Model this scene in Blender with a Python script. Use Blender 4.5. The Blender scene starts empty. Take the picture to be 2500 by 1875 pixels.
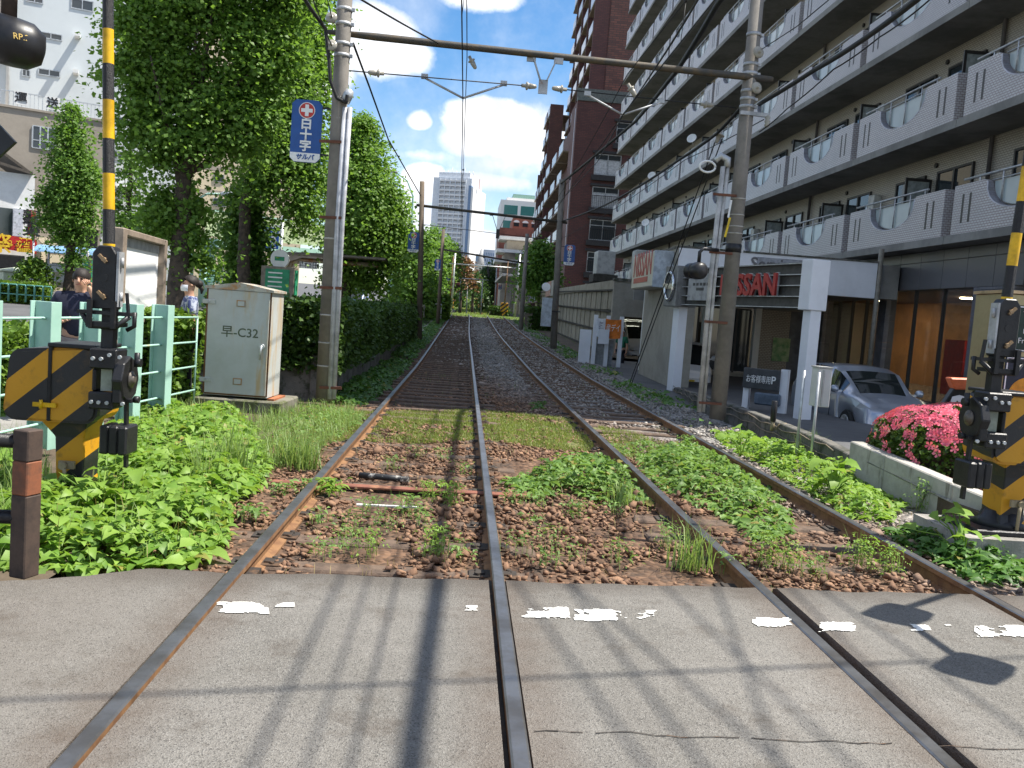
import bpy, bmesh, math, random
import numpy as np
from mathutils import Vector, Matrix, noise

random.seed(7)
RNG = np.random.default_rng(11)
SC = bpy.context.scene
COL = SC.collection
R = math.radians

# ------------------------------------------------------------------ camera
YAW, PITCH, ROLL, EYE, FPX = R(3.33), R(-4.5), R(4.2), 1.49, 2160.0
_f = Vector((math.sin(YAW) * math.cos(PITCH), math.cos(YAW) * math.cos(PITCH), math.sin(PITCH)))
_r0 = Vector((math.cos(YAW), -math.sin(YAW), 0))
_u0 = _r0.cross(_f)
_r = _r0 * math.cos(ROLL) + _u0 * math.sin(ROLL)
_u = _u0 * math.cos(ROLL) - _r0 * math.sin(ROLL)
cd = bpy.data.cameras.new('camera')
cam = bpy.data.objects.new('camera', cd)
COL.objects.link(cam)
cd.sensor_width = 36
cd.lens = 36 * FPX / 2500
cd.clip_start = 0.05
cd.clip_end = 6000
cam.matrix_world = Matrix(((_r.x, _u.x, -_f.x, 0), (_r.y, _u.y, -_f.y, 0), (_r.z, _u.z, -_f.z, EYE), (0, 0, 0, 1)))
SC.camera = cam

# ------------------------------------------------------------------ sun and sky
SUN_EL, SUN_AZ = R(62), R(91)            # azimuth measured from the track direction (+Y) towards +X
SUN_E, SKY_S, EXPO = 4.6, 0.082, 1.02
sd = bpy.data.lights.new('sun', 'SUN')
sd.energy = SUN_E
sd.angle = R(0.53)
sd.color = (1.0, 0.945, 0.85)
sun = bpy.data.objects.new('sun', sd)
COL.objects.link(sun)
_sv = Vector((math.sin(SUN_AZ) * math.cos(SUN_EL), math.cos(SUN_AZ) * math.cos(SUN_EL), math.sin(SUN_EL)))
sun.rotation_euler = _sv.to_track_quat('Z', 'Y').to_euler()
sun.location = (30, 0, 60)

SC.view_settings.view_transform = 'Standard'
SC.view_settings.look = 'None'
SC.view_settings.exposure = EXPO
SC.view_settings.gamma = 1
SC.view_settings.use_curve_mapping = False
SC.cycles.max_bounces = 7
SC.cycles.diffuse_bounces = 3
SC.cycles.glossy_bounces = 3
SC.cycles.transmission_bounces = 6
SC.cycles.transparent_max_bounces = 10
SC.cycles.caustics_reflective = False
SC.cycles.caustics_refractive = False
SC.cycles.sample_clamp_indirect = 4
SC.cycles.use_denoising = True

K = 1.1302                               # reading scale of the photograph


def ray(x, y):
    return _f + _r * ((x * K - 1250) / FPX) + _u * ((937.5 - y * K) / FPX)


def at(x, y, Y):
    """World point seen at reading (x, y), Y metres along the track."""
    v = ray(x, y)
    return Vector((0, 0, EYE)) + v * (Y / v.y)


def gz(x, y, z=0.0):
    v = ray(x, y)
    return Vector((0, 0, EYE)) + v * ((z - EYE) / v.z)


def zt(Y):
    """Height of the ground along the track."""
    return float(np.interp(Y, [-60, 22, 40, 56, 76, 84, 95, 120, 150, 171, 240, 350, 600, 900],
                           [0, 0, .27, .6, 1.2, 1.2, .95, .8, .9, 1.35, 3.9, 7.7, 9, 9]))


# ------------------------------------------------------------------ node helpers
def nd(nt, kind, **kw):
    n = nt.nodes.new(kind)
    for k, v in kw.items():
        if k.startswith('_'):
            setattr(n, k[1:], v)
        else:
            key = int(k[1:]) if k[0] == 'i' and k[1:].isdigit() else k
            s = n.inputs[key]
            if hasattr(v, 'is_output'):
                nt.links.new(v, s)
            else:
                s.default_value = v
    return n


def math_(nt, op, a, b=None, clamp=False):
    n = nt.nodes.new('ShaderNodeMath')
    n.operation = op
    n.use_clamp = clamp
    for i, v in enumerate((a, b)):
        if v is None:
            continue
        if hasattr(v, 'is_output'):
            nt.links.new(v, n.inputs[i])
        else:
            n.inputs[i].default_value = v
    return n.outputs[0]


def mix_(nt, f, a, b):
    n = nt.nodes.new('ShaderNodeMix')
    n.data_type = 'RGBA'
    for i, v in ((0, f), (6, a), (7, b)):
        if hasattr(v, 'is_output'):
            nt.links.new(v, n.inputs[i])
        elif i == 0:
            n.inputs[i].default_value = v
        else:
            n.inputs[i].default_value = (*v[:3], 1)
    return n.outputs[2]


def noise_(nt, vec, scale, detail=4, rough=.55):
    n = nd(nt, 'ShaderNodeTexNoise', Scale=scale, Detail=detail, Roughness=rough)
    if vec is not None:
        nt.links.new(vec, n.inputs['Vector'])
    return n.outputs['Fac']


def ramp_(nt, f, lo, hi):
    n = nd(nt, 'ShaderNodeMapRange', _interpolation_type='SMOOTHSTEP')
    nt.links.new(f, n.inputs[0])
    n.inputs[1].default_value = lo
    n.inputs[2].default_value = hi
    return n.outputs[0]


# world: sky with the cumulus of the day
W = bpy.data.worlds.new('World')
SC.world = W
W.use_nodes = True
nt = W.node_tree
nt.nodes.clear()
sky = nd(nt, 'ShaderNodeTexSky', _sky_type='NISHITA', _sun_disc=False, _sun_elevation=SUN_EL,
         _sun_rotation=SUN_AZ, _air_density=1.0, _dust_density=.35, _ozone_density=1.6)
tc = nd(nt, 'ShaderNodeTexCoord').outputs['Generated']
wob = noise_(nt, tc, 9, 7, .62)
wob2 = noise_(nt, tc, 30, 5, .6)
sep = nd(nt, 'ShaderNodeSeparateXYZ')
nt.links.new(tc, sep.inputs[0])


def blob(px, py, wx, wy, soft=.5, amp=1.3):
    """A cloud in one direction of the sky; wx, wy its half size in readings."""
    c = ray(px, py).normalized()
    s = nd(nt, 'ShaderNodeVectorMath', _operation='SUBTRACT')
    nt.links.new(tc, s.inputs[0])
    s.inputs[1].default_value = c
    m = nd(nt, 'ShaderNodeVectorMath', _operation='MULTIPLY')
    nt.links.new(s.outputs[0], m.inputs[0])
    m.inputs[1].default_value = (1911 / wx, 1911 / wx, 1911 / wy)
    ln = nd(nt, 'ShaderNodeVectorMath', _operation='LENGTH')
    nt.links.new(m.outputs[0], ln.inputs[0])
    d = math_(nt, 'ADD', ln.outputs['Value'], math_(nt, 'MULTIPLY', math_(nt, 'SUBTRACT', wob, .5), amp * 2))
    d = math_(nt, 'ADD', d, math_(nt, 'MULTIPLY', math_(nt, 'SUBTRACT', wob2, .5), amp * .7))
    inv = math_(nt, 'SUBTRACT', 1.15, d)
    return ramp_(nt, inv, 0, soft)


cl = None
for args in ((800, 95, 100, 70, .35, .45), (862, 120, 70, 40, .4, .5), (700, 150, 80, 55, .4, .6),
             (1085, 268, 125, 50, .3, .5), (1040, 305, 115, 55, .8, .6), (1150, 300, 140, 80, .5, .5), (1100, 355, 190, 60, 1.2, .8),
             (905, 262, 30, 22, .6, .6), (1040, -5, 90, 26, .6, .8), (1250, 330, 150, 80, .5, .5),
             (915, 395, 60, 48, .4, .5), (870, 470, 90, 60, .5, .6), (1050, 390, 170, 30, 1.0, .8),
             (1045, 530, 60, 34, .4, .5), (900, 335, 200, 30, 1.6, 1.1), (1000, 560, 200, 60, .9, .6),
             (500, 120, 200, 120, .6, .8), (300, -100, 260, 90, .7, .9), (1500, 250, 260, 120, .7, .9)):
    b = blob(*args)
    cl = b if cl is None else math_(nt, 'MAXIMUM', cl, b)
# unseen scattered cumulus out of frame, its cover raised to whiten the ambient light
far = ramp_(nt, noise_(nt, tc, 3.2, 8, .58), .46, .60)
mp = nd(nt, 'ShaderNodeMapRange')
away = nd(nt, 'ShaderNodeVectorMath', _operation='DOT_PRODUCT')
nt.links.new(tc, away.inputs[0])
away.inputs[1].default_value = _f
nt.links.new(away.outputs['Value'], mp.inputs[0])
mp.inputs[1].default_value = .80
mp.inputs[2].default_value = .66
cl = math_(nt, 'MAXIMUM', cl, math_(nt, 'MULTIPLY', far, mp.outputs[0]))
veil = ramp_(nt, math_(nt, 'ADD', noise_(nt, tc, 5, 6, .65), math_(nt, 'MULTIPLY', sep.outputs[2], -.45)), .24, .60)
cl = math_(nt, 'MAXIMUM', cl, math_(nt, 'MULTIPLY', veil, .36))
shade = mix_(nt, ramp_(nt, noise_(nt, tc, 11, 5, .6), .36, .62), (5.9, 6.3, 7.1), (9.2, 9.2, 9.2))
hs = nd(nt, 'ShaderNodeHueSaturation', Saturation=1.32, Value=1.12)
nt.links.new(sky.outputs[0], hs.inputs['Color'])
cc = mix_(nt, cl, hs.outputs[0], shade)
bg = nd(nt, 'ShaderNodeBackground', Strength=SKY_S)
nt.links.new(cc, bg.inputs['Color'])
wo = nd(nt, 'ShaderNodeOutputWorld')
nt.links.new(bg.outputs[0], wo.inputs[0])


# ------------------------------------------------------------------ materials
MATS = {}


def mat(name, col, rough=.6, metal=0.0, col2=None, scale=6.0, var=.18, lo=.4, hi=.65, bump=0.0, bscale=60.0,
        rust=None, rust_lo=.58, rust_scale=5.0, streak=False, spec=.4, world=False, emit=0.0, alpha=1.0, trans=0.0, coat=0.0):
    """Painted or raw surface: base colour, a second tone in patches, stains, fine relief."""
    m = bpy.data.materials.new(name)
    m.use_nodes = True
    n = m.node_tree
    p = n.nodes['Principled BSDF']
    if world:
        vec = nd(n, 'ShaderNodeNewGeometry').outputs['Position']
    else:
        vec = nd(n, 'ShaderNodeTexCoord').outputs['Object']
    if col2 is None:
        col2 = tuple(c * (1 - var * 1.6) for c in col)
        col = tuple(min(1, c * (1 + var * .35)) for c in col)
    f = ramp_(n, noise_(n, vec, scale, 6, .62), lo, hi)
    c = mix_(n, f, col, col2)
    fine = noise_(n, vec, scale * 9, 3, .6)
    c = mix_(n, math_(n, 'MULTIPLY', ramp_(n, fine, .35, .75), var), c, tuple(v * .55 for v in col2))
    if rust:
        v2 = vec
        if streak:
            mp = nd(n, 'ShaderNodeMapping')
            n.links.new(vec, mp.inputs[0])
            mp.inputs['Scale'].default_value = (1, 1, .16)
            v2 = mp.outputs[0]
        rf = ramp_(n, noise_(n, v2, rust_scale, 8, .68), rust_lo, rust_lo + .12)
        c = mix_(n, rf, c, rust)
    n.links.new(c, p.inputs['Base Color'])
    rr = math_(n, 'ADD', math_(n, 'MULTIPLY', fine, .25), rough - .12, True)
    n.links.new(rr, p.inputs['Roughness'])
    p.inputs['Metallic'].default_value = metal
    p.inputs['Specular IOR Level'].default_value = spec
    p.inputs['Transmission Weight'].default_value = trans
    p.inputs['Coat Weight'].default_value = coat
    if emit:
        n.links.new(c, p.inputs['Emission Color'])
        p.inputs['Emission Strength'].default_value = emit
    if bump:
        bn = nd(n, 'ShaderNodeBump', Strength=bump, Distance=.02)
        n.links.new(noise_(n, vec, bscale, 5, .6), bn.inputs['Height'])
        n.links.new(bn.outputs[0], p.inputs['Normal'])
    MATS[name] = m
    return m


def carpaint(name, col, metal, rough):
    m = bpy.data.materials.new(name)
    m.use_nodes = True
    p = m.node_tree.nodes['Principled BSDF']
    vec = nd(m.node_tree, 'ShaderNodeTexCoord').outputs['Object']
    m.node_tree.links.new(mix_(m.node_tree, noise_(m.node_tree, vec, 1.5, 3), col, tuple(v * .93 for v in col)), p.inputs['Base Color'])
    p.inputs['Metallic'].default_value = metal
    p.inputs['Roughness'].default_value = rough
    p.inputs['Coat Weight'].default_value = .7
    p.inputs['Coat Roughness'].default_value = .04
    return m


def glass(name, col, rough=.06, clear=.0):
    """Window glass seen from outdoors: dark pane, mirror-like sheen, partly clear."""
    m = bpy.data.materials.new(name)
    m.use_nodes = True
    n = m.node_tree
    p = n.nodes['Principled BSDF']
    vec = nd(n, 'ShaderNodeTexCoord').outputs['Object']
    c = mix_(n, noise_(n, vec, 1.4, 3), tuple(v * .7 for v in col), col)
    n.links.new(c, p.inputs['Base Color'])
    p.inputs['Roughness'].default_value = rough
    p.inputs['Specular IOR Level'].default_value = .8
    p.inputs['IOR'].default_value = 1.52
    if clear:
        tr = nd(n, 'ShaderNodeBsdfTransparent')
        mx = nd(n, 'ShaderNodeMixShader', i0=clear)
        n.links.new(p.outputs[0], mx.inputs[1])
        n.links.new(tr.outputs[0], mx.inputs[2])
        n.links.new(mx.outputs[0], n.nodes['Material Output'].inputs[0])
    return m


def leafmat(name, dark, light, trans=.35, rough=.5, dead=.0):
    m = bpy.data.materials.new(name)
    m.use_nodes = True
    n = m.node_tree
    p = n.nodes['Principled BSDF']
    g = nd(n, 'ShaderNodeNewGeometry')
    c = mix_(n, g.outputs['Random Per Island'], dark, light)
    old = ramp_(n, g.outputs['Random Per Island'], .955, .965)
    c = mix_(n, math_(n, 'MULTIPLY', old, dead), c, (.30, .22, .06))
    big = ramp_(n, noise_(n, g.outputs['Position'], 1.1, 3), .35, .7)
    c = mix_(n, math_(n, 'MULTIPLY', big, .4), c, tuple(v * .72 for v in light))
    n.links.new(c, p.inputs['Base Color'])
    p.inputs['Roughness'].default_value = rough
    p.inputs['Specular IOR Level'].default_value = .35
    t = nd(n, 'ShaderNodeBsdfTranslucent')
    tcx = mix_(n, .5, c, (light[0] * 1.3, light[1] * 1.35, light[2] * .6))
    n.links.new(tcx, t.inputs[0])
    mx = nd(n, 'ShaderNodeMixShader', i0=trans)
    n.links.new(p.outputs[0], mx.inputs[1])
    n.links.new(t.outputs[0], mx.inputs[2])
    n.links.new(mx.outputs[0], n.nodes['Material Output'].inputs[0])
    return m


def stripemat(name, ca, cb, axis, period, duty=.5, rough=.5, wear=(.12, .07, .03)):
    """Warning stripes: two paints alternating along a direction of the object."""
    m = bpy.data.materials.new(name)
    m.use_nodes = True
    n = m.node_tree
    p = n.nodes['Principled BSDF']
    vec = nd(n, 'ShaderNodeTexCoord').outputs['Object']
    d = nd(n, 'ShaderNodeVectorMath', _operation='DOT_PRODUCT')
    n.links.new(vec, d.inputs[0])
    d.inputs[1].default_value = axis
    fr = math_(n, 'FRACT', math_(n, 'DIVIDE', math_(n, 'ADD', d.outputs['Value'], 10 * period), period))
    sel = math_(n, 'GREATER_THAN', fr, duty)
    c = mix_(n, sel, ca, cb)
    f = noise_(n, vec, 7, 7, .66)
    c = mix_(n, math_(n, 'MULTIPLY', ramp_(n, f, .53, .72), .55), c, wear)
    n.links.new(c, p.inputs['Base Color'])
    n.links.new(math_(n, 'ADD', math_(n, 'MULTIPLY', f, .3), rough - .15), p.inputs['Roughness'])
    bn = nd(n, 'ShaderNodeBump', Strength=.15, Distance=.01)
    n.links.new(noise_(n, vec, 70, 3), bn.inputs['Height'])
    n.links.new(bn.outputs[0], p.inputs['Normal'])
    return m


def tilemat(name, ca, cb, grout, w, h, axis='YZ', mortar=.012, rough=.35, off=.5, world=True, bump=.4):
    """Small wall tiles laid in courses; axis gives the wall plane."""
    m = bpy.data.materials.new(name)
    m.use_nodes = True
    n = m.node_tree
    p = n.nodes['Principled BSDF']
    g = nd(n, 'ShaderNodeNewGeometry').outputs['Position'] if world else nd(n, 'ShaderNodeTexCoord').outputs['Object']
    s = nd(n, 'ShaderNodeSeparateXYZ')
    n.links.new(g, s.inputs[0])
    cb_ = nd(n, 'ShaderNodeCombineXYZ')
    if axis == 'ANY':
        n.links.new(math_(n, 'ADD', s.outputs[0], s.outputs[1]), cb_.inputs[0])
    else:
        n.links.new(s.outputs['XYZ'.index(axis[0])], cb_.inputs[0])
    n.links.new(s.outputs[2], cb_.inputs[1])
    b = nd(n, 'ShaderNodeTexBrick', Color1=(*ca, 1), Color2=(*cb, 1), Mortar=(*grout, 1), Scale=1.0)
    b.inputs['Mortar Size'].default_value = mortar
    b.inputs['Brick Width'].default_value = w
    b.inputs['Row Height'].default_value = h
    b.offset = off
    n.links.new(cb_.outputs[0], b.inputs['Vector'])
    f = ramp_(n, noise_(n, g, .8, 7, .62), .4, .7)
    c = mix_(n, math_(n, 'MULTIPLY', f, .35), b.outputs['Color'], tuple(v * .62 for v in cb))
    n.links.new(c, p.inputs['Base Color'])
    p.inputs['Roughness'].default_value = rough
    bn = nd(n, 'ShaderNodeBump', Strength=bump, Distance=.01)
    bn.invert = True
    n.links.new(b.outputs['Fac'], bn.inputs['Height'])
    n.links.new(bn.outputs[0], p.inputs['Normal'])
    return m


# ------------------------------------------------------------------ objects
def thing(name, label, cat, loc=(0, 0, 0), rz=0.0, group=None):
    o = bpy.data.objects.new(name, None)
    o.empty_display_size = .3
    COL.objects.link(o)
    o.location = loc
    o.rotation_euler = (0, 0, rz)
    return tag(o, label, cat, group)


def tag(o, label=None, cat=None, group=None, kind=None):
    if label:
        o['label'] = label
    if cat:
        o['category'] = cat
    if group:
        o['group'] = group
    if kind:
        o['kind'] = kind
    return o


def link(name, me, parent=None, loc=None, rot=None, scale=None):
    o = bpy.data.objects.new(name, me)
    COL.objects.link(o)
    if parent is not None:
        o.parent = parent
    if loc is not None:
        o.location = loc
    if rot is not None:
        o.rotation_euler = rot
    if scale is not None:
        o.scale = scale
    return o


def dup(o, parent=None, loc=None, rz=None, label=None, depth=0):
    c = o.copy()
    COL.objects.link(c)
    if parent is not None:
        c.parent = parent
    if loc is not None:
        c.location = loc
    if rz is not None:
        c.rotation_euler = (0, 0, rz)
    if label:
        c['label'] = label
    for ch in list(o.children):
        dup(ch, c)
    return c


class MB:
    """Collects shapes and links them as ONE mesh object."""

    def __init__(s):
        s.v, s.f, s.sm, s.mi, s.cur = [], [], [], [], 0

    def face(s, idx, smooth=False):
        s.f.append(tuple(idx))
        s.sm.append(smooth)
        s.mi.append(s.cur)

    def poly(s, pts, smooth=False):
        b = len(s.v)
        s.v += [tuple(p) for p in pts]
        s.face(range(b, b + len(pts)), smooth)
        return s

    def box(s, c, d, m=None):
        b = len(s.v)
        c = Vector(c)
        for z in (-.5, .5):
            for x, y in ((-.5, -.5), (.5, -.5), (.5, .5), (-.5, .5)):
                q = Vector((x * d[0], y * d[1], z * d[2]))
                if m is not None:
                    q = m @ q
                s.v.append(tuple(c + q))
        for q in ((3, 2, 1, 0), (4, 5, 6, 7), (0, 1, 5, 4), (1, 2, 6, 5), (2, 3, 7, 6), (3, 0, 4, 7)):
            s.face([b + i for i in q])
        return s

    def bx(s, x0, x1, y0, y1, z0, z1):
        return s.box(((x0 + x1) / 2, (y0 + y1) / 2, (z0 + z1) / 2), (abs(x1 - x0), abs(y1 - y0), abs(z1 - z0)))

    def beam(s, a, b, w, h, up=(0, 0, 1)):
        """A bar of section w x h from a to b."""
        a, b = Vector(a), Vector(b)
        d = (b - a)
        L = d.length
        d.normalize()
        up = Vector(up)
        x = d.cross(up)
        if x.length < 1e-4:
            x = d.cross(Vector((0, 1, 0)))
        x.normalize()
        z = x.cross(d)
        m = Matrix((x, d, z)).transposed()
        return s.box((a + b) / 2, (w, L, h), m)

    def cyl(s, a, b, r0, r1=None, n=12, caps=True, smooth=True):
        r1 = r0 if r1 is None else r1
        a, b = Vector(a), Vector(b)
        d = (b - a).normalized()
        x = d.orthogonal().normalized()
        y = d.cross(x)
        k = len(s.v)
        for p, r in ((a, r0), (b, r1)):
            for i in range(n):
                t = 2 * math.pi * i / n
                s.v.append(tuple(p + (x * math.cos(t) + y * math.sin(t)) * r))
        for i in range(n):
            j = (i + 1) % n
            s.face((k + i, k + j, k + n + j, k + n + i), smooth)
        if caps:
            s.face([k + i for i in reversed(range(n))])
            s.face([k + n + i for i in range(n)])
        return s

    def tube(s, pts, r, n=8, caps=True):
        pts = [Vector(p) for p in pts]
        k = len(s.v)
        prev = None
        for i, p in enumerate(pts):
            d = (pts[min(i + 1, len(pts) - 1)] - pts[max(i - 1, 0)]).normalized()
            if prev is None:
                x = d.orthogonal().normalized()
            else:
                x = (prev - d * prev.dot(d)).normalized()
            prev = x
            y = d.cross(x)
            rr = r[i] if isinstance(r, (list, tuple)) else r
            for j in range(n):
                t = 2 * math.pi * j / n
                s.v.append(tuple(p + (x * math.cos(t) + y * math.sin(t)) * rr))
        for i in range(len(pts) - 1):
            for j in range(n):
                q = (j + 1) % n
                s.face((k + i * n + j, k + i * n + q, k + (i + 1) * n + q, k + (i + 1) * n + j), True)
        if caps:
            s.face([k + j for j in reversed(range(n))])
            s.face([k + (len(pts) - 1) * n + j for j in range(n)])
        return s

    def lathe(s, prof, o, axis=(0, 0, 1), n=16):
        """Profile of (radius, height) pairs turned about an axis."""
        o = Vector(o)
        d = Vector(axis).normalized()
        x = d.orthogonal().normalized()
        y = d.cross(x)
        k = len(s.v)
        for r, h in prof:
            for j in range(n):
                t = 2 * math.pi * j / n
                s.v.append(tuple(o + d * h + (x * math.cos(t) + y * math.sin(t)) * max(r, 1e-4)))
        for i in range(len(prof) - 1):
            for j in range(n):
                q = (j + 1) % n
                s.face((k + i * n + j, k + i * n + q, k + (i + 1) * n + q, k + (i + 1) * n + j), True)
        s.face([k + j for j in reversed(range(n))])
        s.face([k + (len(prof) - 1) * n + j for j in range(n)])
        return s

    def prism(s, poly, depth, m):
        """Outline (x, z) given thickness along local y, placed by matrix m."""
        k = len(s.v)
        n = len(poly)
        for y in (0, depth):
            for p in poly:
                s.v.append(tuple(m @ Vector((p[0], y, p[1]))))
        s.face([k + i for i in range(n)])
        s.face([k + n + i for i in reversed(range(n))])
        for i in range(n):
            j = (i + 1) % n
            s.face((k + j, k + i, k + n + i, k + n + j))
        return s

    def mesh(s, name, mats, bevel=0.0, shift=None, seg=1):
        me = bpy.data.meshes.new(name)
        v = s.v
        if shift is not None:
            v = [(p[0] - shift[0], p[1] - shift[1], p[2] - shift[2]) for p in v]
        me.from_pydata(v, [], s.f)
        if not isinstance(mats, (list, tuple)):
            mats = [mats]
        for m in mats:
            me.materials.append(m)
        me.polygons.foreach_set('use_smooth', s.sm)
        if len(mats) > 1:
            me.polygons.foreach_set('material_index', s.mi)
        bm = bmesh.new()
        bm.from_mesh(me)
        bmesh.ops.recalc_face_normals(bm, faces=bm.faces)
        if bevel:
            ed = [e for e in bm.edges if len(e.link_faces) == 2 and e.calc_face_angle(0) > .6]
            bmesh.ops.bevel(bm, geom=ed, offset=bevel, segments=seg, affect='EDGES', clamp_overlap=True)
        bm.to_mesh(me)
        bm.free()
        me.update()
        return me

    def build(s, name, mats, parent=None, bevel=0.0, world=False, seg=1, **kw):
        sh = parent.location if (world and parent is not None) else None
        return link(name, s.mesh(name, mats, bevel, sh, seg), parent, **kw)


def box_(name, m, x0, x1, y0, y1, z0, z1, parent=None, bevel=0.0, world=False):
    return MB().bx(x0, x1, y0, y1, z0, z1).build(name, m, parent, bevel, world)


_txt_cache = {}


def text(name, body, size, m, parent, loc, rot, depth=.004, sx=1.0, align='CENTER', bold=0.0, shear=0.0, spacing=1.0, world=False):
    """Lettering as thin raised shapes. rot is the Euler of the plane (text runs along local x, up local y)."""
    key = (body, size, depth, bold, shear, spacing, align)
    if key not in _txt_cache:
        cu = bpy.data.curves.new('lettering', 'FONT')
        cu.body = body
        cu.size = size
        cu.extrude = depth
        cu.offset = bold
        cu.shear = shear
        cu.space_character = spacing
        cu.align_x = align
        cu.align_y = 'CENTER'
        cu.resolution_u = 3
        o = bpy.data.objects.new('lettering', cu)
        COL.objects.link(o)
        dg = bpy.context.evaluated_depsgraph_get()
        me = bpy.data.meshes.new_from_object(o.evaluated_get(dg))
        bpy.data.objects.remove(o)
        bpy.data.curves.remove(cu)
        _txt_cache[key] = me
    me = _txt_cache[key].copy()
    me.materials.clear()
    me.materials.append(m)
    if world and parent is not None:
        loc = Vector(loc) - parent.location
    o = link(name, me, parent, loc, rot, (sx, 1, 1))
    return o


def pmesh(name, verts, faces_flat, nper, m, smooth=False):
    """Fast mesh from numpy arrays; every face has nper corners."""
    me = bpy.data.meshes.new(name)
    nf = len(faces_flat) // nper
    me.vertices.add(len(verts))
    me.vertices.foreach_set('co', np.asarray(verts, np.float32).ravel())
    me.loops.add(len(faces_flat))
    me.loops.foreach_set('vertex_index', np.asarray(faces_flat, np.int32))
    me.polygons.add(nf)
    me.polygons.foreach_set('loop_start', np.arange(0, nf * nper, nper, dtype=np.int32))
    me.polygons.foreach_set('loop_total', np.full(nf, nper, np.int32))
    if smooth:
        me.polygons.foreach_set('use_smooth', np.ones(nf, bool))
    me.materials.append(m)
    me.update(calc_edges=True)
    return me


def leaves(P, size, m, name, up=.35, long=1.0, fold=.25, jitter=.35, normals=None):
    """A leaf (four-cornered, folded along its rib) at every point of P."""
    n = len(P)
    d = RNG.normal(size=(n, 3))
    d[:, 2] = d[:, 2] * .6 - .15
    d /= np.linalg.norm(d, axis=1)[:, None]
    nn = RNG.normal(size=(n, 3)) * (1 - up)
    nn[:, 2] += up * 2.2
    if normals is not None:
        nn += normals * 1.2
    w = np.cross(nn, d)
    w /= np.linalg.norm(w, axis=1)[:, None] + 1e-9
    nrm = np.cross(d, w)
    s = size * (1 + RNG.uniform(-jitter, jitter, n))[:, None]
    a = P
    tip = P + d * s * long - nrm * s * fold * .5
    mid = P + d * s * long * .45
    l = mid + w * s * .42 - nrm * s * fold * .0 + nrm * s * fold * .25
    r = mid - w * s * .42 + nrm * s * fold * .25
    V = np.stack([a, r, tip, l], 1).reshape(-1, 3)
    b = np.arange(n, dtype=np.int32)[:, None] * 4
    F = np.concatenate([b, b + 1, b + 2, b, b + 2, b + 3], 1).ravel()
    return pmesh(name, V, F, 3, m)


def blades(P, h, wd, m, name, lean=.5, seg=2):
    """Grass blades rising from the points P."""
    n = len(P)
    hh = (h * (1 + RNG.uniform(-.45, .45, n)))[:, None]
    t = RNG.uniform(0, 2 * np.pi, n)
    dx = np.stack([np.cos(t), np.sin(t), np.zeros(n)], 1)
    sd_ = np.stack([-np.sin(t), np.cos(t), np.zeros(n)], 1) * wd
    ln = (RNG.uniform(.1, 1, n) * lean)[:, None]
    m1 = P + dx * hh * ln * .35
    m1[:, 2] += hh[:, 0] * .6
    tp = P + dx * hh * ln
    tp[:, 2] += hh[:, 0] * (1 - .35 * ln[:, 0])
    V = np.stack([P - sd_, P + sd_, m1 - sd_ * .7, m1 + sd_ * .7, tp], 1).reshape(-1, 3)
    b = np.arange(n, dtype=np.int32)[:, None] * 5
    F = np.concatenate([b, b + 1, b + 3, b, b + 3, b + 2, b + 2, b + 3, b + 4], 1).ravel()
    return pmesh(name, V, F, 3, m)


def inpoly(P, poly):
    x, y = P[:, 0], P[:, 1]
    ins = np.zeros(len(P), bool)
    n = len(poly)
    for i in range(n):
        x0, y0 = poly[i][:2]
        x1, y1 = poly[(i + 1) % n][:2]
        c = ((y0 > y) != (y1 > y)) & (x < (x1 - x0) * (y - y0) / (y1 - y0 + 1e-12) + x0)
        ins ^= c
    return ins


def scatter(poly, n):
    """n random ground points (x, y) inside an outline."""
    p = np.array([q[:2] for q in poly])
    lo, hi = p.min(0), p.max(0)
    out = np.zeros((0, 2))
    while len(out) < n:
        q = RNG.uniform(lo, hi, (n * 2, 2))
        out = np.concatenate([out, q[inpoly(q, poly)]])
    return out[:n]


def n2(P, s, seed=0.0):
    return np.array([noise.noise((p[0] * s + seed, p[1] * s - seed, seed)) for p in P])


def zts(Y):
    return np.interp(Y, [-60, 22, 40, 56, 76, 84, 95, 120, 150, 171, 240, 350, 600, 900],
                     [0, 0, .27, .6, 1.2, 1.2, .95, .8, .9, 1.35, 3.9, 7.7, 9, 9])


def gx(x, y, X):
    v = ray(x, y)
    return Vector((0, 0, EYE)) + v * (X / v.x)


# ================================================================== materials of the place
YEL, BLK = (.62, .30, .012), (.018, .018, .02)
m_conc = mat('concrete', (.34, .32, .29), .85, col2=(.22, .21, .19), scale=3, bump=.3, rust=(.1, .09, .075), rust_lo=.55)
m_conc_dk = mat('old_concrete', (.16, .15, .135), .9, col2=(.09, .088, .08), scale=2.5, bump=.4, rust=(.05, .055, .035), rust_lo=.5)
m_pole = mat('pole_concrete', (.23, .21, .185), .85, col2=(.16, .148, .13), scale=1.6, bump=.2, bscale=40)
m_steel = mat('galvanised', (.42, .43, .44), .5, .3, scale=5, rust=(.2, .1, .05), rust_lo=.66)
m_dark = mat('dark_iron', (.022, .022, .024), .42, .2, scale=9, bump=.12, rust=(.07, .045, .03), rust_lo=.68)
m_black = mat('black_paint', (.016, .016, .018), .4, scale=8)
m_rub = mat('cable_rubber', (.014, .014, .015), .6)
m_white = mat('white_paint', (.76, .76, .74), .5, var=.06, scale=2)
m_white2 = mat('white_panel', (.72, .73, .76), .4, var=.05, scale=1)
m_porc = mat('insulator_porcelain', (.34, .32, .27), .25, var=.1)
m_alu = mat('aluminium', (.55, .57, .58), .4, .5)
m_rustpole = mat('rusty_post', (.28, .16, .08), .8, col2=(.16, .08, .045), scale=8)
m_beam = mat('beam_iron', (.055, .052, .046), .7, col2=(.10, .075, .045), scale=5, bump=.2)

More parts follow.
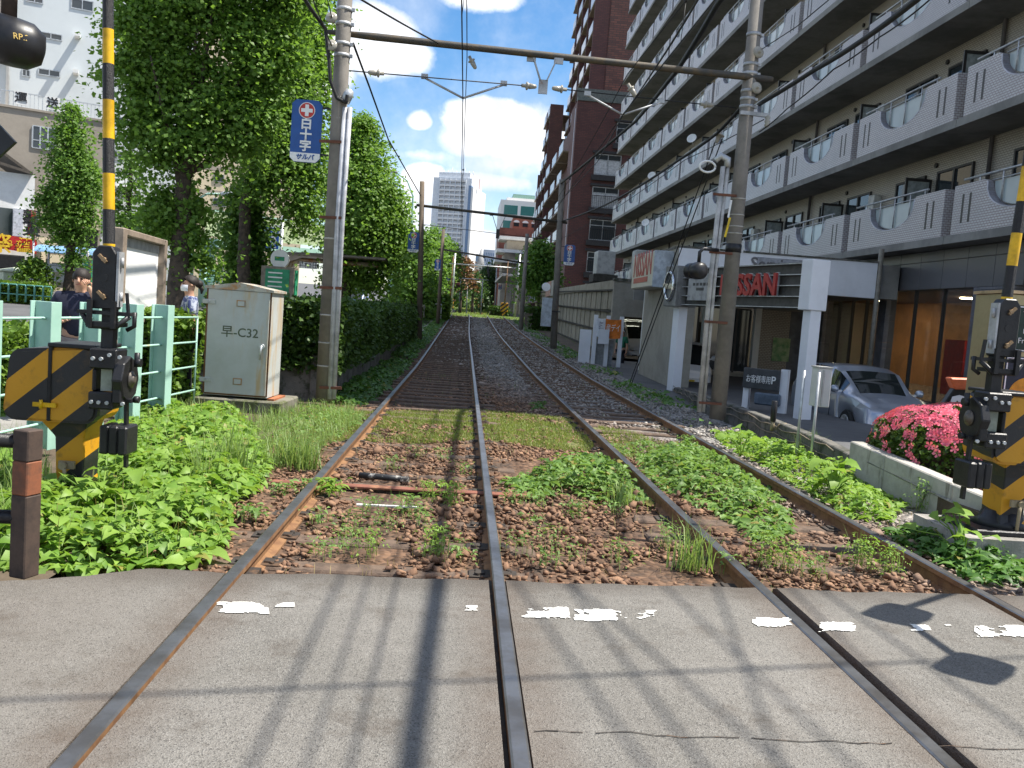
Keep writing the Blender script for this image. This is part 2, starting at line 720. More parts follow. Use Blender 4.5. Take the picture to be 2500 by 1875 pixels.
# asphalt of the crossing
m_asph = bpy.data.materials.new('asphalt')
m_asph.use_nodes = True
n = m_asph.node_tree
p = n.nodes['Principled BSDF']
pos = nd(n, 'ShaderNodeNewGeometry').outputs['Position']
big = ramp_(n, noise_(n, pos, .9, 6, .65), .35, .7)
c = mix_(n, big, (.155, .146, .130), (.225, .211, .190))
vor = nd(n, 'ShaderNodeTexVoronoi', Scale=190.0)
n.links.new(pos, vor.inputs['Vector'])
agg = nd(n, 'ShaderNodeSeparateColor')
n.links.new(vor.outputs['Color'], agg.inputs[0])
c = mix_(n, math_(n, 'MULTIPLY', ramp_(n, agg.outputs[0], .66, .98), .5), c, (.30, .29, .27))
c = mix_(n, math_(n, 'MULTIPLY', ramp_(n, agg.outputs[1], .72, .95), .7), c, (.045, .043, .04))
patchy = ramp_(n, noise_(n, pos, .45, 7, .7), .42, .58)
c = mix_(n, math_(n, 'MULTIPLY', patchy, .16), c, (.075, .072, .068))
mid = ramp_(n, noise_(n, pos, 11, 8, .72), .38, .66)
c = mix_(n, math_(n, 'MULTIPLY', mid, .16), c, (.070, .066, .060))
stain = ramp_(n, noise_(n, pos, 2.2, 7, .7), .52, .72)
c = mix_(n, math_(n, 'MULTIPLY', stain, .6), c, (.07, .055, .042))
sx_ = nd(n, 'ShaderNodeSeparateXYZ')
n.links.new(pos, sx_.inputs[0])
for xr in (-1.15, .29, 1.85, 3.29):      # rust-brown dirt trodden along each rail
    d = math_(n, 'ABSOLUTE', math_(n, 'SUBTRACT', sx_.outputs[0], xr))
    k = math_(n, 'MULTIPLY', math_(n, 'SUBTRACT', 1, ramp_(n, d, .04, .30)), noise_(n, pos, 5, 5, .7))
    c = mix_(n, math_(n, 'MULTIPLY', k, .8), c, (.085, .055, .036))
edge = math_(n, 'SUBTRACT', sx_.outputs[1], math_(n, 'MULTIPLY', sx_.outputs[0], .085))
edge = ramp_(n, math_(n, 'ADD', edge, math_(n, 'MULTIPLY', noise_(n, pos, 4, 6, .7), .34)), 4.62, 5.10)
c = mix_(n, math_(n, 'MULTIPLY', edge, .72), c, (.062, .050, .040))
left = math_(n, 'SUBTRACT', 1, ramp_(n, sx_.outputs[0], -1.9, -.9))
c = mix_(n, math_(n, 'MULTIPLY', left, .35), c, (.105, .085, .066))
n.links.new(c, p.inputs['Base Color'])
p.inputs['Roughness'].default_value = .85
p.inputs['Specular IOR Level'].default_value = .35
bn = nd(n, 'ShaderNodeBump', Strength=.6, Distance=.008)
n.links.new(math_(n, 'ADD', vor.outputs['Distance'], noise_(n, pos, 60, 4)), bn.inputs['Height'])
n.links.new(bn.outputs[0], p.inputs['Normal'])

m_road = mat('road_asphalt', (.10, .10, .102), .85, scale=.5, var=.15, world=True, bump=.15, bscale=50)
m_walk = mat('pavement', (.26, .25, .23), .85, scale=.6, world=True, bump=.1)
m_lot = mat('lot_asphalt', (.11, .11, .115), .8, scale=.7, world=True, bump=.2, bscale=60)

# ballast ground: rusty near, grey further along the right track, green where moss and grass hold
m_ball = bpy.data.materials.new('ballast_ground')
m_ball.use_nodes = True
n = m_ball.node_tree
p = n.nodes['Principled BSDF']
pos = nd(n, 'ShaderNodeNewGeometry').outputs['Position']
s_ = nd(n, 'ShaderNodeSeparateXYZ')
n.links.new(pos, s_.inputs[0])
vor = nd(n, 'ShaderNodeTexVoronoi', Scale=17.0)
n.links.new(pos, vor.inputs['Vector'])
sc_ = nd(n, 'ShaderNodeSeparateColor')
n.links.new(vor.outputs['Color'], sc_.inputs[0])
brown = mix_(n, sc_.outputs[0], (.070, .038, .022), (.20, .115, .068))
brown = mix_(n, ramp_(n, noise_(n, pos, 1.5, 6, .7), .45, .7), brown, (.06, .042, .03))
grey = mix_(n, sc_.outputs[1], (.13, .125, .12), (.36, .34, .32))
yx = math_(n, 'ADD', s_.outputs[1], math_(n, 'MULTIPLY', s_.outputs[0], 4.5))
gm = ramp_(n, math_(n, 'ADD', yx, math_(n, 'MULTIPLY', noise_(n, pos, .8, 5, .7), 14)), 27, 38)
c = mix_(n, gm, brown, grey)
turf = math_(n, 'MULTIPLY', ramp_(n, s_.outputs[1], 10.6, 11.4), math_(n, 'SUBTRACT', 1, ramp_(n, s_.outputs[1], 13.0, 13.6)))
turf = math_(n, 'MULTIPLY', turf, math_(n, 'SUBTRACT', 1, ramp_(n, s_.outputs[0], 2.2, 2.9)))
turf = math_(n, 'MULTIPLY', turf, ramp_(n, noise_(n, pos, 1.6, 6, .7), .36, .50))
c = mix_(n, math_(n, 'MULTIPLY', turf, .85), c, mix_(n, noise_(n, pos, 22, 4), (.10, .13, .03), (.19, .21, .07)))
gr = ramp_(n, s_.outputs[1], 74, 78)
c = mix_(n, gr, c, mix_(n, noise_(n, pos, 3, 5), (.06, .10, .022), (.15, .19, .045)))
n.links.new(c, p.inputs['Base Color'])
p.inputs['Roughness'].default_value = .95
bn = nd(n, 'ShaderNodeBump', Strength=1.0, Distance=.05)
bn.invert = True
n.links.new(vor.outputs['Distance'], bn.inputs['Height'])
n.links.new(bn.outputs[0], p.inputs['Normal'])

m_soil = mat('soil', (.10, .075, .05), .95, scale=2, world=True, bump=.6, bscale=14)
m_stone = bpy.data.materials.new('ballast_stone')
m_stone.use_nodes = True
n = m_stone.node_tree
p = n.nodes['Principled BSDF']
g = nd(n, 'ShaderNodeNewGeometry')
s_ = nd(n, 'ShaderNodeSeparateXYZ')
n.links.new(g.outputs['Position'], s_.inputs[0])
brown = mix_(n, g.outputs['Random Per Island'], (.13, .062, .034), (.37, .205, .115))
grey = mix_(n, g.outputs['Random Per Island'], (.17, .155, .14), (.52, .49, .45))
yx = math_(n, 'ADD', s_.outputs[1], math_(n, 'MULTIPLY', s_.outputs[0], 4.5))
gm = ramp_(n, math_(n, 'ADD', yx, math_(n, 'MULTIPLY', noise_(n, g.outputs['Position'], .8, 5, .7), 14)), 25, 36)
c = mix_(n, gm, brown, grey)
c = mix_(n, math_(n, 'MULTIPLY', noise_(n, g.outputs['Position'], 28, 5, .7), .6), c, (.10, .075, .055))
n.links.new(c, p.inputs['Base Color'])
p.inputs['Roughness'].default_value = .9
bn = nd(n, 'ShaderNodeBump', Strength=.4, Distance=.01)
n.links.new(noise_(n, g.outputs['Position'], 90, 4), bn.inputs['Height'])
n.links.new(bn.outputs[0], p.inputs['Normal'])

# rail: polished running surface, rust below
m_railtop = mat('rail_running_surface', (.20, .205, .215), .38, .75, col2=(.13, .125, .12), scale=3, var=.15)
m_rail = mat('rail_rust', (.25, .135, .062), .85, col2=(.17, .085, .042), scale=12, bump=.15)
m_sleep = mat('sleeper_wood', (.145, .10, .072), .92, col2=(.085, .06, .045), scale=7, bump=.5, bscale=30)
m_plate = mat('tie_plate', (.05, .042, .036), .8, .2, rust=(.12, .07, .04), rust_lo=.5)


# ================================================================== ground sheets
def sheet(name, x0, x1, ys, m, off=0.0, nx=1, kind='structure', bumpy=0.0):
    xs = np.linspace(x0, x1, nx + 1)
    V = [(x, y, zt(y) + off + (bumpy * noise.noise((x * 1.7, y * 1.7, 0)) if bumpy else 0)) for y in ys for x in xs]
    w = nx + 1
    F = [(j * w + i, j * w + i + 1, (j + 1) * w + i + 1, (j + 1) * w + i) for j in range(len(ys) - 1) for i in range(nx)]
    me = bpy.data.meshes.new(name)
    me.from_pydata(V, [], F)
    me.materials.append(m)
    return tag(link(name, me), kind=kind)


YS = [-60, -20, 0, 10, 22, 30, 40, 48, 56, 66, 76, 80, 84, 95, 108, 120, 135, 150, 171, 205, 240, 295, 350, 600, 900]
sheet('ground', -900, 900, YS + [3000], m_road, -.20)
sheet('track_bed', -2.6, 4.7, list(np.arange(4.4, 24, .35)) + list(np.arange(24, 80, 2)) + YS[12:], m_ball, -.14, 28, bumpy=.035)
sheet('pavement', -9.0, -4.2, [6, 22, 40, 56, 76, 84, 95, 120], m_walk, -.02, 4)
sheet('avenue', -46, -9.2, [-60, 22, 40, 56, 76, 84, 95, 120, 171, 240, 350], m_road, -.14, 6)
sheet('far_pavement', -900, -46, [-60, 22, 40, 56, 76, 84, 95, 120, 171], m_walk, -.01, 6)
sheet('parking_lot', 4.74, 60, [5.6, 14, 22, 34.6], m_lot, -.6, 6)
sheet('right_verge', 4.69, 60, [34.4, 40, 56, 76, 80], m_soil, -.10, 8, bumpy=.03)
box_('planting_soil', m_soil, 4.6, 7.2, 6.4, 10.1, -.6, .06)
tag(bpy.data.objects['planting_soil'], kind='structure')
sheet('verge', -4.3, -2.1, [4.4, 7, 9, 11, 12.6, 13.6], m_soil, -.07, 8, bumpy=.05)

# crossing street: strips of asphalt between the rails, with flangeways
RX = (-1.15, .29, 1.85, 3.29)


def edge_y(x):
    return 4.90 + .085 * x + .05 * noise.noise((x * 2.3, 3.1, 0)) + .025 * noise.noise((x * 9, 1.1, 0)) - (.35 * max(0, min(1, (-x - 1.6) / .8)))


a = MB()
hw = .036
spans = [(-40, RX[0] - hw - .004), (RX[0] + hw + .016, RX[1] - hw - .022), (RX[1] + hw + .004, RX[2] - hw - .004),
         (RX[2] + hw + .055, RX[3] - hw - .055), (RX[3] + hw + .004, 40)]
for x0, x1 in spans:
    lo, hi = max(x0, -6), min(x1, 7)
    xs = [x0] if x0 < lo else []
    k = max(2, int((hi - lo) / .05))
    xs += list(np.linspace(lo, hi, k + 1))
    if x1 > hi:
        xs.append(x1)
    b = len(a.v)
    for x in xs:
        e = edge_y(x)
        a.v += [(x, -14, -.004), (x, e - .06, -.004), (x, e, -.028), (x, e + .03, -.16)]
    for i in range(len(xs) - 1):
        for j in range(3):
            a.face((b + i * 4 + j, b + (i + 1) * 4 + j, b + (i + 1) * 4 + j + 1, b + i * 4 + j + 1))
    for i in (0, len(xs) - 1):
        q = b + i * 4
        k = len(a.v)
        a.v += [(xs[i], -14, -.16)]
        a.face((q, q + 1, q + 2, q + 3, k))
tag(a.build('crossing_road', m_asph), kind='structure')
# filler at the bottom of the flangeways
fl = MB()
for i, sgn in ((0, 1), (1, -1), (2, 1), (3, -1)):
    x = RX[i] + sgn * (hw + .028)
    fl.bx(x - .03, x + .03, -14, 5.0, -.09, -.048)
tag(fl.build('flangeway_filler', m_plate), kind='structure')

# worn road paint: what is left of a line across the tracks
m_paint = mat('road_paint', (.74, .73, .69), .8, col2=(.45, .44, .40), scale=14, lo=.5, hi=.8, var=.2, bump=.4)
pm = thing('road_marking', 'worn white dashes of a stop line painted across the crossing asphalt', 'road marking', (.9, 4.35, 0))
for (xa, xb, ya, yb, thr) in ((465, 582, 1300, 1326, .36), (588, 640, 1302, 1312, .62), (1000, 1032, 1308, 1320, .45), (1123, 1232, 1310, 1336, .40),
                              (1235, 1362, 1315, 1342, .47), (1366, 1420, 1318, 1344, .62), (1625, 1712, 1334, 1356, .45),
                              (1768, 1850, 1342, 1366, .44), (1960, 2060, 1348, 1364, .6), (2105, 2230, 1350, 1376, .42)):
    A, B, D = gz(xa, yb), gz(xb, yb), gz(xa, ya)
    q = MB()
    nu, nv = max(8, int((B - A).length / .007)), max(8, int((D - A).length / .007))
    U, Vv = (B - A) / nu, (D - A) / nv
    for i in range(nu):
        for j in range(nv):
            c0 = A + U * i + Vv * j
            f = noise.noise((c0.x * 7, c0.y * 9, 2)) * .5 + .25 * noise.noise((c0.x * 30, c0.y * 30, 5)) + .5
            ed = min(i / nu, 1 - i / nu, j / nv, 1 - j / nv)
            f += .14 * noise.noise((c0.x * 60, c0.y * 60, 8))
            if f > thr - .06 + max(0, .16 - ed) * 1.9:
                k = len(q.v)
                for w in (c0, c0 + U, c0 + U + Vv, c0 + Vv):
                    q.v.append((w.x, w.y, 0.001))
                q.face((k, k + 1, k + 2, k + 3))
    if q.f:
        q.build('paint_dash', m_paint, pm, world=True)

# a crack across the road
ck = MB()
pts = []
for i in range(60):
    x = .35 + i * .045
    pts.append((x, 3.08 + .015 * (x - .35) + .03 * noise.noise((x * 5, 0, 0)) + .012 * noise.noise((x * 22, 4, 0))))
for i in range(59):
    w = .0028 + .002 * noise.noise((i * .7, 1, 0))
    if 30 < i < 33 or i % 13 == 4:
        continue
    k = len(ck.v)
    for (x, y), s in ((pts[i], -1), (pts[i + 1], -1), (pts[i + 1], 1), (pts[i], 1)):
        ck.v.append((x, y + s * w, -.0005))
    ck.face((k, k + 1, k + 2, k + 3))
tag(ck.build('asphalt_crack', m_plate), kind='structure')

# ================================================================== tracks
RY = [-10, 5.2, 14, 22, 26, 31, 36, 40, 46, 52, 56, 62, 68, 72, 76, 78, 82, 84, 90, 95, 102, 110, 120, 135, 150, 160, 171, 190, 205, 222, 240, 270, 295, 350]
PROF = [(-.034, -.006), (-.026, 0), (.026, 0), (.034, -.006), (.034, -.036), (.010, -.05), (.010, -.108), (.062, -.122), (.062, -.138),
        (-.062, -.138), (-.062, -.122), (-.010, -.108), (-.010, -.05), (-.034, -.036)]


def smoothz(y):
    return (zt(y - 3) + zt(y) * 2 + zt(y + 3)) / 4 if y > 18 else 0.0


def rail_mesh(xc):
    q = MB()
    np_ = len(PROF)
    for y in RY:
        dx = .03 * math.sin(y * .11) * min(1, max(0, (y - 12) / 30))
        q.v += [(xc + dx + px, y, smoothz(y) + pz) for px, pz in PROF]
    for i in range(len(RY) - 1):
        for j in range(np_):
            k = (j + 1) % np_
            q.cur = 1 if j in (0, 1, 2) else 0
            q.face((i * np_ + j, i * np_ + k, (i + 1) * np_ + k, (i + 1) * np_ + j))
    return q.mesh('rail', [m_rail, m_railtop])


def sleeper_mesh(v):
    q = MB()
    q.bx(-1.05, 1.05, -.10, .10, -.14, 0)
    me = q.mesh('sleeper', m_sleep, bevel=.012)
    for w in me.vertices:
        w.co += Vector((.03 * noise.noise((v, w.co.y * 9, 1)), .008 * noise.noise((w.co.x * 5, v, 2)), .008 * noise.noise((w.co.x * 3, v, w.co.y * 20))))
    return me


plate = MB()
plate.box((0, 0, .006), (.30, .16, .016))
for sx in (-1, 1):
    plate.cyl((sx * .10, .045 * sx, .01), (sx * .10, .045 * sx, .032), .019, n=6)
    plate.cyl((sx * .10, -.045 * sx, .01), (sx * .10, -.045 * sx, .026), .014, n=6)
    plate.box((sx * .08, 0, .018), (.06, .07, .014))
plate_me = plate.mesh('tie_plate', m_plate, bevel=.003)
SL = [sleeper_mesh(i * 3.7) for i in range(5)]
tracks = []
for (xa, xb, lab) in ((RX[0], RX[1], 'left tram track, straight rails running ahead past the concrete pole with the tall blue sign'),
                      (RX[2], RX[3], 'right tram track, rails passing the showroom parking and the weeds by the low wall')):
    t = thing('tram_track', lab, 'tram track', ((xa + xb) / 2, 5, 0))
    tracks.append(t)
    for x in (xa, xb):
        me = rail_mesh(x - t.location.x)
        for v in me.vertices:
            v.co.y -= 5
        link('rail', me, t)
    y = 5.35
    i = 0
    while y < 80:
        s = link('sleeper', SL[(i * 3 + int(xa * 7)) % 5], t, (random.uniform(-.03, .03), y - 5, smoothz(y) - (.122 if y < 12.5 else .105) + random.uniform(-.006, .004)), (0, 0, random.uniform(-.012, .012)))
        if y < 15:
            for x in (xa, xb):
                link('tie_plate', plate_me, s, (x - t.location.x, 0, 0))
        y += .62
        i += 1
t = tracks[0]
A, B = gz(588, 1040, -.1), gz(1150, 1072, -.1)
gb = MB().beam(A, B, .11, .02)
gb.build('gauge_bar', mat('red_oxide', (.22, .085, .055), .8, rust=(.3, .15, .08), rust_lo=.55), t, bevel=.004, world=True)
A, B = gz(776, 1026, -.07), gz(884, 1036, -.07)
MB().cyl(A, B, .028).build('painted_pipe', mat('flaking_black', (.03, .03, .032), .5, rust=(.6, .58, .52), rust_lo=.52, rust_scale=14), t, world=True)
A, B = gz(770, 1090, -.08), gz(905, 1096, -.08)
MB().beam(A, B, .03, .012).build('painted_strip', m_paint, t, world=True)

# ballast stones: broken rock, flat facets and sharp edges
SHAPES, IF = [], []
for k in range(10):
    bm = bmesh.new()
    for q in RNG.normal(size=(9, 3)):
        q = q / np.linalg.norm(q)
        bm.verts.new(q)
    bmesh.ops.convex_hull(bm, input=bm.verts)
    bm.verts.index_update()
    bmesh.ops.triangulate(bm, faces=bm.faces)
    SHAPES.append(np.array([v.co[:] for v in bm.verts]) * np.array([1, RNG.uniform(.6, .95), RNG.uniform(.42, .75)]))
    IF.append(np.array([[v.index for v in f.verts] for f in bm.faces]))
    bm.free()


def rotmats(n_):
    q = RNG.normal(size=(n_, 4))
    q /= np.linalg.norm(q, axis=1)[:, None]
    w, x, y, z = q.T
    return np.stack([1 - 2 * (y * y + z * z), 2 * (x * y - z * w), 2 * (x * z + y * w),
                     2 * (x * y + z * w), 1 - 2 * (x * x + z * z), 2 * (y * z - x * w),
                     2 * (x * z - y * w), 2 * (y * z + x * w), 1 - 2 * (x * x + y * y)], 1).reshape(-1, 3, 3)


def stones(P, size, name, parent=None):
    n_ = len(P)
    pick = RNG.integers(0, 10, n_)
    sh = np.array(SHAPES)[pick]
    sh = sh * (size * RNG.lognormal(0, .33, n_))[:, None, None]
    V = np.einsum('nij,nkj->nki', rotmats(n_), sh) * np.array([1.1, 1.1, .72]) + P[:, None, :]
    Fi = np.concatenate([(IF[k] + i * 9).ravel() for i, k in enumerate(pick)])
    return link(name, pmesh(name, V.reshape(-1, 3), Fi, 3, m_stone), parent)


def stone_points(x0, x1, y0, y1, n_, seed, thr=-.15):
    q = RNG.uniform((x0, y0), (x1, y1), (n_, 2))
    f = n2(q, .9, seed) + .5 * n2(q, 2.7, seed + 3)
    q = q[f > thr]
    rail = np.min(np.abs(q[:, :1] - np.array(RX)[None]), axis=1)
    q = q[rail > .06]
    q = q[~((q[:, 1] > 12.5) & (q[:, 1] < 34) & (q[:, 0] < .2) & (np.abs(((q[:, 1] - 5.35) / .62 + .5) % 1 - .5) < .24))]
    z = zts(q[:, 1]) - .118 - .02 * ((q[:, 1] > 12.5) & (q[:, 0] < .2)) + RNG.uniform(-.02, .012, len(q)) + .03 * n2(q, 1.3, 9)
    return np.column_stack([q, z])


tag(stones(stone_points(-2.0, 4.4, 4.95, 10.5, 15000, 1, -.30), .025, 'ballast_gravel'), kind='stuff')
tag(stones(stone_points(-2.1, 4.5, 10.0, 18, 11000, 2, -.3), .028, 'ballast_gravel'), kind='stuff')
tag(stones(stone_points(-1.9, 4.4, 18, 44, 17000, 5, -.5), .036, 'ballast_gravel'), kind='stuff')
tag(stones(stone_points(-1.9, 4.6, 44, 77, 9000, 6, -.8), .055, 'ballast_gravel'), kind='stuff')
# the largest loose stones, one by one
bed = bpy.data.objects['track_bed']
pts = stone_points(-.9, 3.2, 5.0, 8.2, 420, 1, -.05)
pts = pts[np.argsort(pts[:, 1])][:230]
sm_ = []
for k in range(8):
    sm_.append(pmesh('stone', SHAPES[k] * .042, IF[k].ravel(), 3, m_stone))
for i, q in enumerate(pts):
    s = RNG.uniform(.7, 1.35)
    link('stone', sm_[i % 8], bed, (q[0], q[1], q[2] + .018), tuple(RNG.uniform(0, 6, 3)), (s, s, s))

# ================================================================== walls along the track
def wallrun(name, pts, thick, z0, tops, m, label, cat='wall', cap=None, joints=None):
    t = thing(name, label, cat, (pts[0][0], pts[0][1], 0))
    for i in range(len(pts) - 1):
        (xa, ya), (xb, yb) = pts[i], pts[i + 1]
        d = Vector((xb - xa, yb - ya, 0)).normalized()
        nrm = Vector((-d.y, d.x, 0)) * thick
        g = .006
        q = MB()
        A, B = Vector((xa, ya, 0)) + d * g, Vector((xb, yb, 0)) - d * g
        k = len(q.v)
        for P, tp in ((A, tops[i]), (B, tops[i + 1])):
            for off in (Vector(), nrm):
                q.v += [(P.x + off.x, P.y + off.y, z0), (P.x + off.x, P.y + off.y, tp)]
        for f in ((0, 4, 5, 1), (2, 3, 7, 6), (1, 5, 7, 3), (0, 2, 6, 4), (0, 1, 3, 2), (4, 6, 7, 5)):
            q.face([k + w for w in f])
        q.build('wall_panel', m, t, bevel=.012, world=True)
    return t


# left: old retaining wall holding up the hedge
ww = [(-2.15, 14.2), (-2.12, 15.6), (-2.1, 18.5), (-2.1, 22), (-2.12, 26), (-2.15, 31), (-2.2, 37)]
wallrun('retaining_wall', ww, .25, -.3, [zt(y) + .62 for _, y in ww], m_conc_dk, 'old dark retaining wall under the clipped hedge along the left rail')
sheet('planting_bed', -4.4, -2.3, [14.4, 22, 30, 37.5], m_soil, .5, 4)
box_('bed_edge', m_conc_dk, -4.4, -2.17, 14.25, 14.45, -.3, .5)
tag(bpy.data.objects['bed_edge'], kind='structure')

# right: pale planter wall and the low kerb wall beyond
m_pale = mat('pale_concrete', (.42, .40, .36), .85, col2=(.30, .29, .26), scale=2, bump=.2, rust=(.15, .135, .11), rust_lo=.58, streak=True)
A0, A1, A2, A3 = gz(2130, 1125), gz(1985, 1062), gz(1835, 1000, .02), gz(1800, 985, .02)
wallrun('planter_wall', [(4.75, 6.6), (4.62, 7.9), (4.5, 9.0), (4.45, 9.75)], -.16, -.6, [.14, .22, .30, .34], m_pale,
        'pale concrete planter wall below the pink azalea bush')
mj = MB().tube([(4.735, 6.62, .0), (4.60, 7.9, .06), (4.48, 9.33, .17)], .009)
mj.build('conduit', mat('conduit_grey', (.24, .23, .21), .7), bpy.data.objects['planter_wall'], world=True)
mj = MB().tube([(4.60, 8.25, .24), (4.585, 8.27, .05), (4.56, 8.33, -.1), (4.5, 8.5, -.16)], .013)
mj.build('drain_hose', mat('hose', (.2, .19, .15), .6), bpy.data.objects['planter_wall'], world=True)
low = [(4.47, 9.8), (4.62, 11), (4.66, 12.6), (4.7, 14.3), (4.75, 16.2), (5.0, 18.6), (5.45, 21.5), (5.6, 23.7)]
lw = wallrun('low_wall', low, -.15, -.65, [.18, .19, .20, .20, .19, .10, -.05, -.15], m_conc_dk, 'low dark concrete kerb wall between the right track and the parking')
for k, zz in enumerate((.14, .03)):
    pts = []
    for i in range(40):
        u = i / 39
        y = 10.3 + u * (23.5 - 10.3)
        x = float(np.interp(y, [q[1] for q in low], [q[0] for q in low])) - .022
        pts.append((x, y, zz - .03 * max(0, y - 16) + .022 * math.sin(i * 1.9 + k) + .012 * math.sin(i * .7)))
    MB().tube(pts, .009, 6).build('wall_cable', mat('tan_cable', (.22, .18, .13), .7), lw, world=True)


# ================================================================== apartment block on the right
m_ptile = tilemat('parapet_tile', (.52, .51, .515), (.46, .45, .46), (.24, .19, .19), .115, .058, 'ANY', .009, .35, bump=.3)
m_wtile = tilemat('wall_tile', (.47, .43, .355), (.41, .38, .315), (.20, .16, .14), .115, .058, 'ANY', .009, .45, bump=.3)
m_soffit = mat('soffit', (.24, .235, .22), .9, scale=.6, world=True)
m_frost = glass('frosted_pane', (.42, .50, .52), .22)
m_pane = glass('window_pane', (.035, .045, .05), .05)
m_frame = mat('dark_window_frame', (.03, .028, .026), .4)
m_alum = mat('silver_rail', (.46, .47, .48), .4, .5)
m_curtain = mat('pale_curtain', (.55, .56, .57), .8)
m_stonep = tilemat('dark_stone', (.115, .113, .12), (.10, .10, .105), (.05, .05, .05), 50, 50, 'YZ', .0, .3, bump=0)

XF, XW = 11.5, 12.75
AP0, AP1, APH = 14.0, 73.4, 32.6
FZ, FH, UY0, UL = 3.95, 2.8, 15.4, 5.8
apt = thing('apartment_building', 'long apartment block with tiled balconies cut by frosted glass half rounds, right of the tracks', 'apartment block', (XW, AP0, 0))
MB().bx(0, 14, 0, AP1 - AP0, FZ + .02, APH).build('wall', m_wtile, apt)
MB().bx(3.2, 14, 22, AP1 - AP0, -.2, FZ).build('ground_floor_core', m_wtile, apt)

# one balcony front: rounded cut-out, two pairs of slots drawn as dark bars, short return at its near end
PL = 5.36


def parapet():
    q = MB()
    top = 1.16
    uc, uw, ud = 2.75, 1.25, .68
    pts = [(0, 0), (PL, 0), (PL, top)]
    pts.append((uc + uw + .15, top))
    for i in range(15):
        a_ = math.pi * i / 14
        pts.append((uc + uw * math.cos(a_), top - .06 - ud * math.sin(a_) ** .8))
    pts += [(uc - uw - .1, top), (0, top)]
    # local y runs away from the camera; front face looks to -x
    m = Matrix(((0, 1, 0, 0), (1, 0, 0, 0), (0, 0, 1, 0), (0, 0, 0, 1)))
    q.prism(pts, .17, m)
    q.bx(.17, 1.22, 0, .16, 0, top)              # return wall facing the near side
    q.cur = 1
    for yy in (.45, .75, PL - .75, PL - .45):  # dark bars stand in for the shade inside the slots, nothing is cut
        q.bx(-.003, .05, yy, yy + .085, .25, .93)
    q.cur = 2
    for i in range(14):                          # smooth lining of the cut-out, standing a little proud
        a0, a1 = math.pi * i / 14, math.pi * (i + 1) / 14
        ps = []
        for a_, rr in ((a0, 1.0), (a1, 1.0), (a1, 1.035), (a0, 1.035)):
            ps.append((uc + uw * rr * math.cos(a_), top - .06 - ud * rr * max(0, math.sin(a_)) ** .8))
        k = len(q.v)
        for xx in (-.005, .19):
            q.v += [(xx, p_[0], p_[1]) for p_ in ps]
        for f in ((0, 1, 2, 3), (4, 7, 6, 5), (0, 4, 5, 1), (2, 6, 7, 3)):
            q.face([k + w for w in f])
    return q.mesh('balcony', [m_ptile, m_frame, mat('lilac_trim', (.52, .52, .59), .5, scale=2)])


bal_me = parapet()
gq = MB()
pts = [(2.75 + 1.2 * math.cos(math.pi * i / 14), 1.10 - .63 * max(0, math.sin(math.pi * i / 14)) ** .8) for i in range(15)]
gq.prism(pts, .02, Matrix(((0, 1, 0, .13), (1, 0, 0, 0), (0, 0, 1, 0), (0, 0, 0, 1))))
gl_me = gq.mesh('glass_panel', m_frost)
rq = MB()
rq.tube([(.10, 1.0, 1.30), (.10, PL - .2, 1.30)], .028, 6)
rq.tube([(.10, 1.5, 1.13), (.10, 4.0, 1.13)], .018, 6)
for yy in (1.15, 1.9, 2.75, 3.6, 4.5):
    rq.tube([(.10, yy, 1.30), (.10, yy, 1.10 if yy in (1.15, 4.5) else (.48 if yy == 2.75 else .62))], .02, 5)
rail_me = rq.mesh('handrail', m_alum)
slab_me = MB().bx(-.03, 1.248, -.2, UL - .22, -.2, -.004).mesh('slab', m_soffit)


def win_meshes(w, h, open_=.0):
    q = MB()
    t = .06
    q.bx(-.05, .02, 0, w, 0, t).bx(-.05, .02, 0, w, h - t, h).bx(-.05, .02, 0, t, t, h - t).bx(-.05, .02, w - t, w, t, h - t)
    q.bx(-.06, .02, w / 2 - .04, w / 2 + .04, t, h - t)
    pq = MB().bx(-.012, .012, t, w - t, t, h - t)
    return q.mesh('window', m_frame), pq.mesh('pane', m_pane)


wa, pa = win_meshes(1.7, 1.25)
wb, pb = win_meshes(1.75, 2.05)
cur_me = MB().bx(-.022, -.014, .1, .7, .12, 1.0).mesh('curtain', m_curtain)
part = MB()
part.bx(-.75, 0, -.025, .025, .0, .06).bx(-.75, 0, -.025, .025, 1.84, 1.92).bx(-.75, -.68, -.025, .025, .06, 1.84).bx(-.07, 0, -.025, .025, .06, 1.84)
part_me = part.mesh('partition_frame', m_frame)
ppan_me = MB().bx(-.68, -.07, -.008, .008, .06, 1.84).mesh('partition_panel', mat('partition_board', (.30, .33, .32), .5))
heat = MB()
heat.bx(-.26, 0, 0, .40, 0, 1.0)
heat_me = heat.mesh('water_heater', mat('cream_metal', (.55, .54, .50), .5), bevel=.015)
acq = MB().bx(-.40, -.10, 0, .8, 0, .62)
acq.lathe([(.22, 0), (.22, .02), (.05, .03)], (-.40, .32, .31), (-1, 0, 0), 14)
ac_me = acq.mesh('air_conditioner', mat('white_metal', (.62, .62, .60), .5), bevel=.01)
vent_me = MB().cyl((-.05, 0, 0), (0, 0, 0), .07, n=10).mesh('vent_hood', m_frame)


def visible(p_, mrg=150):
    d = Vector(p_) - Vector((0, 0, EYE))
    z = d.dot(_f)
    x, y = 1250 + FPX * d.dot(_r) / z, 937.5 - FPX * d.dot(_u) / z
    return z > .3 and -mrg < x < 2500 + mrg and -mrg < y < 1875 + mrg


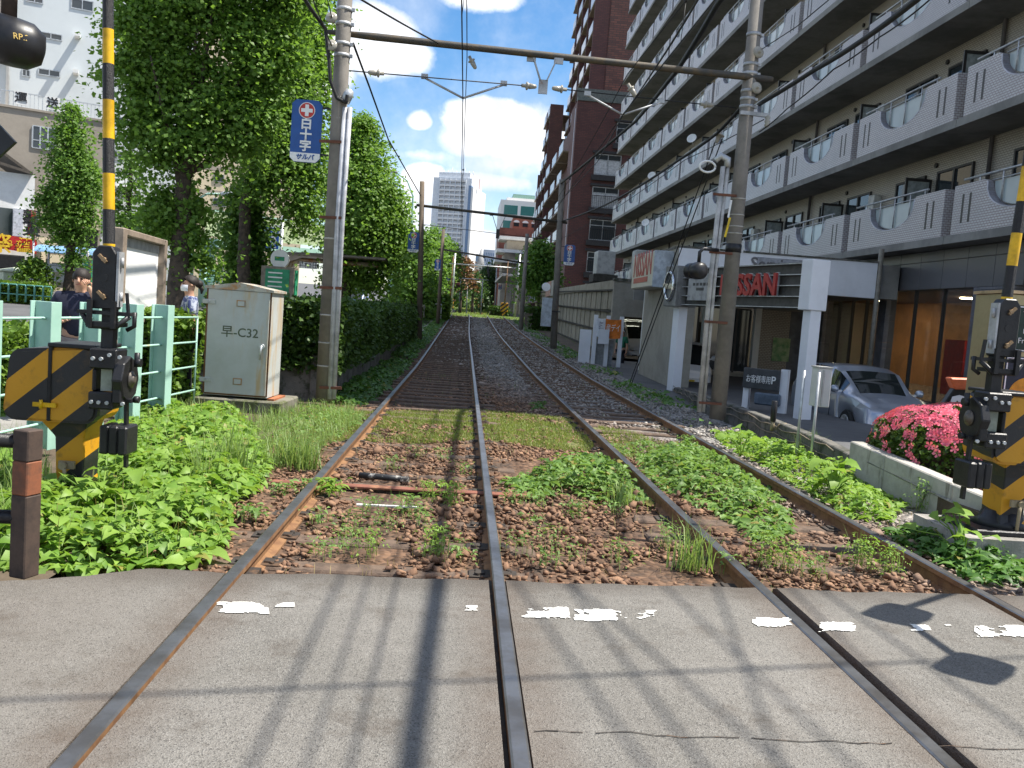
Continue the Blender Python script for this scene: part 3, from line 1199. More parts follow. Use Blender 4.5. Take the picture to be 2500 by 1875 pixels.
nb = 0
for k in range(10):
    z = FZ + k * FH + .2
    for j in range(-1, 10):
        y = UY0 + j * UL
        if not (visible((XF, y, z)) or visible((XF, y + UL, z + 1)) or visible((XW, y + 3, z - .3))):
            continue
        if y < AP0 - 3 or y + UL > AP1 + 1:
            continue
        b = link('balcony', bal_me, apt, (XF - XW, y - AP0 + .2, z))
        link('glass_panel', gl_me, b)
        link('handrail', rail_me, b)
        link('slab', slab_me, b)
        yy = y - AP0
        r_ = random.Random(k * 31 + j)
        wv = link('window', wb, apt, (-.015, yy + 1.2, z + .05))
        link('pane', pb, wv)
        if r_.random() < .5:
            link('curtain', cur_me, wv, (0, .9 if r_.random() < .5 else .05, .3))
        wv = link('window', wa, apt, (-.015, yy + 3.6, z + .85))
        link('pane', pa, wv)
        if r_.random() < .4:
            link('curtain', cur_me, wv)
        pf = link('partition_frame', part_me, apt, (-.03, yy + (3.25 if r_.random() < .8 else .9), z + .01))
        link('partition_panel', ppan_me, pf)
        if r_.random() < .35:
            link('water_heater', heat_me, apt, (-.003, yy + .45, z + .9))
        if r_.random() < .3:
            link('air_conditioner', ac_me, apt, (-.15, yy + 4.6, z + .01))
        link('vent_hood', vent_me, apt, (-.003, yy + 3.1, z + 2.3))
        nb += 1
for (px, py) in ((1592, 430), (1577, 545), (1413, 455), (1690, 340)):
    p_ = gx(px / K, py / K, XF - .12)
    q = MB().lathe([(.02, -.02), (.18, .03), (.27, .10), (.262, .105), (.17, .045), (.02, .0)], (p_.x - XW, p_.y - AP0, p_.z), (-.55, -.75, .4), 16)
    q.tube([(p_.x - XW, p_.y - AP0, p_.z), (p_.x - XW + .1, p_.y - AP0 + .1, p_.z - .3)], .02, 6)
    q.build('satellite_dish', m_white, apt)
for j in range(0, 10, 2):
    y = UY0 + j * UL + .55 - AP0
    MB().cyl((-.08, y + UL - .1, FZ), (-.08, y + UL - .1, APH - 6), .055, n=8).build('downpipe', mat('downpipe_brown', (.10, .09, .085), .5), apt)
# ground floor: dark stone facing and the showroom glass
SX = XF + .55
top = FZ - .02
ya, yb, yc, yd = gx(2088, 760, SX).y, gx(1905, 760, SX).y, gx(1888, 760, SX).y, gx(1772, 760, SX).y
zp = gx(1990, 626, SX).z
MB().bx(SX - XW + .05, SX - XW + .35, 0, 30, zp, top).build('stone_backing', m_soffit, apt)
yy = AP0 + .3
cols = []
while yy < 44:
    cols.append(yy)
    yy += 1.12
zmid = zp + (top - zp) * .72
for i, y in enumerate(cols):
    if visible((SX, y, zp), 60):
        MB().bx(SX - XW, SX - XW + .04, y - AP0 + .006, y + 1.108 - AP0, zp + .006, zmid).build('stone_panel', m_stonep, apt, bevel=.004)
        MB().bx(SX - XW, SX - XW + .04, y - AP0 + .006, y + 1.108 - AP0, zmid + .012, top).build('stone_panel', m_stonep, apt, bevel=.004)
m_stoneq = mat('blue_grey_stone', (.15, .152, .175), .35, scale=3)
for (y0, y1) in ((ya - 1.6, ya), (yb + .02, yc - .02), (yd + .02, yd + 1.5)):
    z = -.1
    big = True
    while z < zp - .02:
        h = min(.62 if big else .16, zp - z)
        if big:
            MB().bx(SX - XW - .01, SX - XW + .3, y0 - AP0, y1 - AP0, z + .005, z + h).build('stone_panel', m_stoneq, apt, bevel=.005)
        else:
            for f in range(2):
                w = (y1 - y0) / 2
                MB().bx(SX - XW - .01, SX - XW + .3, y0 + f * w - AP0 + .003, y0 + (f + 1) * w - AP0 - .003, z + .005, z + h).build('stone_panel', m_stoneq, apt, bevel=.005)
        z += h
        big = not big
m_shop = glass('shop_pane', (.05, .055, .05), .02, clear=.70)
for (y0, y1, nm) in ((ya, yb, 3), (yc, yd, 4)):
    for i in range(nm):
        w = (y1 - y0) / nm
        MB().bx(SX - XW + .10, SX - XW + .115, y0 + i * w - AP0 + .02, y0 + (i + 1) * w - AP0 - .02, 0, zp).build('shop_window', m_shop, apt)
        MB().bx(SX - XW + .06, SX - XW + .16, y0 + i * w - AP0 - .02, y0 + i * w - AP0 + .02, 0, zp).build('shop_mullion', m_frame, apt)
m_wood = mat('warm_wood', (.50, .23, .07), .5, scale=1.2)
ins = MB().bx(4.2, 4.4, 2, 30, 0, FZ)
ins.build('showroom_back_wall', m_wood, apt)
MB().bx(-.4, 4.2, 2, 30, -.06, .0).build('showroom_floor', mat('showroom_floor_tile', (.30, .28, .25), .25), apt)
MB().bx(-.4, 4.2, 2, 30, 3.0, 3.1).build('showroom_ceiling', mat('dark_ceiling', (.20, .13, .08), .8), apt)
lampm = mat('lit_lamp', (1, .82, .5), .5, emit=30)
for (a_, b_) in ((9.5, 1.5), (12.2, 2.4), (15.5, 1.4), (18, 2.6), (11, 3.2), (20, 1.6)):
    MB().cyl((b_, a_, 2.96), (b_, a_, 2.99), .22, n=14).build('ceiling_lamp', lampm, apt)
MB().bx(2.3, 2.42, yc - AP0 + .5, yc - AP0 + 1.6, 0, 1.7).build('red_display', mat('red_board', (.42, .02, .015), .4), apt)
for i, (y, z0, z1, x) in enumerate(((8.6, .9, 1.5, 3.9), (10.4, .7, 1.6, 3.95), (12.6, 1.0, 1.6, 3.95))):
    MB().bx(x, x + .06, y, y + 1.2, z0, z1).build('showroom_poster', mat('poster_tone', ((.09, .10, .07), (.06, .035, .02), (.13, .10, .06))[i], .4, col2=(.04, .10, .05), scale=4), apt)
MB().bx(2.6, 3.3, 8, 13, 0, .9).build('showroom_counter', mat('dark_counter', (.08, .045, .03), .4), apt, bevel=.02)

# ================================================================== service building with white fascia and beige wall
CX, CY = 5.66, 24.0
sv = thing('service_building', 'low service building with white fascia and beige flank wall behind the louvred red sign', 'building', (CX, CY, 0))
m_beige = mat('beige_render', (.33, .31, .26), .85, col2=(.27, .25, .21), scale=1.2, bump=.1)
zt_ = at(1469, 535, CY).z
zb_ = at(1889, 645, CY).z
xr = at(1893, 600, CY).x
MB().bx(0, .6, .012, 4.1, -.8, zt_).build('flank_wall', m_beige, sv)
MB().bx(-.02, .62, -.005, 4.12, zt_, zt_ + .06).build('coping', m_conc_dk, sv)
MB().bx(.012, xr - CX, -.01, .2, zb_, zt_ - .002).build('fascia', m_white2, sv)
MB().bx(.63, xr - CX + .01, -.03, 4.1, zt_, zt_ + .05).build('roof_edge', m_conc_dk, sv)
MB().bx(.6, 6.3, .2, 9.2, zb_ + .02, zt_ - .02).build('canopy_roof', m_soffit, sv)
MB().cyl((xr - CX + .08, .02, -.6), (xr - CX + .08, .02, zt_ + .4), .07, n=10).build('rain_pipe', mat('khaki_pipe', (.22, .20, .16), .5), sv)
# glazed back wall under the canopy
BY = 6.0
for i, (x0, x1, mm, z1) in enumerate(((.6, 2.3, m_pane, 2.2), (2.7, 4.1, m_pane, 2.2), (4.45, 5.5, m_wtile, zb_), (5.5, 6.3, m_stoneq, zb_))):
    if mm is m_pane:
        MB().bx(x0, x1, BY, BY + .03, .1, z1).build('window', mm, sv)
        q = MB()
        for x in np.linspace(x0, x1, 4):
            q.bx(x - .03, x + .03, BY - .03, BY + .02, .05, z1)
        q.bx(x0, x1, BY - .03, BY + .02, z1, z1 + .06)
        q.build('window_frame', m_frame, sv)
        MB().bx(x0 - .03, x1 + .03, BY - .02, BY + .1, -.6, .05).build('window_sill_wall', m_beige, sv)
    else:
        MB().bx(x0, x1, BY, BY + .2, -.6, z1).build('wall', mm, sv)
for x in (.45, 2.5, 4.27):
    MB().bx(x - .11, x + .11, BY - .35, BY - .1, -.6, zb_).build('white_pillar', m_white, sv, bevel=.01)
MB().bx(-.0, 6.3, BY - .06, BY + .1, 2.28, zb_).build('lintel', m_soffit, sv)
p0 = at(1672, 752, CY + BY - .05)
MB().bx(p0.x - CX - .05, p0.x - CX + .55, BY - .05, BY - .02, .55, 1.35).build('poster', mat('bright_poster', (.45, .55, .30), .5, col2=(.12, .30, .12), scale=3), sv)
text('lettering', 'Service', .46, mat('dark_grey_letter', (.14, .14, .15), .4), sv, (at(1672, 573, CY).x - CX, -.032, at(1672, 573, CY).z), (R(90), 0, 0), .012, bold=.006)
bq = at(1634, 573, CY)
MB().bx(bq.x - CX, bq.x - CX + 1.75, -.018, -.011, bq.z - .22, bq.z + .23).build('name_board', mat('grey_board', (.33, .34, .37), .5), sv)

# box sign with red lettering on the flank wall
sg = thing('box_sign', 'beige box sign with red lettering and a red bar on the beige flank wall', 'sign', (CX, 26.0, 0))
zs0, zs1 = at(1447, 622, 24.6).z, at(1447, 544, 24.6).z
MB().bx(-.55, -.004, -1.5, 1.64, zs0, zs1).build('sign_box', mat('cream_sign', (.52, .49, .40), .45, var=.04, scale=1), sg, bevel=.03)
MB().bx(-.555, -.006, -1.55, -1.495, zs0 - .01, zs1 + .01).build('end_cap', mat('pale_blue_metal', (.40, .45, .50), .4), sg, bevel=.01)
m_redl = mat('red_letter', (.40, .04, .035), .4, var=.08)
zc = (zs0 + zs1) / 2
text('lettering', 'NISSAN', .98, m_redl, sg, (-.555, .05, zc + .16), (R(90), 0, R(-90)), .006, sx=.80, bold=.012)
MB().bx(-.562, -.551, -.8, 1.24, zs0 + .16, zs0 + .31).build('red_bar', m_redl, sg)

# louvred sign on a white column
P1, P2 = Vector((6.92, 17.55, 0)), at(1478, 655, 22.5)
P2.z = 0
dv = (P2 - P1)
L = dv.length
ang = math.atan2(dv.y, dv.x)
ls = thing('louvred_sign', 'dark louvred sign with big red letters on a white column beside the silver car', 'sign', P1, ang)
z0, z1 = at(1770, 670, 17.55).z, at(1775, 566, 17.55).z
m_lou = mat('dark_louvre', (.075, .073, .068), .5)
MB().bx(.16, L, -.16, -.02, z0, z1).build('backing', m_lou, ls)
for i in range(5):
    z = z0 + .03 + (z1 - z0 - .06) * i / 4
    MB().bx(.14, L, -.02, .10, z - .008, z + .008).build('louvre', m_alu, ls)
MB().bx(-.16, .20, -.26, .17, z0 - .02, z1 + .03).build('end_plate', m_white2, ls, bevel=.015)
MB().bx(L, L + .65, -.36, .26, z0 - .03, z1 + .05).build('emblem_box', mat('grey_box', (.24, .24, .23), .5), ls, bevel=.015)
m_chr = mat('chrome', (.65, .66, .68), .15, .95, var=.03)
eq = MB()
for i in range(24):
    a0, a1 = 2 * math.pi * i / 24, 2 * math.pi * (i + 1) / 24
    eq.tube([(L + .32 + .22 * math.cos(a0), .30, (z0 + z1) / 2 + .35 * math.sin(a0)), (L + .32 + .22 * math.cos(a1), .30, (z0 + z1) / 2 + .35 * math.sin(a1))], .045, 6, False)
eq.bx(L + .03, L + .61, .26, .33, (z0 + z1) / 2 - .065, (z0 + z1) / 2 + .065)
eq.build('emblem', m_chr, ls)
text('lettering', 'NISSAN', .66, m_redl, ls, (L * .42, .12, (z0 + z1) / 2), (R(90), 0, R(180)), .03, sx=1.0, bold=.016)
text('lettering_edge', 'NISSAN', .66, m_alu, ls, (L * .42, .075, (z0 + z1) / 2), (R(90), 0, R(180)), .02, sx=1.0, bold=.03)
MB().bx(L * .70, L * .93, .10, .13, z0 + .14, z1 - .17).build('small_plate', mat('grey_plate', (.36, .36, .35), .5), ls)
pq = MB()
for i in range(5):
    pq.bx(L * (.735 + i * .032), L * (.757 + i * .032), .131, .134, (z0 + z1) / 2 + .02, (z0 + z1) / 2 + .09)
pq.bx(L * .78, L * .85, .131, .134, (z0 + z1) / 2 - .1, (z0 + z1) / 2 - .03)
pq.build('lettering', m_lou, ls)
MB().bx(-.12, .13, -.18, .08, -.62, z0).build('column', m_white2, ls, bevel=.01)
MB().bx(L + .16, L + .45, -.21, .05, -.62, z0).build('column', m_white2, ls, bevel=.01)

# parking sign
a_, b_ = at(1607, 812, 19.0), at(1684, 826, 18.5)
ps = thing('parking_sign', 'low dark grey parking board with white letters on two pale legs', 'sign', ((a_.x + b_.x) / 2, 18.75, 0), math.atan2(b_.y - a_.y, b_.x - a_.x))
w = (b_ - a_).length / 2
zm = (a_.z + b_.z) / 2
MB().bx(-w, w, -.05, .05, zm - .22, zm + .22).build('board', mat('slate_board', (.055, .058, .062), .45), ps, bevel=.012)
MB().bx(-w - .01, -w + .12, .055, .17, -.62, zm + .2).build('leg', m_white2, ps)
MB().bx(w + .0, w + .16, .03, .15, -.62, zm + .25).build('leg', m_white2, ps)
text('lettering', 'お客様専用', .18, m_white, ps, (-.05, -.056, zm - .02), (R(90), 0, 0), .003, sx=.62)
text('lettering', 'P', .23, m_white, ps, (w - .12, -.056, zm - .01), (R(90), 0, 0), .003, sx=.9, bold=.004)
MB().bx(-.1, w + .05, -.1, .1, zm - .55, zm - .29).build('bracket', mat('blue_grey', (.10, .13, .17), .5), ps, bevel=.03)

# ================================================================== garage with panelled flank
GX, GY0, GY1 = 5.96, 35.4, 77.0
gr = thing('garage_building', 'flat garage with three rows of weathered concrete panels along the right track', 'garage', (GX, GY0, 0))
gtop = at(1284, 600, GY0).z
m_gpan = mat('panel_concrete', (.33, .30, .235), .85, col2=(.24, .22, .17), scale=1.4, rust=(.11, .10, .075), rust_lo=.56, streak=True, world=True)
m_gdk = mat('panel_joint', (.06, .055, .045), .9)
base = .16
MB().bx(.10, .4, .5, GY1 - GY0, -.3, gtop - .2).bx(.3, 9, 20.2, GY1 - GY0, -.3, gtop - .2).build('core', m_gdk, gr)
rows = 3
ph = (gtop - .42 - base) / rows
npan = 0
for r_ in range(rows):
    y = .3
    k = 0
    while y < GY1 - GY0 - .4:
        w = .52 if k % 3 == 1 else .74
        zz = (zt(GY0 + y) - zt(GY0)) * .75
        MB().bx(-.03 + .03 * (k % 2), .10, y, y + w * 1.25 - .08, base + r_ * ph + .07 + zz, base + (r_ + 1) * ph - .02 + zz).build('wall_panel', m_gpan, gr, bevel=.012)
        y += w * 1.25
        k += 1
        npan += 1
for r_ in range(rows + 1):
    MB().beam((-.07, .3, base + r_ * ph ), (-.07, GY1 - GY0, base + r_ * ph + (zt(GY1) - zt(GY0)) * .75), .12, .07).build('ledge', m_gdk, gr)
MB().beam((-.02, .2, gtop - .2), (-.02, GY1 - GY0, gtop - .2 + .4), .14, .36).build('parapet', m_gpan, gr)
MB().bx(-.02, .28, .3, GY1 - GY0, -.3, base + .1).build('plinth', m_conc_dk, gr)
# front: frame of the opening, lights inside
xl, xr_ = 0.0, 5.4
zl = at(1300, 680, GY0).z
MB().bx(-.1, .42, 0, .28, -.7, gtop - .02).build('front_pier', m_beige, gr)
MB().bx(.42, xr_, 0, .28, zl, gtop - .06).build('lintel_beam', m_beige, gr)
MB().bx(-.12, xr_ + .1, -.06, .35, gtop - .06, gtop + .06).build('coping', m_conc_dk, gr)
MB().bx(xr_, xr_ + .4, 0, .28, -.7, gtop - .06).build('front_pier', m_beige, gr)
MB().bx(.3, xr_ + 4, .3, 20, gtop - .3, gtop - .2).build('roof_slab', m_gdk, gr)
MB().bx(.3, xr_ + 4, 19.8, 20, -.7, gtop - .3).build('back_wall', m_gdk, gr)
m_tube = mat('lit_tube', (.95, 1.0, .78), .4, emit=7)
for i in range(7):
    for x in (.8, 2.0, 3.2):
        MB().bx(x, x + .9, 2.2 + i * 2.4, 2.3 + i * 2.4, gtop - .42, gtop - .36).build('tube_lamp', m_tube, gr)
# plant on its roof
m_unit = mat('unit_grey', (.42, .42, .40), .5, scale=3)
ur = thing('roof_unit', 'tall pale air conditioning unit standing on the garage roof', 'air conditioner', (GX + 1.25, GY0 + 1.3, gtop + .06))
hu = at(1300, 535, GY0 + 1.3).z - gtop - .06
MB().bx(-.4, .4, -.45, .45, .1, hu).build('cabinet', m_unit, ur, bevel=.03)
MB().bx(-.42, -.40, -.36, .36, hu * .55, hu - .1).build('grille', m_steel, ur)
MB().bx(-.42, -.40, -.36, .36, .18, hu * .5).build('grille', m_steel, ur)
MB().tube([(.32, -.36, .35), (.5, -.36, .42), (.52, -.36, .15), (.35, -.36, .1), (-.3, -.36, .1)], .03, 6).build('pipe', m_alu, ur)
MB().bx(-.32, .32, -.37, .37, -.06, .1).build('skid', m_gdk, ur)
ur2 = thing('roof_unit', 'low pale air conditioning unit on a dark stand further along the garage roof', 'air conditioner', (GX + .8, GY0 + 9.0, gtop + .1))
MB().bx(-.45, .45, -.65, .65, .5, 1.65).build('cabinet', m_unit, ur2, bevel=.03)
MB().bx(-.6, .6, -.8, .8, .12, .5).build('stand', m_gdk, ur2)
# two-tone board on the far end
a_ = at(1180, 632, 44)
wb_ = thing('wall_board', 'weathered red and grey notice boards on the far garage panels', 'notice board', (GX - .06, 58.0, 0))
for i, mm in enumerate((mat('faded_red', (.45, .17, .13), .6, col2=(.5, .4, .33), scale=6), mat('faded_grey', (.42, .40, .37), .6, col2=(.3, .28, .26), scale=6))):
    MB().bx(-.08, -.02, i * -4.0 + 4.2, i * -4.0 + 7.8, 2.95, 4.0).build('board', mm, wb_)

# banner on posts in the garage mouth
bn_ = thing('banner_stand', 'orange and white cloth banner stretched between pale posts at the garage mouth', 'banner', (6.0, 30.4, 0))
b0, b1 = at(1288, 718, 30.4), at(1337, 720, 30.4)
for xx in (b0.x - .04, (b0.x + b1.x) / 2, b1.x + .07):
    MB().bx(xx - .065, xx + .065, 30.38, 30.5, -.55, at(1330, 683, 30.4).z).build('post', m_white2, bn_, world=True)


def cloth(name, x0, x1, z0, z1, y, m, sag=.05):
    V, F = [], []
    nx_, nz_ = 14, 6
    for j in range(nz_ + 1):
        for i in range(nx_ + 1):
            u = i / nx_
            V.append((x0 + (x1 - x0) * u - bn_.location.x, y + .02 * math.sin(u * 9 + j) - bn_.location.y, z0 + (z1 - z0) * j / nz_ - sag * 4 * u * (1 - u)))
    for j in range(nz_):
        for i in range(nx_):
            k = j * (nx_ + 1) + i
            F.append((k, k + 1, k + nx_ + 2, k + nx_ + 1))
    me = bpy.data.meshes.new(name)
    me.from_pydata(V, [], F)
    me.materials.append(m)
    return link(name, me, bn_)


zz0, zz1 = at(1310, 728, 30.3).z, at(1310, 688, 30.3).z
xm = b0.x + (b1.x - b0.x) * .36
cloth('white_cloth', b0.x, xm, zz0, zz1, 30.32, m_white2, .02)
cloth('orange_cloth', xm, b1.x + .04, zz0 - .02, zz1, 30.31, mat('orange_cloth_tone', (.72, .20, .03), .8), .03)
text('lettering', '日産デイズ', .27, m_white, bn_, ((xm + b1.x) / 2 + .02, 30.27, (zz0 + zz1) / 2 - .01), (R(90), 0, 0), .002, sx=.62, world=True)
text('lettering', 'あんしん', .17, mat('navy_ink', (.05, .06, .12), .6), bn_, (b0.x + .12, 30.27, (zz0 + zz1) / 2), (R(90), R(90), 0), .002, sx=.6, world=True)
MB().bx(b0.x, b0.x + .65, 30.55, 30.6, -.5, .85).build('low_screen', mat('grey_screen', (.27, .28, .28), .5), bn_, world=True)
MB().bx(b0.x - .55, b0.x - .16, 30.45, 30.5, -.4, 1.15).build('white_panel', m_white2, bn_, world=True)
MB().bx(b0.x + .06, b0.x + .42, 30.2, 30.25, .70, 1.2).build('white_plate', m_white2, bn_, world=True)
gu = thing('blue_tray', 'blue plastic sheet lying by the foot of the beige wall', 'plastic sheet', gz(1340, 818, -.3))
q = MB()
for i in range(6):
    for j in range(4):
        pass
q.bx(-.4, .6, -.45, .4, .0, .1)
q.build('tray', mat('blue_plastic', (.02, .14, .45), .4), gu, bevel=.04)

# ================================================================== red brick tower block beyond
BX, BYY = 9.4, 87.0
m_brick = tilemat('dark_red_brick', (.13, .045, .036), (.09, .032, .028), (.05, .03, .028), .45, .16, 'ANY', .02, .7, bump=.3)
m_brick2 = tilemat('mottled_brick', (.20, .075, .05), (.10, .04, .032), (.06, .04, .035), .7, .22, 'ANY', .03, .7, bump=.3)
m_bdk = mat('charcoal_trim', (.035, .034, .036), .6)
m_bgl = glass('pale_balcony_glass', (.50, .54, .62), .25)
tb = thing('brick_apartment_tower', 'dark red brick apartment tower with pale glass balconies stepping down away from the tracks', 'apartment tower', (BX, BYY, 0))
H1, H2, H3 = 52, 29, 22
MB().bx(0, 24, 0, 5, 0, 22.5).build('lower_wall', m_brick, tb)
MB().bx(3.2, 24, 5.005, 28, 0, H1).build('tower_wall', m_brick2, tb)
MB().bx(.9, 24, 5.005, 30, 0, 22.4).build('podium_wall', m_brick, tb)
MB().bx(2.9, 24, 30.005, 40, 0, H2).build('step_wall', m_brick, tb)
MB().bx(2.9, 24, 40.005, 48, 0, H3).build('step_wall', m_brick, tb)
MB().bx(-.02, .8, 1.0, 1.4, 7, 22).build('grey_strip', mat('lilac_cladding', (.42, .41, .48), .5), tb)
FHB = 3.05
slabm = mat('balcony_underside', (.22, .175, .12), .8)
bp = MB().bx(-.06, .0, 0, 1, 0, 1.05).mesh('balcony_glass', m_bgl)
bs = MB().bx(-.02, 1.6, 0, 1, -.16, 0).mesh('balcony_slab', slabm)
bw = MB().bx(-.03, .03, 0, 1, 0, 2.1).mesh('balcony_window', m_pane)
for seg, (y0, y1, x, hmax, hmin) in enumerate(((5.4, 10.4, 1.6, H1, 23.5), (10.8, 16.6, 1.6, H1, 23.5), (17, 22.5, 1.6, H1, 0), (23, 28, 1.6, H1, 0), (30.3, 35, -.2, H2, 0),
                                               (35.2, 39.8, -.2, H2, 0), (40.3, 44, -.2, H3, 0), (44.2, 47.8, -.2, H3, 0), (5.4, 12, -.5, 22.4, 3), (12.4, 20, -.5, 22.4, 3), (20.4, 28, -.5, 22.4, 3))):
    z = 3.4
    while z < hmax - 1:
        if z > hmin:
            if visible((BX + x, BYY + (y0 + y1) / 2, z), 60):
                wd = (y1 - y0) * .62
                s = link('balcony_slab', bs, tb, (x, y0, z), None, (2 if seg in (4, 5, 6, 7) else 1, y1 - y0 - .15, 1))
                link('balcony_glass', bp, tb, (x, y0 + .1, z), None, (1, wd, 1))
                link('balcony_window', bw, tb, (x + (3.05 if seg in (4, 5, 6, 7) else 1.57), y0 + .6, z), None, (1, wd * .8, 1))
        z += FHB
    if seg < 8:
        MB().bx(x - .02, x + 1.7, y0 - .28, y0 - .02, 0, hmax).build('pier', m_brick, tb)
# front windows
fw = MB()
fw.bx(0, 2.6, -.05, .02, 0, .08).bx(0, 2.6, -.05, .02, 1.92, 2.0).bx(0, .08, -.05, .02, .08, 1.92).bx(2.52, 2.6, -.05, .02, .08, 1.92).bx(1.27, 1.33, -.05, .02, .08, 1.92).bx(.08, 2.52, -.05, .02, 1.4, 1.46)
fw_me = fw.mesh('window', m_alu)
fp_me = MB().bx(.08, 1.27, -.02, .0, .08, 1.92).bx(1.33, 2.52, -.02, .0, .08, 1.92).mesh('pane', m_pane)
fc_me = MB().bx(.1, 1.25, -.03, -.022, .1, 1.38).bx(1.35, 2.5, -.03, -.022, .1, 1.38).mesh('blind', m_curtain)
fg_me = MB()
for i in range(13):
    fg_me.bx(.02 + i * .21, .05 + i * .21, -.22, -.19, .0, 1.1)
fg_me.bx(0, 2.6, -.23, -.18, 1.1, 1.16)
fg_me = fg_me.mesh('window_railing', m_bdk)
fb_me = MB().bx(-.25, 2.85, -.3, 0, -.55, -.04).mesh('window_sill', m_bdk)
fl_me = MB().bx(-.25, 2.85, -.3, 0, 2.06, 2.28).mesh('window_lintel', m_bdk)
for r_ in range(6):
    z = 3.0 + r_ * 3.15
    for cidx in range(2):
        x = 2.1 + cidx * 4.6 + (1.9 if r_ == 5 else 0)
        w_ = link('window', fw_me, tb, (x, -.01, z))
        link('pane', fp_me, w_)
        link('window_sill', fb_me, w_)
        link('window_lintel', fl_me, w_)
        if r_ in (4,) or (r_ + cidx) % 3 == 0:
            link('blind', fc_me, w_)
        if r_ != 4:
            link('window_railing', fg_me, w_)
MB().bx(0, 10, -.1, .6, 22.52, 22.9).bx(.1, 9, 2.0, 2.06, 22.9, 24.2).build('terrace_screen', mat('lattice', (.12, .14, .13), .7), tb)

# ================================================================== buildings in the distance
m_twr = tilemat('tower_cladding', (.70, .72, .75), (.64, .67, .71), (.42, .45, .50), 3.4, 3.3, 'ANY', .02, .5, bump=.1)  # distance haze put into the colour: paler, bluer cladding
m_twr_w = mat('tower_white', (.74, .72, .69), .6, scale=.02, var=.05)
m_twr_b = mat('tower_blue_glass', (.16, .24, .38), .2)
TY = 640
a_, b_, c_, d_ = at(923, 600, TY), at(1001, 600, TY), at(1030, 600, TY + 12), at(960, 372, TY)
tw = thing('high_rise_tower', 'pale grey high-rise tower with stacked balconies and a white right flank on the horizon', 'tower', (a_.x, TY, 0), R(-17))
w1, w2, th = (b_.x - a_.x) * 1.10, (c_.x - b_.x) * .5, d_.z
MB().bx(0, w1, 0, 26, -5, th - 4).build('main_block', m_twr, tw)
MB().bx(3, w1 - 2, 2, 24, th - 4, th).build('crown', m_twr, tw)
MB().bx(w1 * .93, w1 + .02, -.25, 4, -5, th - 9).build('glass_recess', m_twr_b, tw)
MB().bx(w1 + .03, w1 + 1.5, 0, 32, -5, th - 10).build('white_flank', m_twr_w, tw)
mb_ = mat('tower_band', (.42, .42, .46), .6)
band = MB().bx(w1 * .18, w1 * .86, -1.2, -.02, 0, .35).mesh('balcony_band', mb_)
rail = MB().bx(w1 * .18, w1 * .86, -1.25, -1.15, .35, 1.4).mesh('balcony_front', m_twr_w)
z = 12
while z < th - 6:
    link('balcony_band', band, tw, (0, 0, z))
    link('balcony_front', rail, tw, (0, 0, z))
    z += 3.3
for x in np.linspace(w1 * .18, w1 * .86, 6):
    MB().bx(x - .25, x + .25, -1.35, -.02, 5, th - 5).build('pier', m_twr, tw)
for i in range(9):
    MB().cyl((2 + i * w1 / 9, 6, th - 4), (2 + i * w1 / 9, 6, th + (2 if i % 3 else 4)), .22, n=5).build('aerial', m_steel, tw)
MB().bx(w1 + w2 * .58, w1 + w2 * .66, 8, 10, th - 10, th - 3).build('roof_mast', mat('mast_red', (.6, .45, .42), .6), tw)

OY = 215
a_, b_ = at(1073, 560, OY), at(1152, 560, OY)
of = thing('office_building', 'white office block with green glazed bands and a planted roof terrace beyond the brick tower', 'office building', (a_.x, OY, 0))
w1 = b_.x - a_.x
oh = at(1100, 432, OY).z
MB().bx(0, w1 + 14, 0, 20, -2, oh).build('wall', m_twr_w, of)
m_grn = glass('green_glass', (.06, .22, .20), .1)
for k in range(6):
    z = oh - 3.4 - k * 3.7
    for i in range(3):
        MB().bx(.9 + i * (w1 / 2.2), .9 + i * (w1 / 2.2) + w1 / 2.7, -.06, .02, z, z + 2.2).build('window', m_grn, of)
MB().bx(1.5, w1 + 10, 3, 16, oh, oh + 1.0).build('parapet', m_twr_w, of)
MB().bx(w1 * .35, w1 + 8, 5, 15, oh + 1, oh + 2.2).build('roof_house', mat('copper_green', (.25, .42, .34), .6), of)
RB = 170
a_, b_ = at(1102, 560, RB), at(1150, 560, RB)
rb = thing('orange_brick_building', 'orange brick building with small white arches in front of the white office block', 'building', (a_.x, RB, 0))
MB().bx(0, 12, 0, 12, 0, at(1110, 470, RB).z).build('wall', mat('orange_brick', (.30, .12, .08), .8, scale=1), rb)
MB().bx(-2.4, 12, -1.5, 12, 0, at(1110, 495, RB).z).build('lower_wall', mat('orange_brick_dark', (.24, .085, .06), .8, scale=1), rb)
for i in range(3):
    x = .7 + i * 1.7
    z = at(1110, 480, RB).z
    q = MB()
    pts = [(.6 * math.cos(math.pi * j / 8), .45 * math.sin(math.pi * j / 8)) for j in range(9)]
    q.prism(pts, -.08, Matrix(((1, 0, 0, x), (0, 1, 0, -.01), (0, 0, 1, z), (0, 0, 0, 1))))
    q.build('arch', m_white, rb)
    MB().bx(x - .5, x + .5, -.06, .01, z - .75, z - .1).build('window', m_pane, rb)
wy = 140
a_ = at(1092, 560, wy)
wk = thing('stepped_house', 'beige stepped house with white canopies under the orange brick building', 'house', (a_.x, wy, 0))
for i, (x0, y0, zz) in enumerate(((0, 0, at(1100, 512, wy).z), (-.4, -4, at(1100, 540, wy - 4).z), (-.8, -9, at(1100, 562, wy - 9).z))):
    MB().bx(x0, 12, y0, y0 + 10, 0, zz - .5).build('wall', mat('beige_house', (.36, .32, .26), .8, scale=.6), wk)
    MB().bx(x0 - 1.2, 12, y0 - 1.5, y0 + 6, zz - .45, zz).build('canopy', m_white, wk)
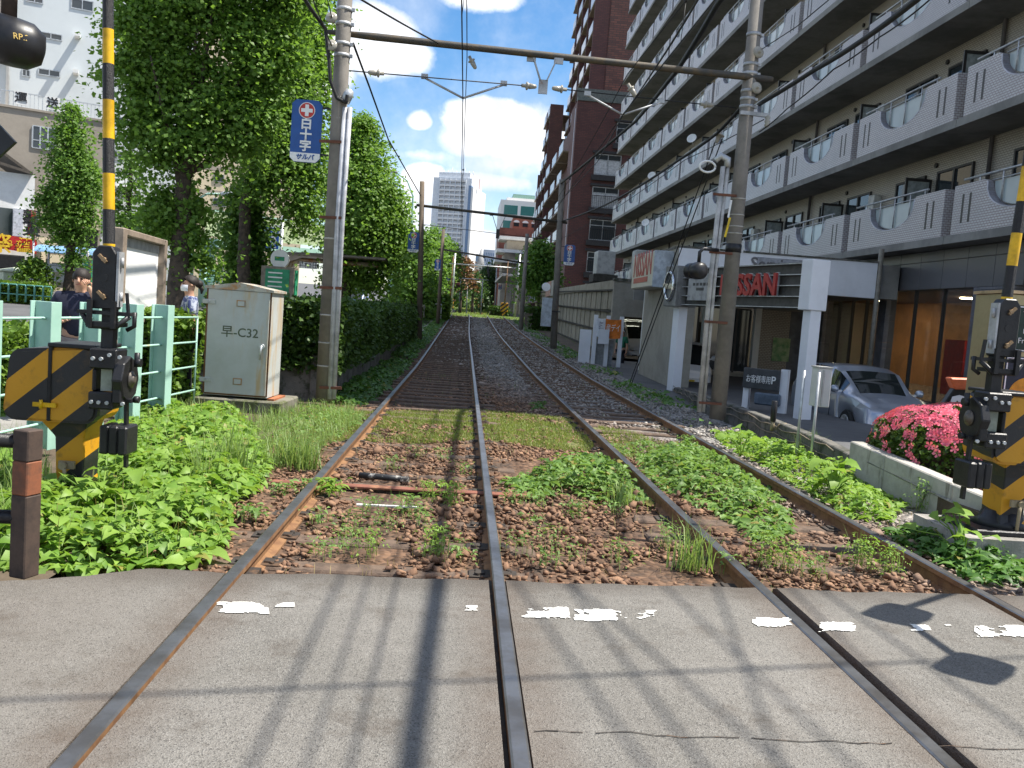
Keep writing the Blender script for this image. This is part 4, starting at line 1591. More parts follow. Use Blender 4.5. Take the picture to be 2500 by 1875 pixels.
for (px0, px1, ptop, Y, lab, col) in ((1022, 1040, 548, 560, 'blue glass office block low on the horizon', (.25, .34, .42)), (1038, 1062, 538, 600, 'pale grey slab block with small windows on the horizon', (.50, .54, .60)),
                                      (1021, 1052, 575, 420, 'small cream building with pointed roof on the horizon', (.60, .57, .50))):
    a_, b_ = at(px0, 640, Y), at(px1, 640, Y)
    o = thing('distant_building', lab, 'building', (a_.x, Y, 0))
    hh = at(px0, ptop, Y).z
    ww_ = b_.x - a_.x
    MB().bx(0, ww_, 0, 16, 0, hh).build('wall', mat('far_wall', col, .6, scale=.05), o)
    fq = MB()
    for k in range(int(hh / 4) - 2):
        for i in range(6):
            fq.bx(ww_ * (i + .25) / 6, ww_ * (i + .75) / 6, -.1, .02, hh - 4 - k * 4, hh - 2 - k * 4)
    tag(fq.build('window_row', m_twr_b if Y > 500 else m_pane, o), kind='stuff')
    if Y < 500:
        MB().lathe([(ww_ * .3, 0), (ww_ * .25, 3), (.3, 9)], (ww_ * .4, 8, hh), n=8).build('roof', mat('grey_roof', (.3, .3, .3), .7), o)


def z1(x, y):
    return x / 3.572, y / 3.572


def z2(x, y):
    return x / 3.572, (500 + y / 3.1607) / K


def z4(x, y):
    return (350 + x / 6.31) / K, (480 + y / 6.31) / K


def z3(x, y):
    return (550 + x / 6.31) / K, (480 + y / 6.31) / K


def zf(x, y):
    return (950 + x / 6.31) / K, (560 + y / 6.31) / K


class Face:
    """A vertical wall plane through two ground points; gives (u, z) on the wall for a reading."""

    def __init__(s, A, B):
        s.o = Vector((A.x, A.y, 0))
        d = Vector((B.x - A.x, B.y - A.y, 0))
        s.L = d.length
        s.d = d.normalized()
        s.n = Vector((s.d.y, -s.d.x, 0))
        s.rz = math.atan2(s.d.y, s.d.x)

    def uz(s, p):
        v = ray(*p)
        e = Vector((0, 0, EYE))
        t = (s.o - e).dot(s.n) / v.dot(s.n)
        q = e + v * t
        return (q - s.o).dot(s.d), q.z


def fbox(fc, par, name, m, pa, pb, y0, y1, **kw):
    """Box on a wall face spanning two readings (corner to corner)."""
    u0, za = fc.uz(pa)
    u1, zb = fc.uz(pb)
    return MB().bx(min(u0, u1), max(u0, u1), y0, y1, min(za, zb), max(za, zb)).build(name, m, par, **kw)


# ================================================================== white transport building across the avenue
m_wb = mat('white_render', (.62, .66, .67), .8, scale=.15, world=True, var=.06)
m_bb = mat('grey_beige_render', (.34, .30, .25), .9, scale=.25, world=True, var=.12, bump=.4, bscale=6)
m_cream = mat('cream_render', (.58, .50, .36), .85, scale=.3, world=True, var=.08)
fcW = Face(at(-90, 700, 70), at(400, 700, 76))
wb = thing('white_building', 'tall white building with small ledged windows rising behind the black and yellow barrier arm', 'building', fcW.o, fcW.rz)
MB().bx(0, fcW.L, 0, 16, 0, 34).build('wall', m_wb, wb)
for (a_, b_) in (((305, 238), (480, 320)), ((295, 522), (465, 602)), ((170, 530), (235, 597)), ((550, -20), (720, 95)), ((200, -40), (335, 35)),
                 ((850, 1155), (960, 1240)), ((850, 890), (960, 962)), ((60, 1230), (20, 1300))):
    u0, za = fcW.uz(z1(*a_))
    u1, zb = fcW.uz(z1(*b_))
    u0, u1 = min(u0, u1), max(u0, u1)
    z0, z1_ = min(za, zb), max(za, zb)
    q = MB().bx(u0, u1, -.06, .02, z0, z0 + .07).bx(u0, u1, -.06, .02, z1_ - .07, z1_).bx(u0, u0 + .07, -.06, .02, z0 + .07, z1_ - .07).bx(u1 - .07, u1, -.06, .02, z0 + .07, z1_ - .07)
    q.bx((u0 + u1) / 2 - .03, (u0 + u1) / 2 + .03, -.06, .02, z0 + .07, z1_ - .07)
    w_ = q.build('window', m_alu, wb)
    MB().bx(u0 + .05, u1 - .05, -.03, .01, z0 + .05, z1_ - .05).build('pane', m_pane, w_)
    if u1 - u0 > 3:
        MB().bx(u0 - .25, u1 + .25, -.9, 0, z1_ + .2, z1_ + .38).build('ledge', m_wb, w_)
        MB().bx(u0 - .1, u1 + .1, -.2, 0, z0 - .14, z0 - .04).build('sill', m_wb, w_)
for a_, b_ in (((578, 270), (620, 305)), ((566, 550), (607, 585)), ((900, 1440), (1000, 1470))):
    fbox(fcW, wb, 'vent_box', m_white, z1(*a_), z1(*b_), -1.0, 0)
MB().cyl((fcW.uz(z1(66, 400))[0], -.15, 10), (fcW.uz(z1(66, 400))[0], -.15, 34), .12).build('downpipe', m_white, wb)
fbox(fcW, wb, 'side_bay', m_bb, z1(-300, -300), z1(28, 470), -.9, 0)
u0, za = fcW.uz(z1(0, 700))
u1, zb = fcW.uz(z1(560, 700))
# lower block in front with the terrace railing and the two big characters
fcB = Face(at(-90, 700, 64), at(260, 700, 68.5))
bb = thing('beige_building', 'lower grey beige building with a railed terrace carrying two big black characters', 'building', fcB.o, fcB.rz)
zt1 = fcB.uz(z1(0, 818))[1]
ur = fcB.uz(z2(775, 200))[0]
MB().bx(0, ur, 0, 6.3, 0, zt1).build('wall', m_bb, bb)
MB().bx(-.1, ur + .1, -.1, .3, zt1, zt1 + .15).build('coping', m_bb, bb)
rl = MB()
zh = fcB.uz(z1(0, 692))[1]
for i in range(46):
    u = fcB.uz(z1(0, 700))[0] - 1 + i * .26
    if u < ur:
        rl.bx(u - .018, u + .018, .02, .06, zt1 + .15, zh)
rl.bx(0, ur, 0, .08, zh, zh + .07)
tag(rl.build('railing', m_alu, bb), kind='stuff')
m_ink = mat('black_ink', (.02, .02, .022), .5)
for ch, a_, b_ in (('運', (110, 700), (215, 820)), ('送', (350, 742), (460, 858))):
    u0, za = fcB.uz(z1(*a_))
    u1, zb = fcB.uz(z1(*b_))
    MB().bx(u0, u1, -.12, -.06, zb, za).build('letter_panel', m_white, bb)
    text('lettering', ch, abs(za - zb) * .85, m_ink, bb, ((u0 + u1) / 2, -.13, (za + zb) / 2), (R(90), 0, 0), .01, bold=.02)
u0, z0 = fcB.uz(z1(248, 1135))
u1, zb = fcB.uz(z1(430, 998))
wq = MB()
for f in range(4):
    u = u0 + (u1 - u0) * f / 3
    wq.bx(u - .05, u + .05, -.08, .02, z0, zb)
wq.bx(u0, u1, -.08, .02, z0 - .06, z0).bx(u0, u1, -.08, .02, zb, zb + .06).bx(u0, u1, -.07, .02, z0 + .5, z0 + .56)
w_ = wq.build('window', m_alu, bb)
MB().bx(u0, u1, -.04, .01, z0, zb).build('pane', m_pane, w_)
fbox(fcB, bb, 'opening_shade', m_black, z2(580, 400), z2(757, 172), -.03, .02)  # black sheet on the wall stands in for the shade inside the garage opening
fbox(fcB, bb, 'cream_lintel', m_cream, z2(500, 172), z2(775, 70), -.5, .01)
fbox(fcB, bb, 'small_window', m_pane, z2(297, 128), z2(322, 180), -.05, .01)
fbox(fcB, bb, 'cream_wall', m_cream, z2(370, 690), z2(490, 395), -1.5, .01)
fbox(fcB, bb, 'door_dark', m_black, z2(330, 470), z2(365, 420), -1.2, .01)
# beige block beyond, seen between the ginkgo trunks
fcC = Face(at(402, 700, 79), at(640, 700, 83))
cb = thing('cream_building', 'cream block with small square windows seen between the ginkgo trunks', 'building', fcC.o, fcC.rz)
MB().bx(0, fcC.L, 0, 14, 0, 26).build('wall', m_cream, cb)
for a_, b_ in (((1655, 1345), (1722, 1402)), ((1650, 1530), (1737, 1592)), ((1655, 1150), (1722, 1205))):
    q = fbox(fcC, cb, 'window', m_alu, z1(a_[0] - 6, a_[1] - 6), z1(b_[0] + 6, b_[1] + 6), -.08, 0)
    fbox(fcC, cb, 'pane', m_pane, z1(*a_), z1(*b_), -.12, -.05)
for y in (1100, 1290, 1480):
    fbox(fcC, cb, 'wall_joint', m_bb, z1(1480, y), z1(1800, y + 6), -.02, 0)

# white house with the red shop banner
fcH = Face(at(-60, 700, 57), at(66, 700, 58.5))
hs_ = thing('white_house', 'small white house with a sloping dark roof edge above a red shop banner', 'house', fcH.o, fcH.rz)
zr = fcH.uz(z1(60, 1290))[1]
MB().bx(0, fcH.L, 0, 8, 0, zr - .3).build('wall', m_white, hs_)
ra, rb_ = fcH.uz(z1(-120, 1225)), fcH.uz(z1(250, 1345))
q = MB().beam((ra[0], -.25, ra[1]), (rb_[0], -.25, rb_[1]), .5, .16)
q.beam((ra[0], 4, ra[1] + 1.2), (rb_[0], 4, rb_[1]), 8, .16)
q.build('roof', mat('dark_roof', (.10, .085, .07), .8), hs_)
fbox(fcH, hs_, 'window', m_pane, z2(-60, 230), z2(97, 30), -.05, 0)
fbox(fcH, hs_, 'shutter', mat('pale_shutter', (.55, .57, .62), .5), z2(97, 240), z2(180, 35), -.18, 0)
sh_ = fbox(fcH, hs_, 'roller_shutter', mat('shutter_grey', (.05, .05, .052), .5), z2(-60, 600), z2(190, 395), -.05, 0)
for y in range(405, 600, 24):
    fbox(fcH, hs_, 'shutter_slat', m_dark, z2(-60, y + 4), z2(190, y), -.07, -.045)
m_ban = mat('red_banner_cloth', (.42, .015, .015), .7)
m_yel = mat('yellow_print', (.78, .50, .03), .6)
ban = thing('shop_banner', 'sagging red shop banner with yellow characters and the figures 1 2 3', 'banner', fcH.o - fcH.n * -.6, fcH.rz)
u0, za = fcH.uz(z2(-80, 215))
u1, zb = fcH.uz(z2(278, 400))
q = MB()
for i in range(20):
    fa, fb = i / 20, (i + 1) / 20
    for f in (fa, fb):
        z_ = za + (fcH.uz(z2(270, 272))[1] - za) * f
        q.v += [(u0 + (u1 - u0) * f, .03 * math.sin(f * 12), z_), (u0 + (u1 - u0) * f, .03 * math.sin(f * 12), z_ - (za - zb) * .72)]
    k = i * 4
    q.face((k, k + 2, k + 3, k + 1), True)
q.build('cloth', m_ban, ban)
u, z_ = fcH.uz(z2(78, 300))
text('lettering', '1 2 3', .5, m_yel, ban, (u, -.06, z_), (R(90), 0, 0), .005)
u, z_ = fcH.uz(z2(190, 305))
text('lettering', '酒', .75, m_yel, ban, (u, -.06, z_), (R(90), 0, 0), .005, bold=.01)
u, z_ = fcH.uz(z2(5, 310))
text('lettering', '祭', 1.3, m_yel, ban, (u, -.06, z_), (R(90), 0, 0), .005, bold=.02)
q = MB()
for i in range(9):
    u, z_ = fcH.uz(z2(140 + i * 14, 350 + i * 1.2))
    q.bx(u - .09, u + .09, -.07, -.05, z_ - .12, z_ + .12)
q.build('small_print', m_yel, ban)
fcS = Face(at(57, 700, 55.5), at(82, 700, 55.8))
vs = thing('vertical_sign', 'narrow red vertical shop sign with black characters beside the white house', 'sign', fcS.o, fcS.rz)
q0 = fbox(fcS, vs, 'panel', mat('sign_red', (.45, .03, .03), .5), z2(210, 236), z2(278, 44), 0, .3)
fbox(fcS, vs, 'side', mat('grey_lilac', (.36, .36, .42), .5), z2(280, 246), z2(298, 50), .0, .5)
for i, ch in enumerate('麺飯菜'):
    u, z_ = fcS.uz(z2(243, 105 + i * 46))
    text('lettering', ch, .95, m_ink, vs, (u, -.02, z_), (R(90), 0, 0), .006, bold=.03)
fbox(fcS, vs, 'header', mat('pink_print', (.6, .2, .18), .5), z2(216, 66), z2(274, 52), -.02, .0)
u, z_ = fcS.uz(z2(262, 240))
MB().cyl((u, .2, .5), (u, .2, z_), .06).build('post', m_steel, vs)
# tiled gate roof
fcT = Face(at(70, 700, 60), at(124, 700, 61.5))
gt = thing('gatehouse', 'small gatehouse with a grey brown tiled roof beside the cream wall', 'gatehouse', fcT.o, fcT.rz)
ua, zza = fcT.uz(z2(262, 250))
ub, zzb = fcT.uz(z2(420, 360))
u2, zz2 = fcT.uz(z2(330, 252))
MB().bx(.2, ub - .6, 0, 2, 0, zzb).build('wall', m_cream, gt)
rf = MB()
rf.poly([(ua, -.3, zza), (u2, -.3, zza), (ub, -1.4, zzb), (ua, -1.4, zzb)])
rf.poly([(ua, -.3, zza), (u2, -.3, zza), (u2, 2, zza), (ua, 2, zza)])
m_til = mat('roof_tile', (.30, .26, .19), .8, col2=(.20, .17, .13), scale=3)
roof = rf.build('roof', m_til, gt)
for i in range(9):
    f = i / 8
    MB().cyl((ua + (u2 - ua) * f, -.3, zza + .03), (ua + (ub - ua) * f, -1.4, zzb + .03), .07, n=6).build('tile_rib', m_til, roof)
MB().tube([(ub - .1, -1.45, zzb), (ub + .1, -1.45, zzb - .1), (ub + .1, -1.45, zzb - .9), (ub - .5, -1.45, zzb - 1.1)], .06, 6).build('gutter_pipe', mat('gutter', (.25, .19, .12), .6), gt)

# ================================================================== things along the far pavement
def onroad(x, y, Y):
    p_ = at(x, y, Y)
    return Vector((p_.x, p_.y, zt(Y)))


m_mint = mat('mint_paint', (.36, .56, .48), .5, col2=(.31, .51, .43), scale=2, rust=(.42, .40, .24), rust_lo=.62, rust_scale=2.5, var=.1)
m_mint_dk = mat('dark_mint', (.10, .30, .25), .5)
a_ = z2(140, 610)
uc = thing('utility_cabinet', 'pale green utility cabinet with a pointed lid on the far pavement', 'cabinet', onroad(*a_, 50), R(35))
hh = at(*z2(140, 487), 50).z - zt(50)
MB().bx(-.85, .85, -.85, .85, 0, hh - .25).build('body', mat('pale_green', (.42, .47, .34), .6, var=.08), uc, bevel=.03)
MB().lathe([(1.3, 0), (1.3, .1), (.1, .3)], (0, 0, hh - .25), n=4).build('lid', mat('pale_green_lid', (.48, .52, .40), .6, var=.08), uc)
a_ = z2(395, 590)
nb_ = thing('street_notice_board', 'white street notice board in a grey frame on the far pavement', 'notice board', onroad(*a_, 49), R(8))
z0, zb = at(*z2(390, 592), 49).z - zt(49), at(*z2(390, 470), 49).z - zt(49)
MB().bx(-1.25, 1.25, -.05, .05, z0, zb).build('panel', m_white2, nb_)
MB().bx(-1.35, 1.35, -.09, .09, zb, zb + .12).bx(1.25, 1.36, -.09, .09, 0, zb).bx(-1.36, -1.25, -.09, .09, 0, zb).build('frame', m_steel, nb_)
MB().bx(.1, .5, -.06, -.05, z0 + .3, zb - .3).bx(-.6, -.1, -.06, -.05, z0 + .5, zb - .2).build('paper', m_cream, nb_)
gr_ = thing('guard_rail', 'low green tubular guard rail along the far kerb in front of the hedge', 'guard rail', onroad(*z2(0, 700), 44))
xa, xb = onroad(*z2(-200, 700), 44), onroad(*z2(400, 735), 44)
n_ = 9
for i in range(n_):
    f0, f1 = i / n_, (i + .93) / n_
    A, B = xa.lerp(xb, f0), xa.lerp(xb, f1)
    pts = [A, A + Vector((0, 0, .72)), A.lerp(B, .06) + Vector((0, 0, .82)), A.lerp(B, .94) + Vector((0, 0, .82)), B + Vector((0, 0, .72)), B]
    MB().tube(pts, .035, 6).build('hoop', m_mint_dk, gr_, world=True)
    MB().tube([A + Vector((0, 0, .35)), B + Vector((0, 0, .35))], .03, 6).build('rail', m_mint_dk, gr_, world=True)


def busstop(p_, h, lab, rz=0.0, m1=None):
    t = thing('bus_stop', lab, 'bus stop', p_, rz, 'bus stop posts')
    w = h * .19
    m_g = mat('stop_green', (.03, .28, .14), .5)
    MB().bx(-w, w, -.16, .16, .05, h * .84).build('case', mat('stop_brown', (.22, .19, .15), .5), t, bevel=.01)
    MB().bx(-w * .72, w * .72, -.175, -.155, h * .46, h * .81).build('route_panel', m_g, t)
    MB().bx(-w * .72, w * .72, -.175, -.155, h * .36, h * .44).build('time_panel', m_white, t)
    MB().bx(-w * .72, w * .72, -.175, -.155, h * .08, h * .33).build('lower_panel', mat('straw', (.40, .38, .18), .5), t)
    MB().bx(w + .002, w + .03, -.13, .13, h * .1, h * .81).build('side_panel', m_g, t)
    MB().cyl((0, -.05, h * .925), (0, .05, h * .925), h * .105, n=24).build('disc', m_white, t)
    MB().bx(-h * .055, h * .055, -.06, -.05, h * .905, h * .95).build('bus_pictogram', m_g, t)
    q = MB()
    for i in range(4):
        q.bx(-w * .55, w * .3, -.18, -.176, h * (.76 - i * .05), h * (.775 - i * .05))
    q.build('print', m_white, t)
    return t


p_ = onroad(*z3(820, 1450), 28)
busstop(p_, at(*z3(820, 855), 28).z - p_.z, 'bus stop post with white disc and green panel behind the grey cabinet', R(-8))
p_ = onroad(*z2(640, 600), 53)
busstop(p_, at(*z2(640, 350), 53).z - p_.z, 'bus stop post across the avenue behind the man in navy', R(-8))
# awning across the avenue
aw = thing('bus_shelter', 'far bus shelter with a pale blue rounded roof across the avenue', 'bus shelter', onroad(*z2(655, 600), 55))
z0 = at(*z2(655, 390), 55).z - zt(55)
q = MB()
for i in range(9):
    t_ = math.pi * i / 8
    q.v += [(-2.6, -1.0 * math.cos(t_), z0 + .45 * math.sin(t_)), (2.4, -1.0 * math.cos(t_), z0 + .45 * math.sin(t_))]
for i in range(8):
    q.face((i * 2, i * 2 + 1, i * 2 + 3, i * 2 + 2), True)
q.build('roof', mat('pale_blue', (.22, .40, .62), .4), aw)
for x in (-2.3, 2.1):
    MB().cyl((x, .3, 0), (x, .3, z0 + .3), .06).build('post', m_steel, aw)
MB().bx(-2.2, 2.0, .5, .55, .5, 2.0).build('back_panel', m_pane, aw)
# near shelter behind the concrete pole
p_ = onroad(*z3(1240, 1400), 36)
ns = thing('bus_shelter', 'curved brown bus shelter roof on a rusty post beside the concrete pole', 'bus shelter', p_)
zc = at(*z3(1240, 900), 36).z - p_.z
MB().tube([(-.75, 0, 0), (-.75, 0, zc - .7), (-.6, 0, zc - .35), (-.2, 0, zc - .2), (2.8, 0, zc - .2)], .09, 8).build('arched_post', mat('rust_cream', (.45, .40, .30), .6, rust=(.34, .14, .04), rust_lo=.45, rust_scale=1.5), ns)
MB().tube([(1.0, 2.5, 0), (1.0, 2.5, zc - .3)], .08, 8).build('post', m_rustpole, ns)
q = MB()
prof = [(-1.25, -.42), (-1.0, -.15), (-.5, .02), (1.0, .06), (3.2, .06)]
for x, dz in prof:
    q.v += [(x, -1.2, zc + dz), (x, 3.4, zc + dz), (x, 3.4, zc + dz - .08), (x, -1.2, zc + dz - .08)]
for i in range(4):
    for j in range(4):
        k = (j + 1) % 4
        q.face((i * 4 + j, i * 4 + k, i * 4 + 4 + k, i * 4 + 4 + j))
q.build('roof', mat('bronze_roof', (.14, .12, .10), .5), ns)
a_, b_ = at(*z3(1165, 1105), 35.5), at(*z3(1440, 1030), 35.5)
MB().bx(a_.x - p_.x, b_.x - p_.x, -.9, -.84, a_.z - p_.z, b_.z - p_.z).build('name_board', m_white, ns)
text('lettering', '早稲田', .3, m_ink, ns, ((a_.x + b_.x) / 2 - p_.x, -.905, (a_.z + b_.z) / 2 - p_.z), (R(90), 0, 0), .002)
# blue direction sign
p_ = onroad(*z3(850, 900), 46)
bs_ = thing('road_sign', 'blue direction sign with white characters on a grey post among the ginkgo trees', 'road sign', p_)
z0, zb = at(*z3(720, 805), 46).z - p_.z, at(*z3(720, 468), 46).z - p_.z
xl = at(*z3(580, 640), 46).x - p_.x
m_blue = mat('sign_blue', (.012, .10, .42), .4)
MB().bx(xl, -.12, -.05, .03, z0, zb).build('panel', m_blue, bs_)
MB().cyl((0, .08, 0), (0, .08, at(*z3(865, 270), 46).z - p_.z), .085).build('post', m_alu, bs_)
for (s_, u, v, sz) in (('王子', .40, .82, .62), ('方', .80, .80, .62), ('←', .12, .5, .6), ('A', .66, .42, .7), ('2', .68, .22, .6)):
    text('lettering', s_, sz, m_white, bs_, (xl + (-.12 - xl) * u, -.055, z0 + (zb - z0) * v), (R(90), 0, 0), .003, bold=.01)
# street lamps
for (pt, pb, Y, arm, lab) in (((430, 415), (412, 640), 52, 1.0, 'pale green street lamp with a curved arm beside the big ginkgo trunk'),):
    p_ = onroad(*pb, Y)
    top = at(*pt, Y)
    t = thing('street_lamp', lab, 'street lamp', p_)
    h = top.z - p_.z
    MB().tube([(0, 0, 0), (0, 0, h - 1.0), (.2, 0, h - .35), (.7, 0, h - .05), (1.5, 0, h)], [.11, .08, .07, .06, .05], 8).build('pole', m_mint, t)
    MB().lathe([(.05, 0), (.16, .2), (.16, .7), (.05, .9)], (1.4, 0, h), (1, 0, .05), 10).build('lamp_head', m_alu, t)
p_ = onroad(*zf(270, 1220), 62)
t = thing('street_lamp', 'slim pale green street lamp beside the footbridge stair and the second blue sign', 'street lamp', p_)
top = at(*zf(285, -20), 62)
h = top.z - p_.z
MB().tube([(0, 0, 0), (-.1, 0, h * .6), (0, 0, h), (-.05, 0, h + 2.2), (-.5, 0, h + 3.2), (-1.3, 0, h + 3.7)], [.13, .10, .08, .07, .06, .05], 8).build('pole', m_mint, t)
MB().lathe([(.05, 0), (.16, .2), (.14, .7), (.04, .9)], (-1.2, 0, h + 3.7), (-1, 0, .2), 10).build('lamp_head', m_alu, t)

# ================================================================== footbridge
pa = onroad(*z4(975, 1350), 56)
pb = onroad(*zf(60, 1170), 74)
fb = thing('footbridge', 'mint green pedestrian footbridge with round columns and open stairs behind the trees', 'footbridge', pa)
za = at(*z4(1000, 780), 56).z - pa.z
zb = at(*zf(160, 510), 74).z - pa.z
v = pb - pa
MB().cyl((0, 0, 0), (0, 0, za), .48, n=16).build('column', m_mint, fb)
MB().cyl((v.x, v.y, v.z), (v.x, v.y, zb), .55, n=16).build('column', m_mint, fb)
w = at(*z4(1210, 700), 56).x - at(*z4(800, 700), 56).x
xo = at(*z4(800, 700), 56).x - pa.x
hb = at(*z4(1000, 655), 56).z - at(*z4(1000, 780), 56).z
MB().bx(xo, xo + w, -.9, .9, za, za + hb).build('cross_beam', m_mint, fb)
MB().beam((0, 0, za + hb * .5), (v.x + .8, v.y, zb + hb * .4), 1.8, hb * .8).build('deck', m_mint, fb)
MB().beam((0, -.95, za + hb + .9), (v.x + .8, v.y - .95, zb + hb + .9), .05, 1.5).build('parapet_panel', mat('pale_screen', (.42, .50, .30), .6), fb)
MB().beam((0, -.98, za + hb + 1.7), (v.x + .8, v.y - .98, zb + hb + 1.7), .08, .08).build('handrail', m_mint, fb)
# stair at the near column, going down to the right
ax, bx_ = at(*z4(1040, 1060), 54), at(*z4(1180, 1345), 54)
for dx in (0, 1.4):
    MB().beam(Vector((ax.x + dx, 53, ax.z)) - pa, Vector((bx_.x + dx, 51, bx_.z)) - pa, .1, .34).build('stringer', m_mint, fb)
for i in range(14):
    f = i / 13
    MB().box(((ax.x * (1 - f) + bx_.x * f) + .7 - pa.x, 53 - 2 * f - pa.y, ax.z * (1 - f) + bx_.z * f - pa.z), (1.35, .3, .05)).build('tread', m_mint_dk, fb)
# stair at the far column, climbing away from us
s0, s1 = at(*zf(112, 1160), 72), at(*zf(232, 1160), 72)
zb0, zb1 = zt(70) - pa.z, zb + .3
for x in (s0.x, s1.x + .25):
    MB().beam((x - pa.x, 68 - pa.y, zb0), (x - pa.x, 78 - pa.y, zb1), .16, .5).build('stringer', m_mint, fb)
for i in range(26):
    f = i / 25
    MB().box(((s0.x + s1.x) / 2 - pa.x, 68 + 10 * f - pa.y, zb0 + (zb1 - zb0) * f), (s1.x - s0.x, .3, .06)).build('tread', m_mint_dk, fb)
MB().beam((s1.x + .3 - pa.x, 67.6 - pa.y, zb0 + .6), (s1.x + .3 - pa.x, 77 - pa.y, zb1 + 1.1), .06, .9).build('stair_panel', m_mint, fb)

# mint post box beside the far pole and a small pedestrian signal
p_ = onroad(*zf(355, 1250), 66)
t = thing('equipment_post', 'short mint green equipment post standing by the second concrete pole', 'post', p_)
MB().bx(-.35, .2, -.2, .2, 0, at(*zf(355, 1015), 66).z - p_.z).build('cabinet', m_mint, t, bevel=.02)
MB().bx(.3, .5, -.1, .1, 0, 2.0).build('side_post', m_mint, t)
t = thing('pedestrian_signal', 'small pedestrian signal showing green on an arm by the second concrete pole', 'signal', onroad(*zf(310, 1230), 68))
zz = at(*zf(415, 890), 68).z - zt(68)
MB().cyl((0, 0, 0), (0, 0, zz + 1), .09).build('post', m_steel, t)
MB().tube([(0, 0, zz + .8), (1.4, 0, zz + .75)], .05, 6).build('arm', m_steel, t)
MB().bx(.95, 1.35, -.2, .1, zz - .5, zz + .55).build('housing', m_mint_dk, t, bevel=.03)
MB().bx(1.0, 1.3, -.21, -.195, zz - .42, zz - .02).build('lit_lens', mat('green_lens', (.05, .9, .45), .4, emit=3), t)
MB().bx(-.2, .2, -.25, .1, zz - .3, zz + .7).build('control_box', m_white, t, bevel=.02)


# ================================================================== poles, gantries and wires
m_blue2 = mat('sign_deep_blue', (.018, .085, .30), .4, var=.08)
m_redc = mat('emblem_red', (.55, .04, .03), .4)


def ad_sign(tl, br, Y, bx, label, full=True):
    """Tall blue enamel board with cut corners on a bracket from the pole at x = bx."""
    a_, b_ = at(*tl, Y), at(*br, Y)
    w, h = abs(b_.x - a_.x), a_.z - b_.z
    c = Vector(((a_.x + b_.x) / 2, Y, b_.z))
    t = thing('pole_sign', label, 'sign', c, 0, 'blue pole signs along the tracks')
    k = w * .14
    o = [(-w / 2, k), (-w / 2 + k, 0), (w / 2 - k, 0), (w / 2, k), (w / 2, h - k), (w / 2 - k, h), (-w / 2 + k, h), (-w / 2, h - k)]
    I = Matrix.Identity(4)
    MB().prism(o, .05, I).build('board', m_blue2, t)
    lo = [(-w / 2 + .002, k), (-w / 2 + k, .003), (w / 2 - k, .003), (w / 2 - .002, k), (w / 2 - .002, h * .15), (-w / 2 + .002, h * .15)]
    MB().prism(lo, -.004, I).build('white_band', m_white, t)
    e = Vector((0, -.004, h * .83))
    MB().cyl(e, e + Vector((0, -.004, 0)), w * .27, n=24).build('emblem_ring', m_white, t)
    MB().cyl(e + Vector((0, -.004, 0)), e + Vector((0, -.008, 0)), w * .245, n=24).build('emblem_disc', m_redc, t)
    q = MB().bx(-w * .06, w * .06, -.016, -.012, h * .83 - w * .19, h * .83 + w * .19).bx(-w * .19, -w * .061, -.016, -.012, h * .83 - w * .06, h * .83 + w * .06).bx(w * .061, w * .19, -.016, -.012, h * .83 - w * .06, h * .83 + w * .06)
    q.build('emblem_cross', m_white, t)
    for i, ch in enumerate('白十字'):
        text('lettering', ch, w * .40, m_white, t, (0, -.006, h * (.61 - i * .178)), (R(90), 0, 0), .003, bold=w * .012)
    text('lettering', 'サルバ', w * .20, m_blue2, t, (0, -.008, h * .078), (R(90), 0, 0), .003, shear=.2, bold=w * .006)
    s = 1 if bx > c.x else -1
    for z in (h * .9, h * .15):
        MB().beam((s * (w / 2 - .03), .03, z), (bx - c.x, .06, z), .025, .025).build('bracket', m_dark, t)
    return t


def disc_ins(q, o, axis, r=.11, s=1.0):
    """Porcelain strain insulator along an axis."""
    q.lathe([(.02 * s, -.16 * s), (.035 * s, -.14 * s), (.05 * s, -.03 * s), (r * .55, -.02 * s), (r, .0), (r * .98, .018 * s), (r * .5, .03 * s), (.03 * s, .035 * s), (.03 * s, .10 * s)], o, axis, 18)


def pole(base, top, r0, r1, label, group='concrete catenary poles', m=None):
    t = thing('catenary_pole', label, 'pole', (base.x, base.y, base.z), 0, group)
    d = top - base
    MB().cyl((0, 0, 0), d, r0, r1, 20).build('shaft', m or m_pole, t)
    return t, d


B1 = gz(700, 865)
T1 = Vector((at(741, 0, B1.y).x + .015, B1.y, 8.6))
B2 = gz(1549, 905)
T2 = Vector((at(1634, 0, B2.y).x + .02, B2.y, 8.8))
pl, dl = pole(B1, T1, .128, .098, 'left concrete pole carrying the tall blue sign and grey conduits')
pr, dr = pole(B2, T2, .135, .100, 'right concrete pole in front of the louvred red sign and balconies')


def on(p0, d, z):
    return d * ((z - p0.z) / d.z)


def rings(t, d, base, zs, r, m=m_steel, h=.05):
    for z in zs:
        c = on(base, d, z)
        q = MB().cyl(c - Vector((0, 0, h / 2)), c + Vector((0, 0, h / 2)), r, n=18)
        q.box(c + Vector((r + .01, -.02, 0)), (.05, .04, h * .9))
        q.build('pole_band', m, t)


rl_ = [at(700, y, B1.y).z for y in (210, 255, 330, 515, 620, 680, 740, 790)]
for z, r in zip(rl_, (.108, .109, .11, .117, .121, .123, .125, .127)):
    c = on(B1, dl, z)
    MB().cyl(c - Vector((0, 0, .012)), c + Vector((0, 0, .012)), r + .004, n=18).build('tie_wire', mat('pale_wire', (.42, .40, .35), .6), pl)
rings(pl, dl, B1, [at(730, y, B1.y).z for y in (20, 52, 95, 120)], .118)
for y in (38, 98):
    q = MB()
    o = at(716, y, B1.y - .2) - B1
    disc_ins(q, o, (-.15, -1, .25), .085, .8)
    q.build('insulator', m_porc, pl)
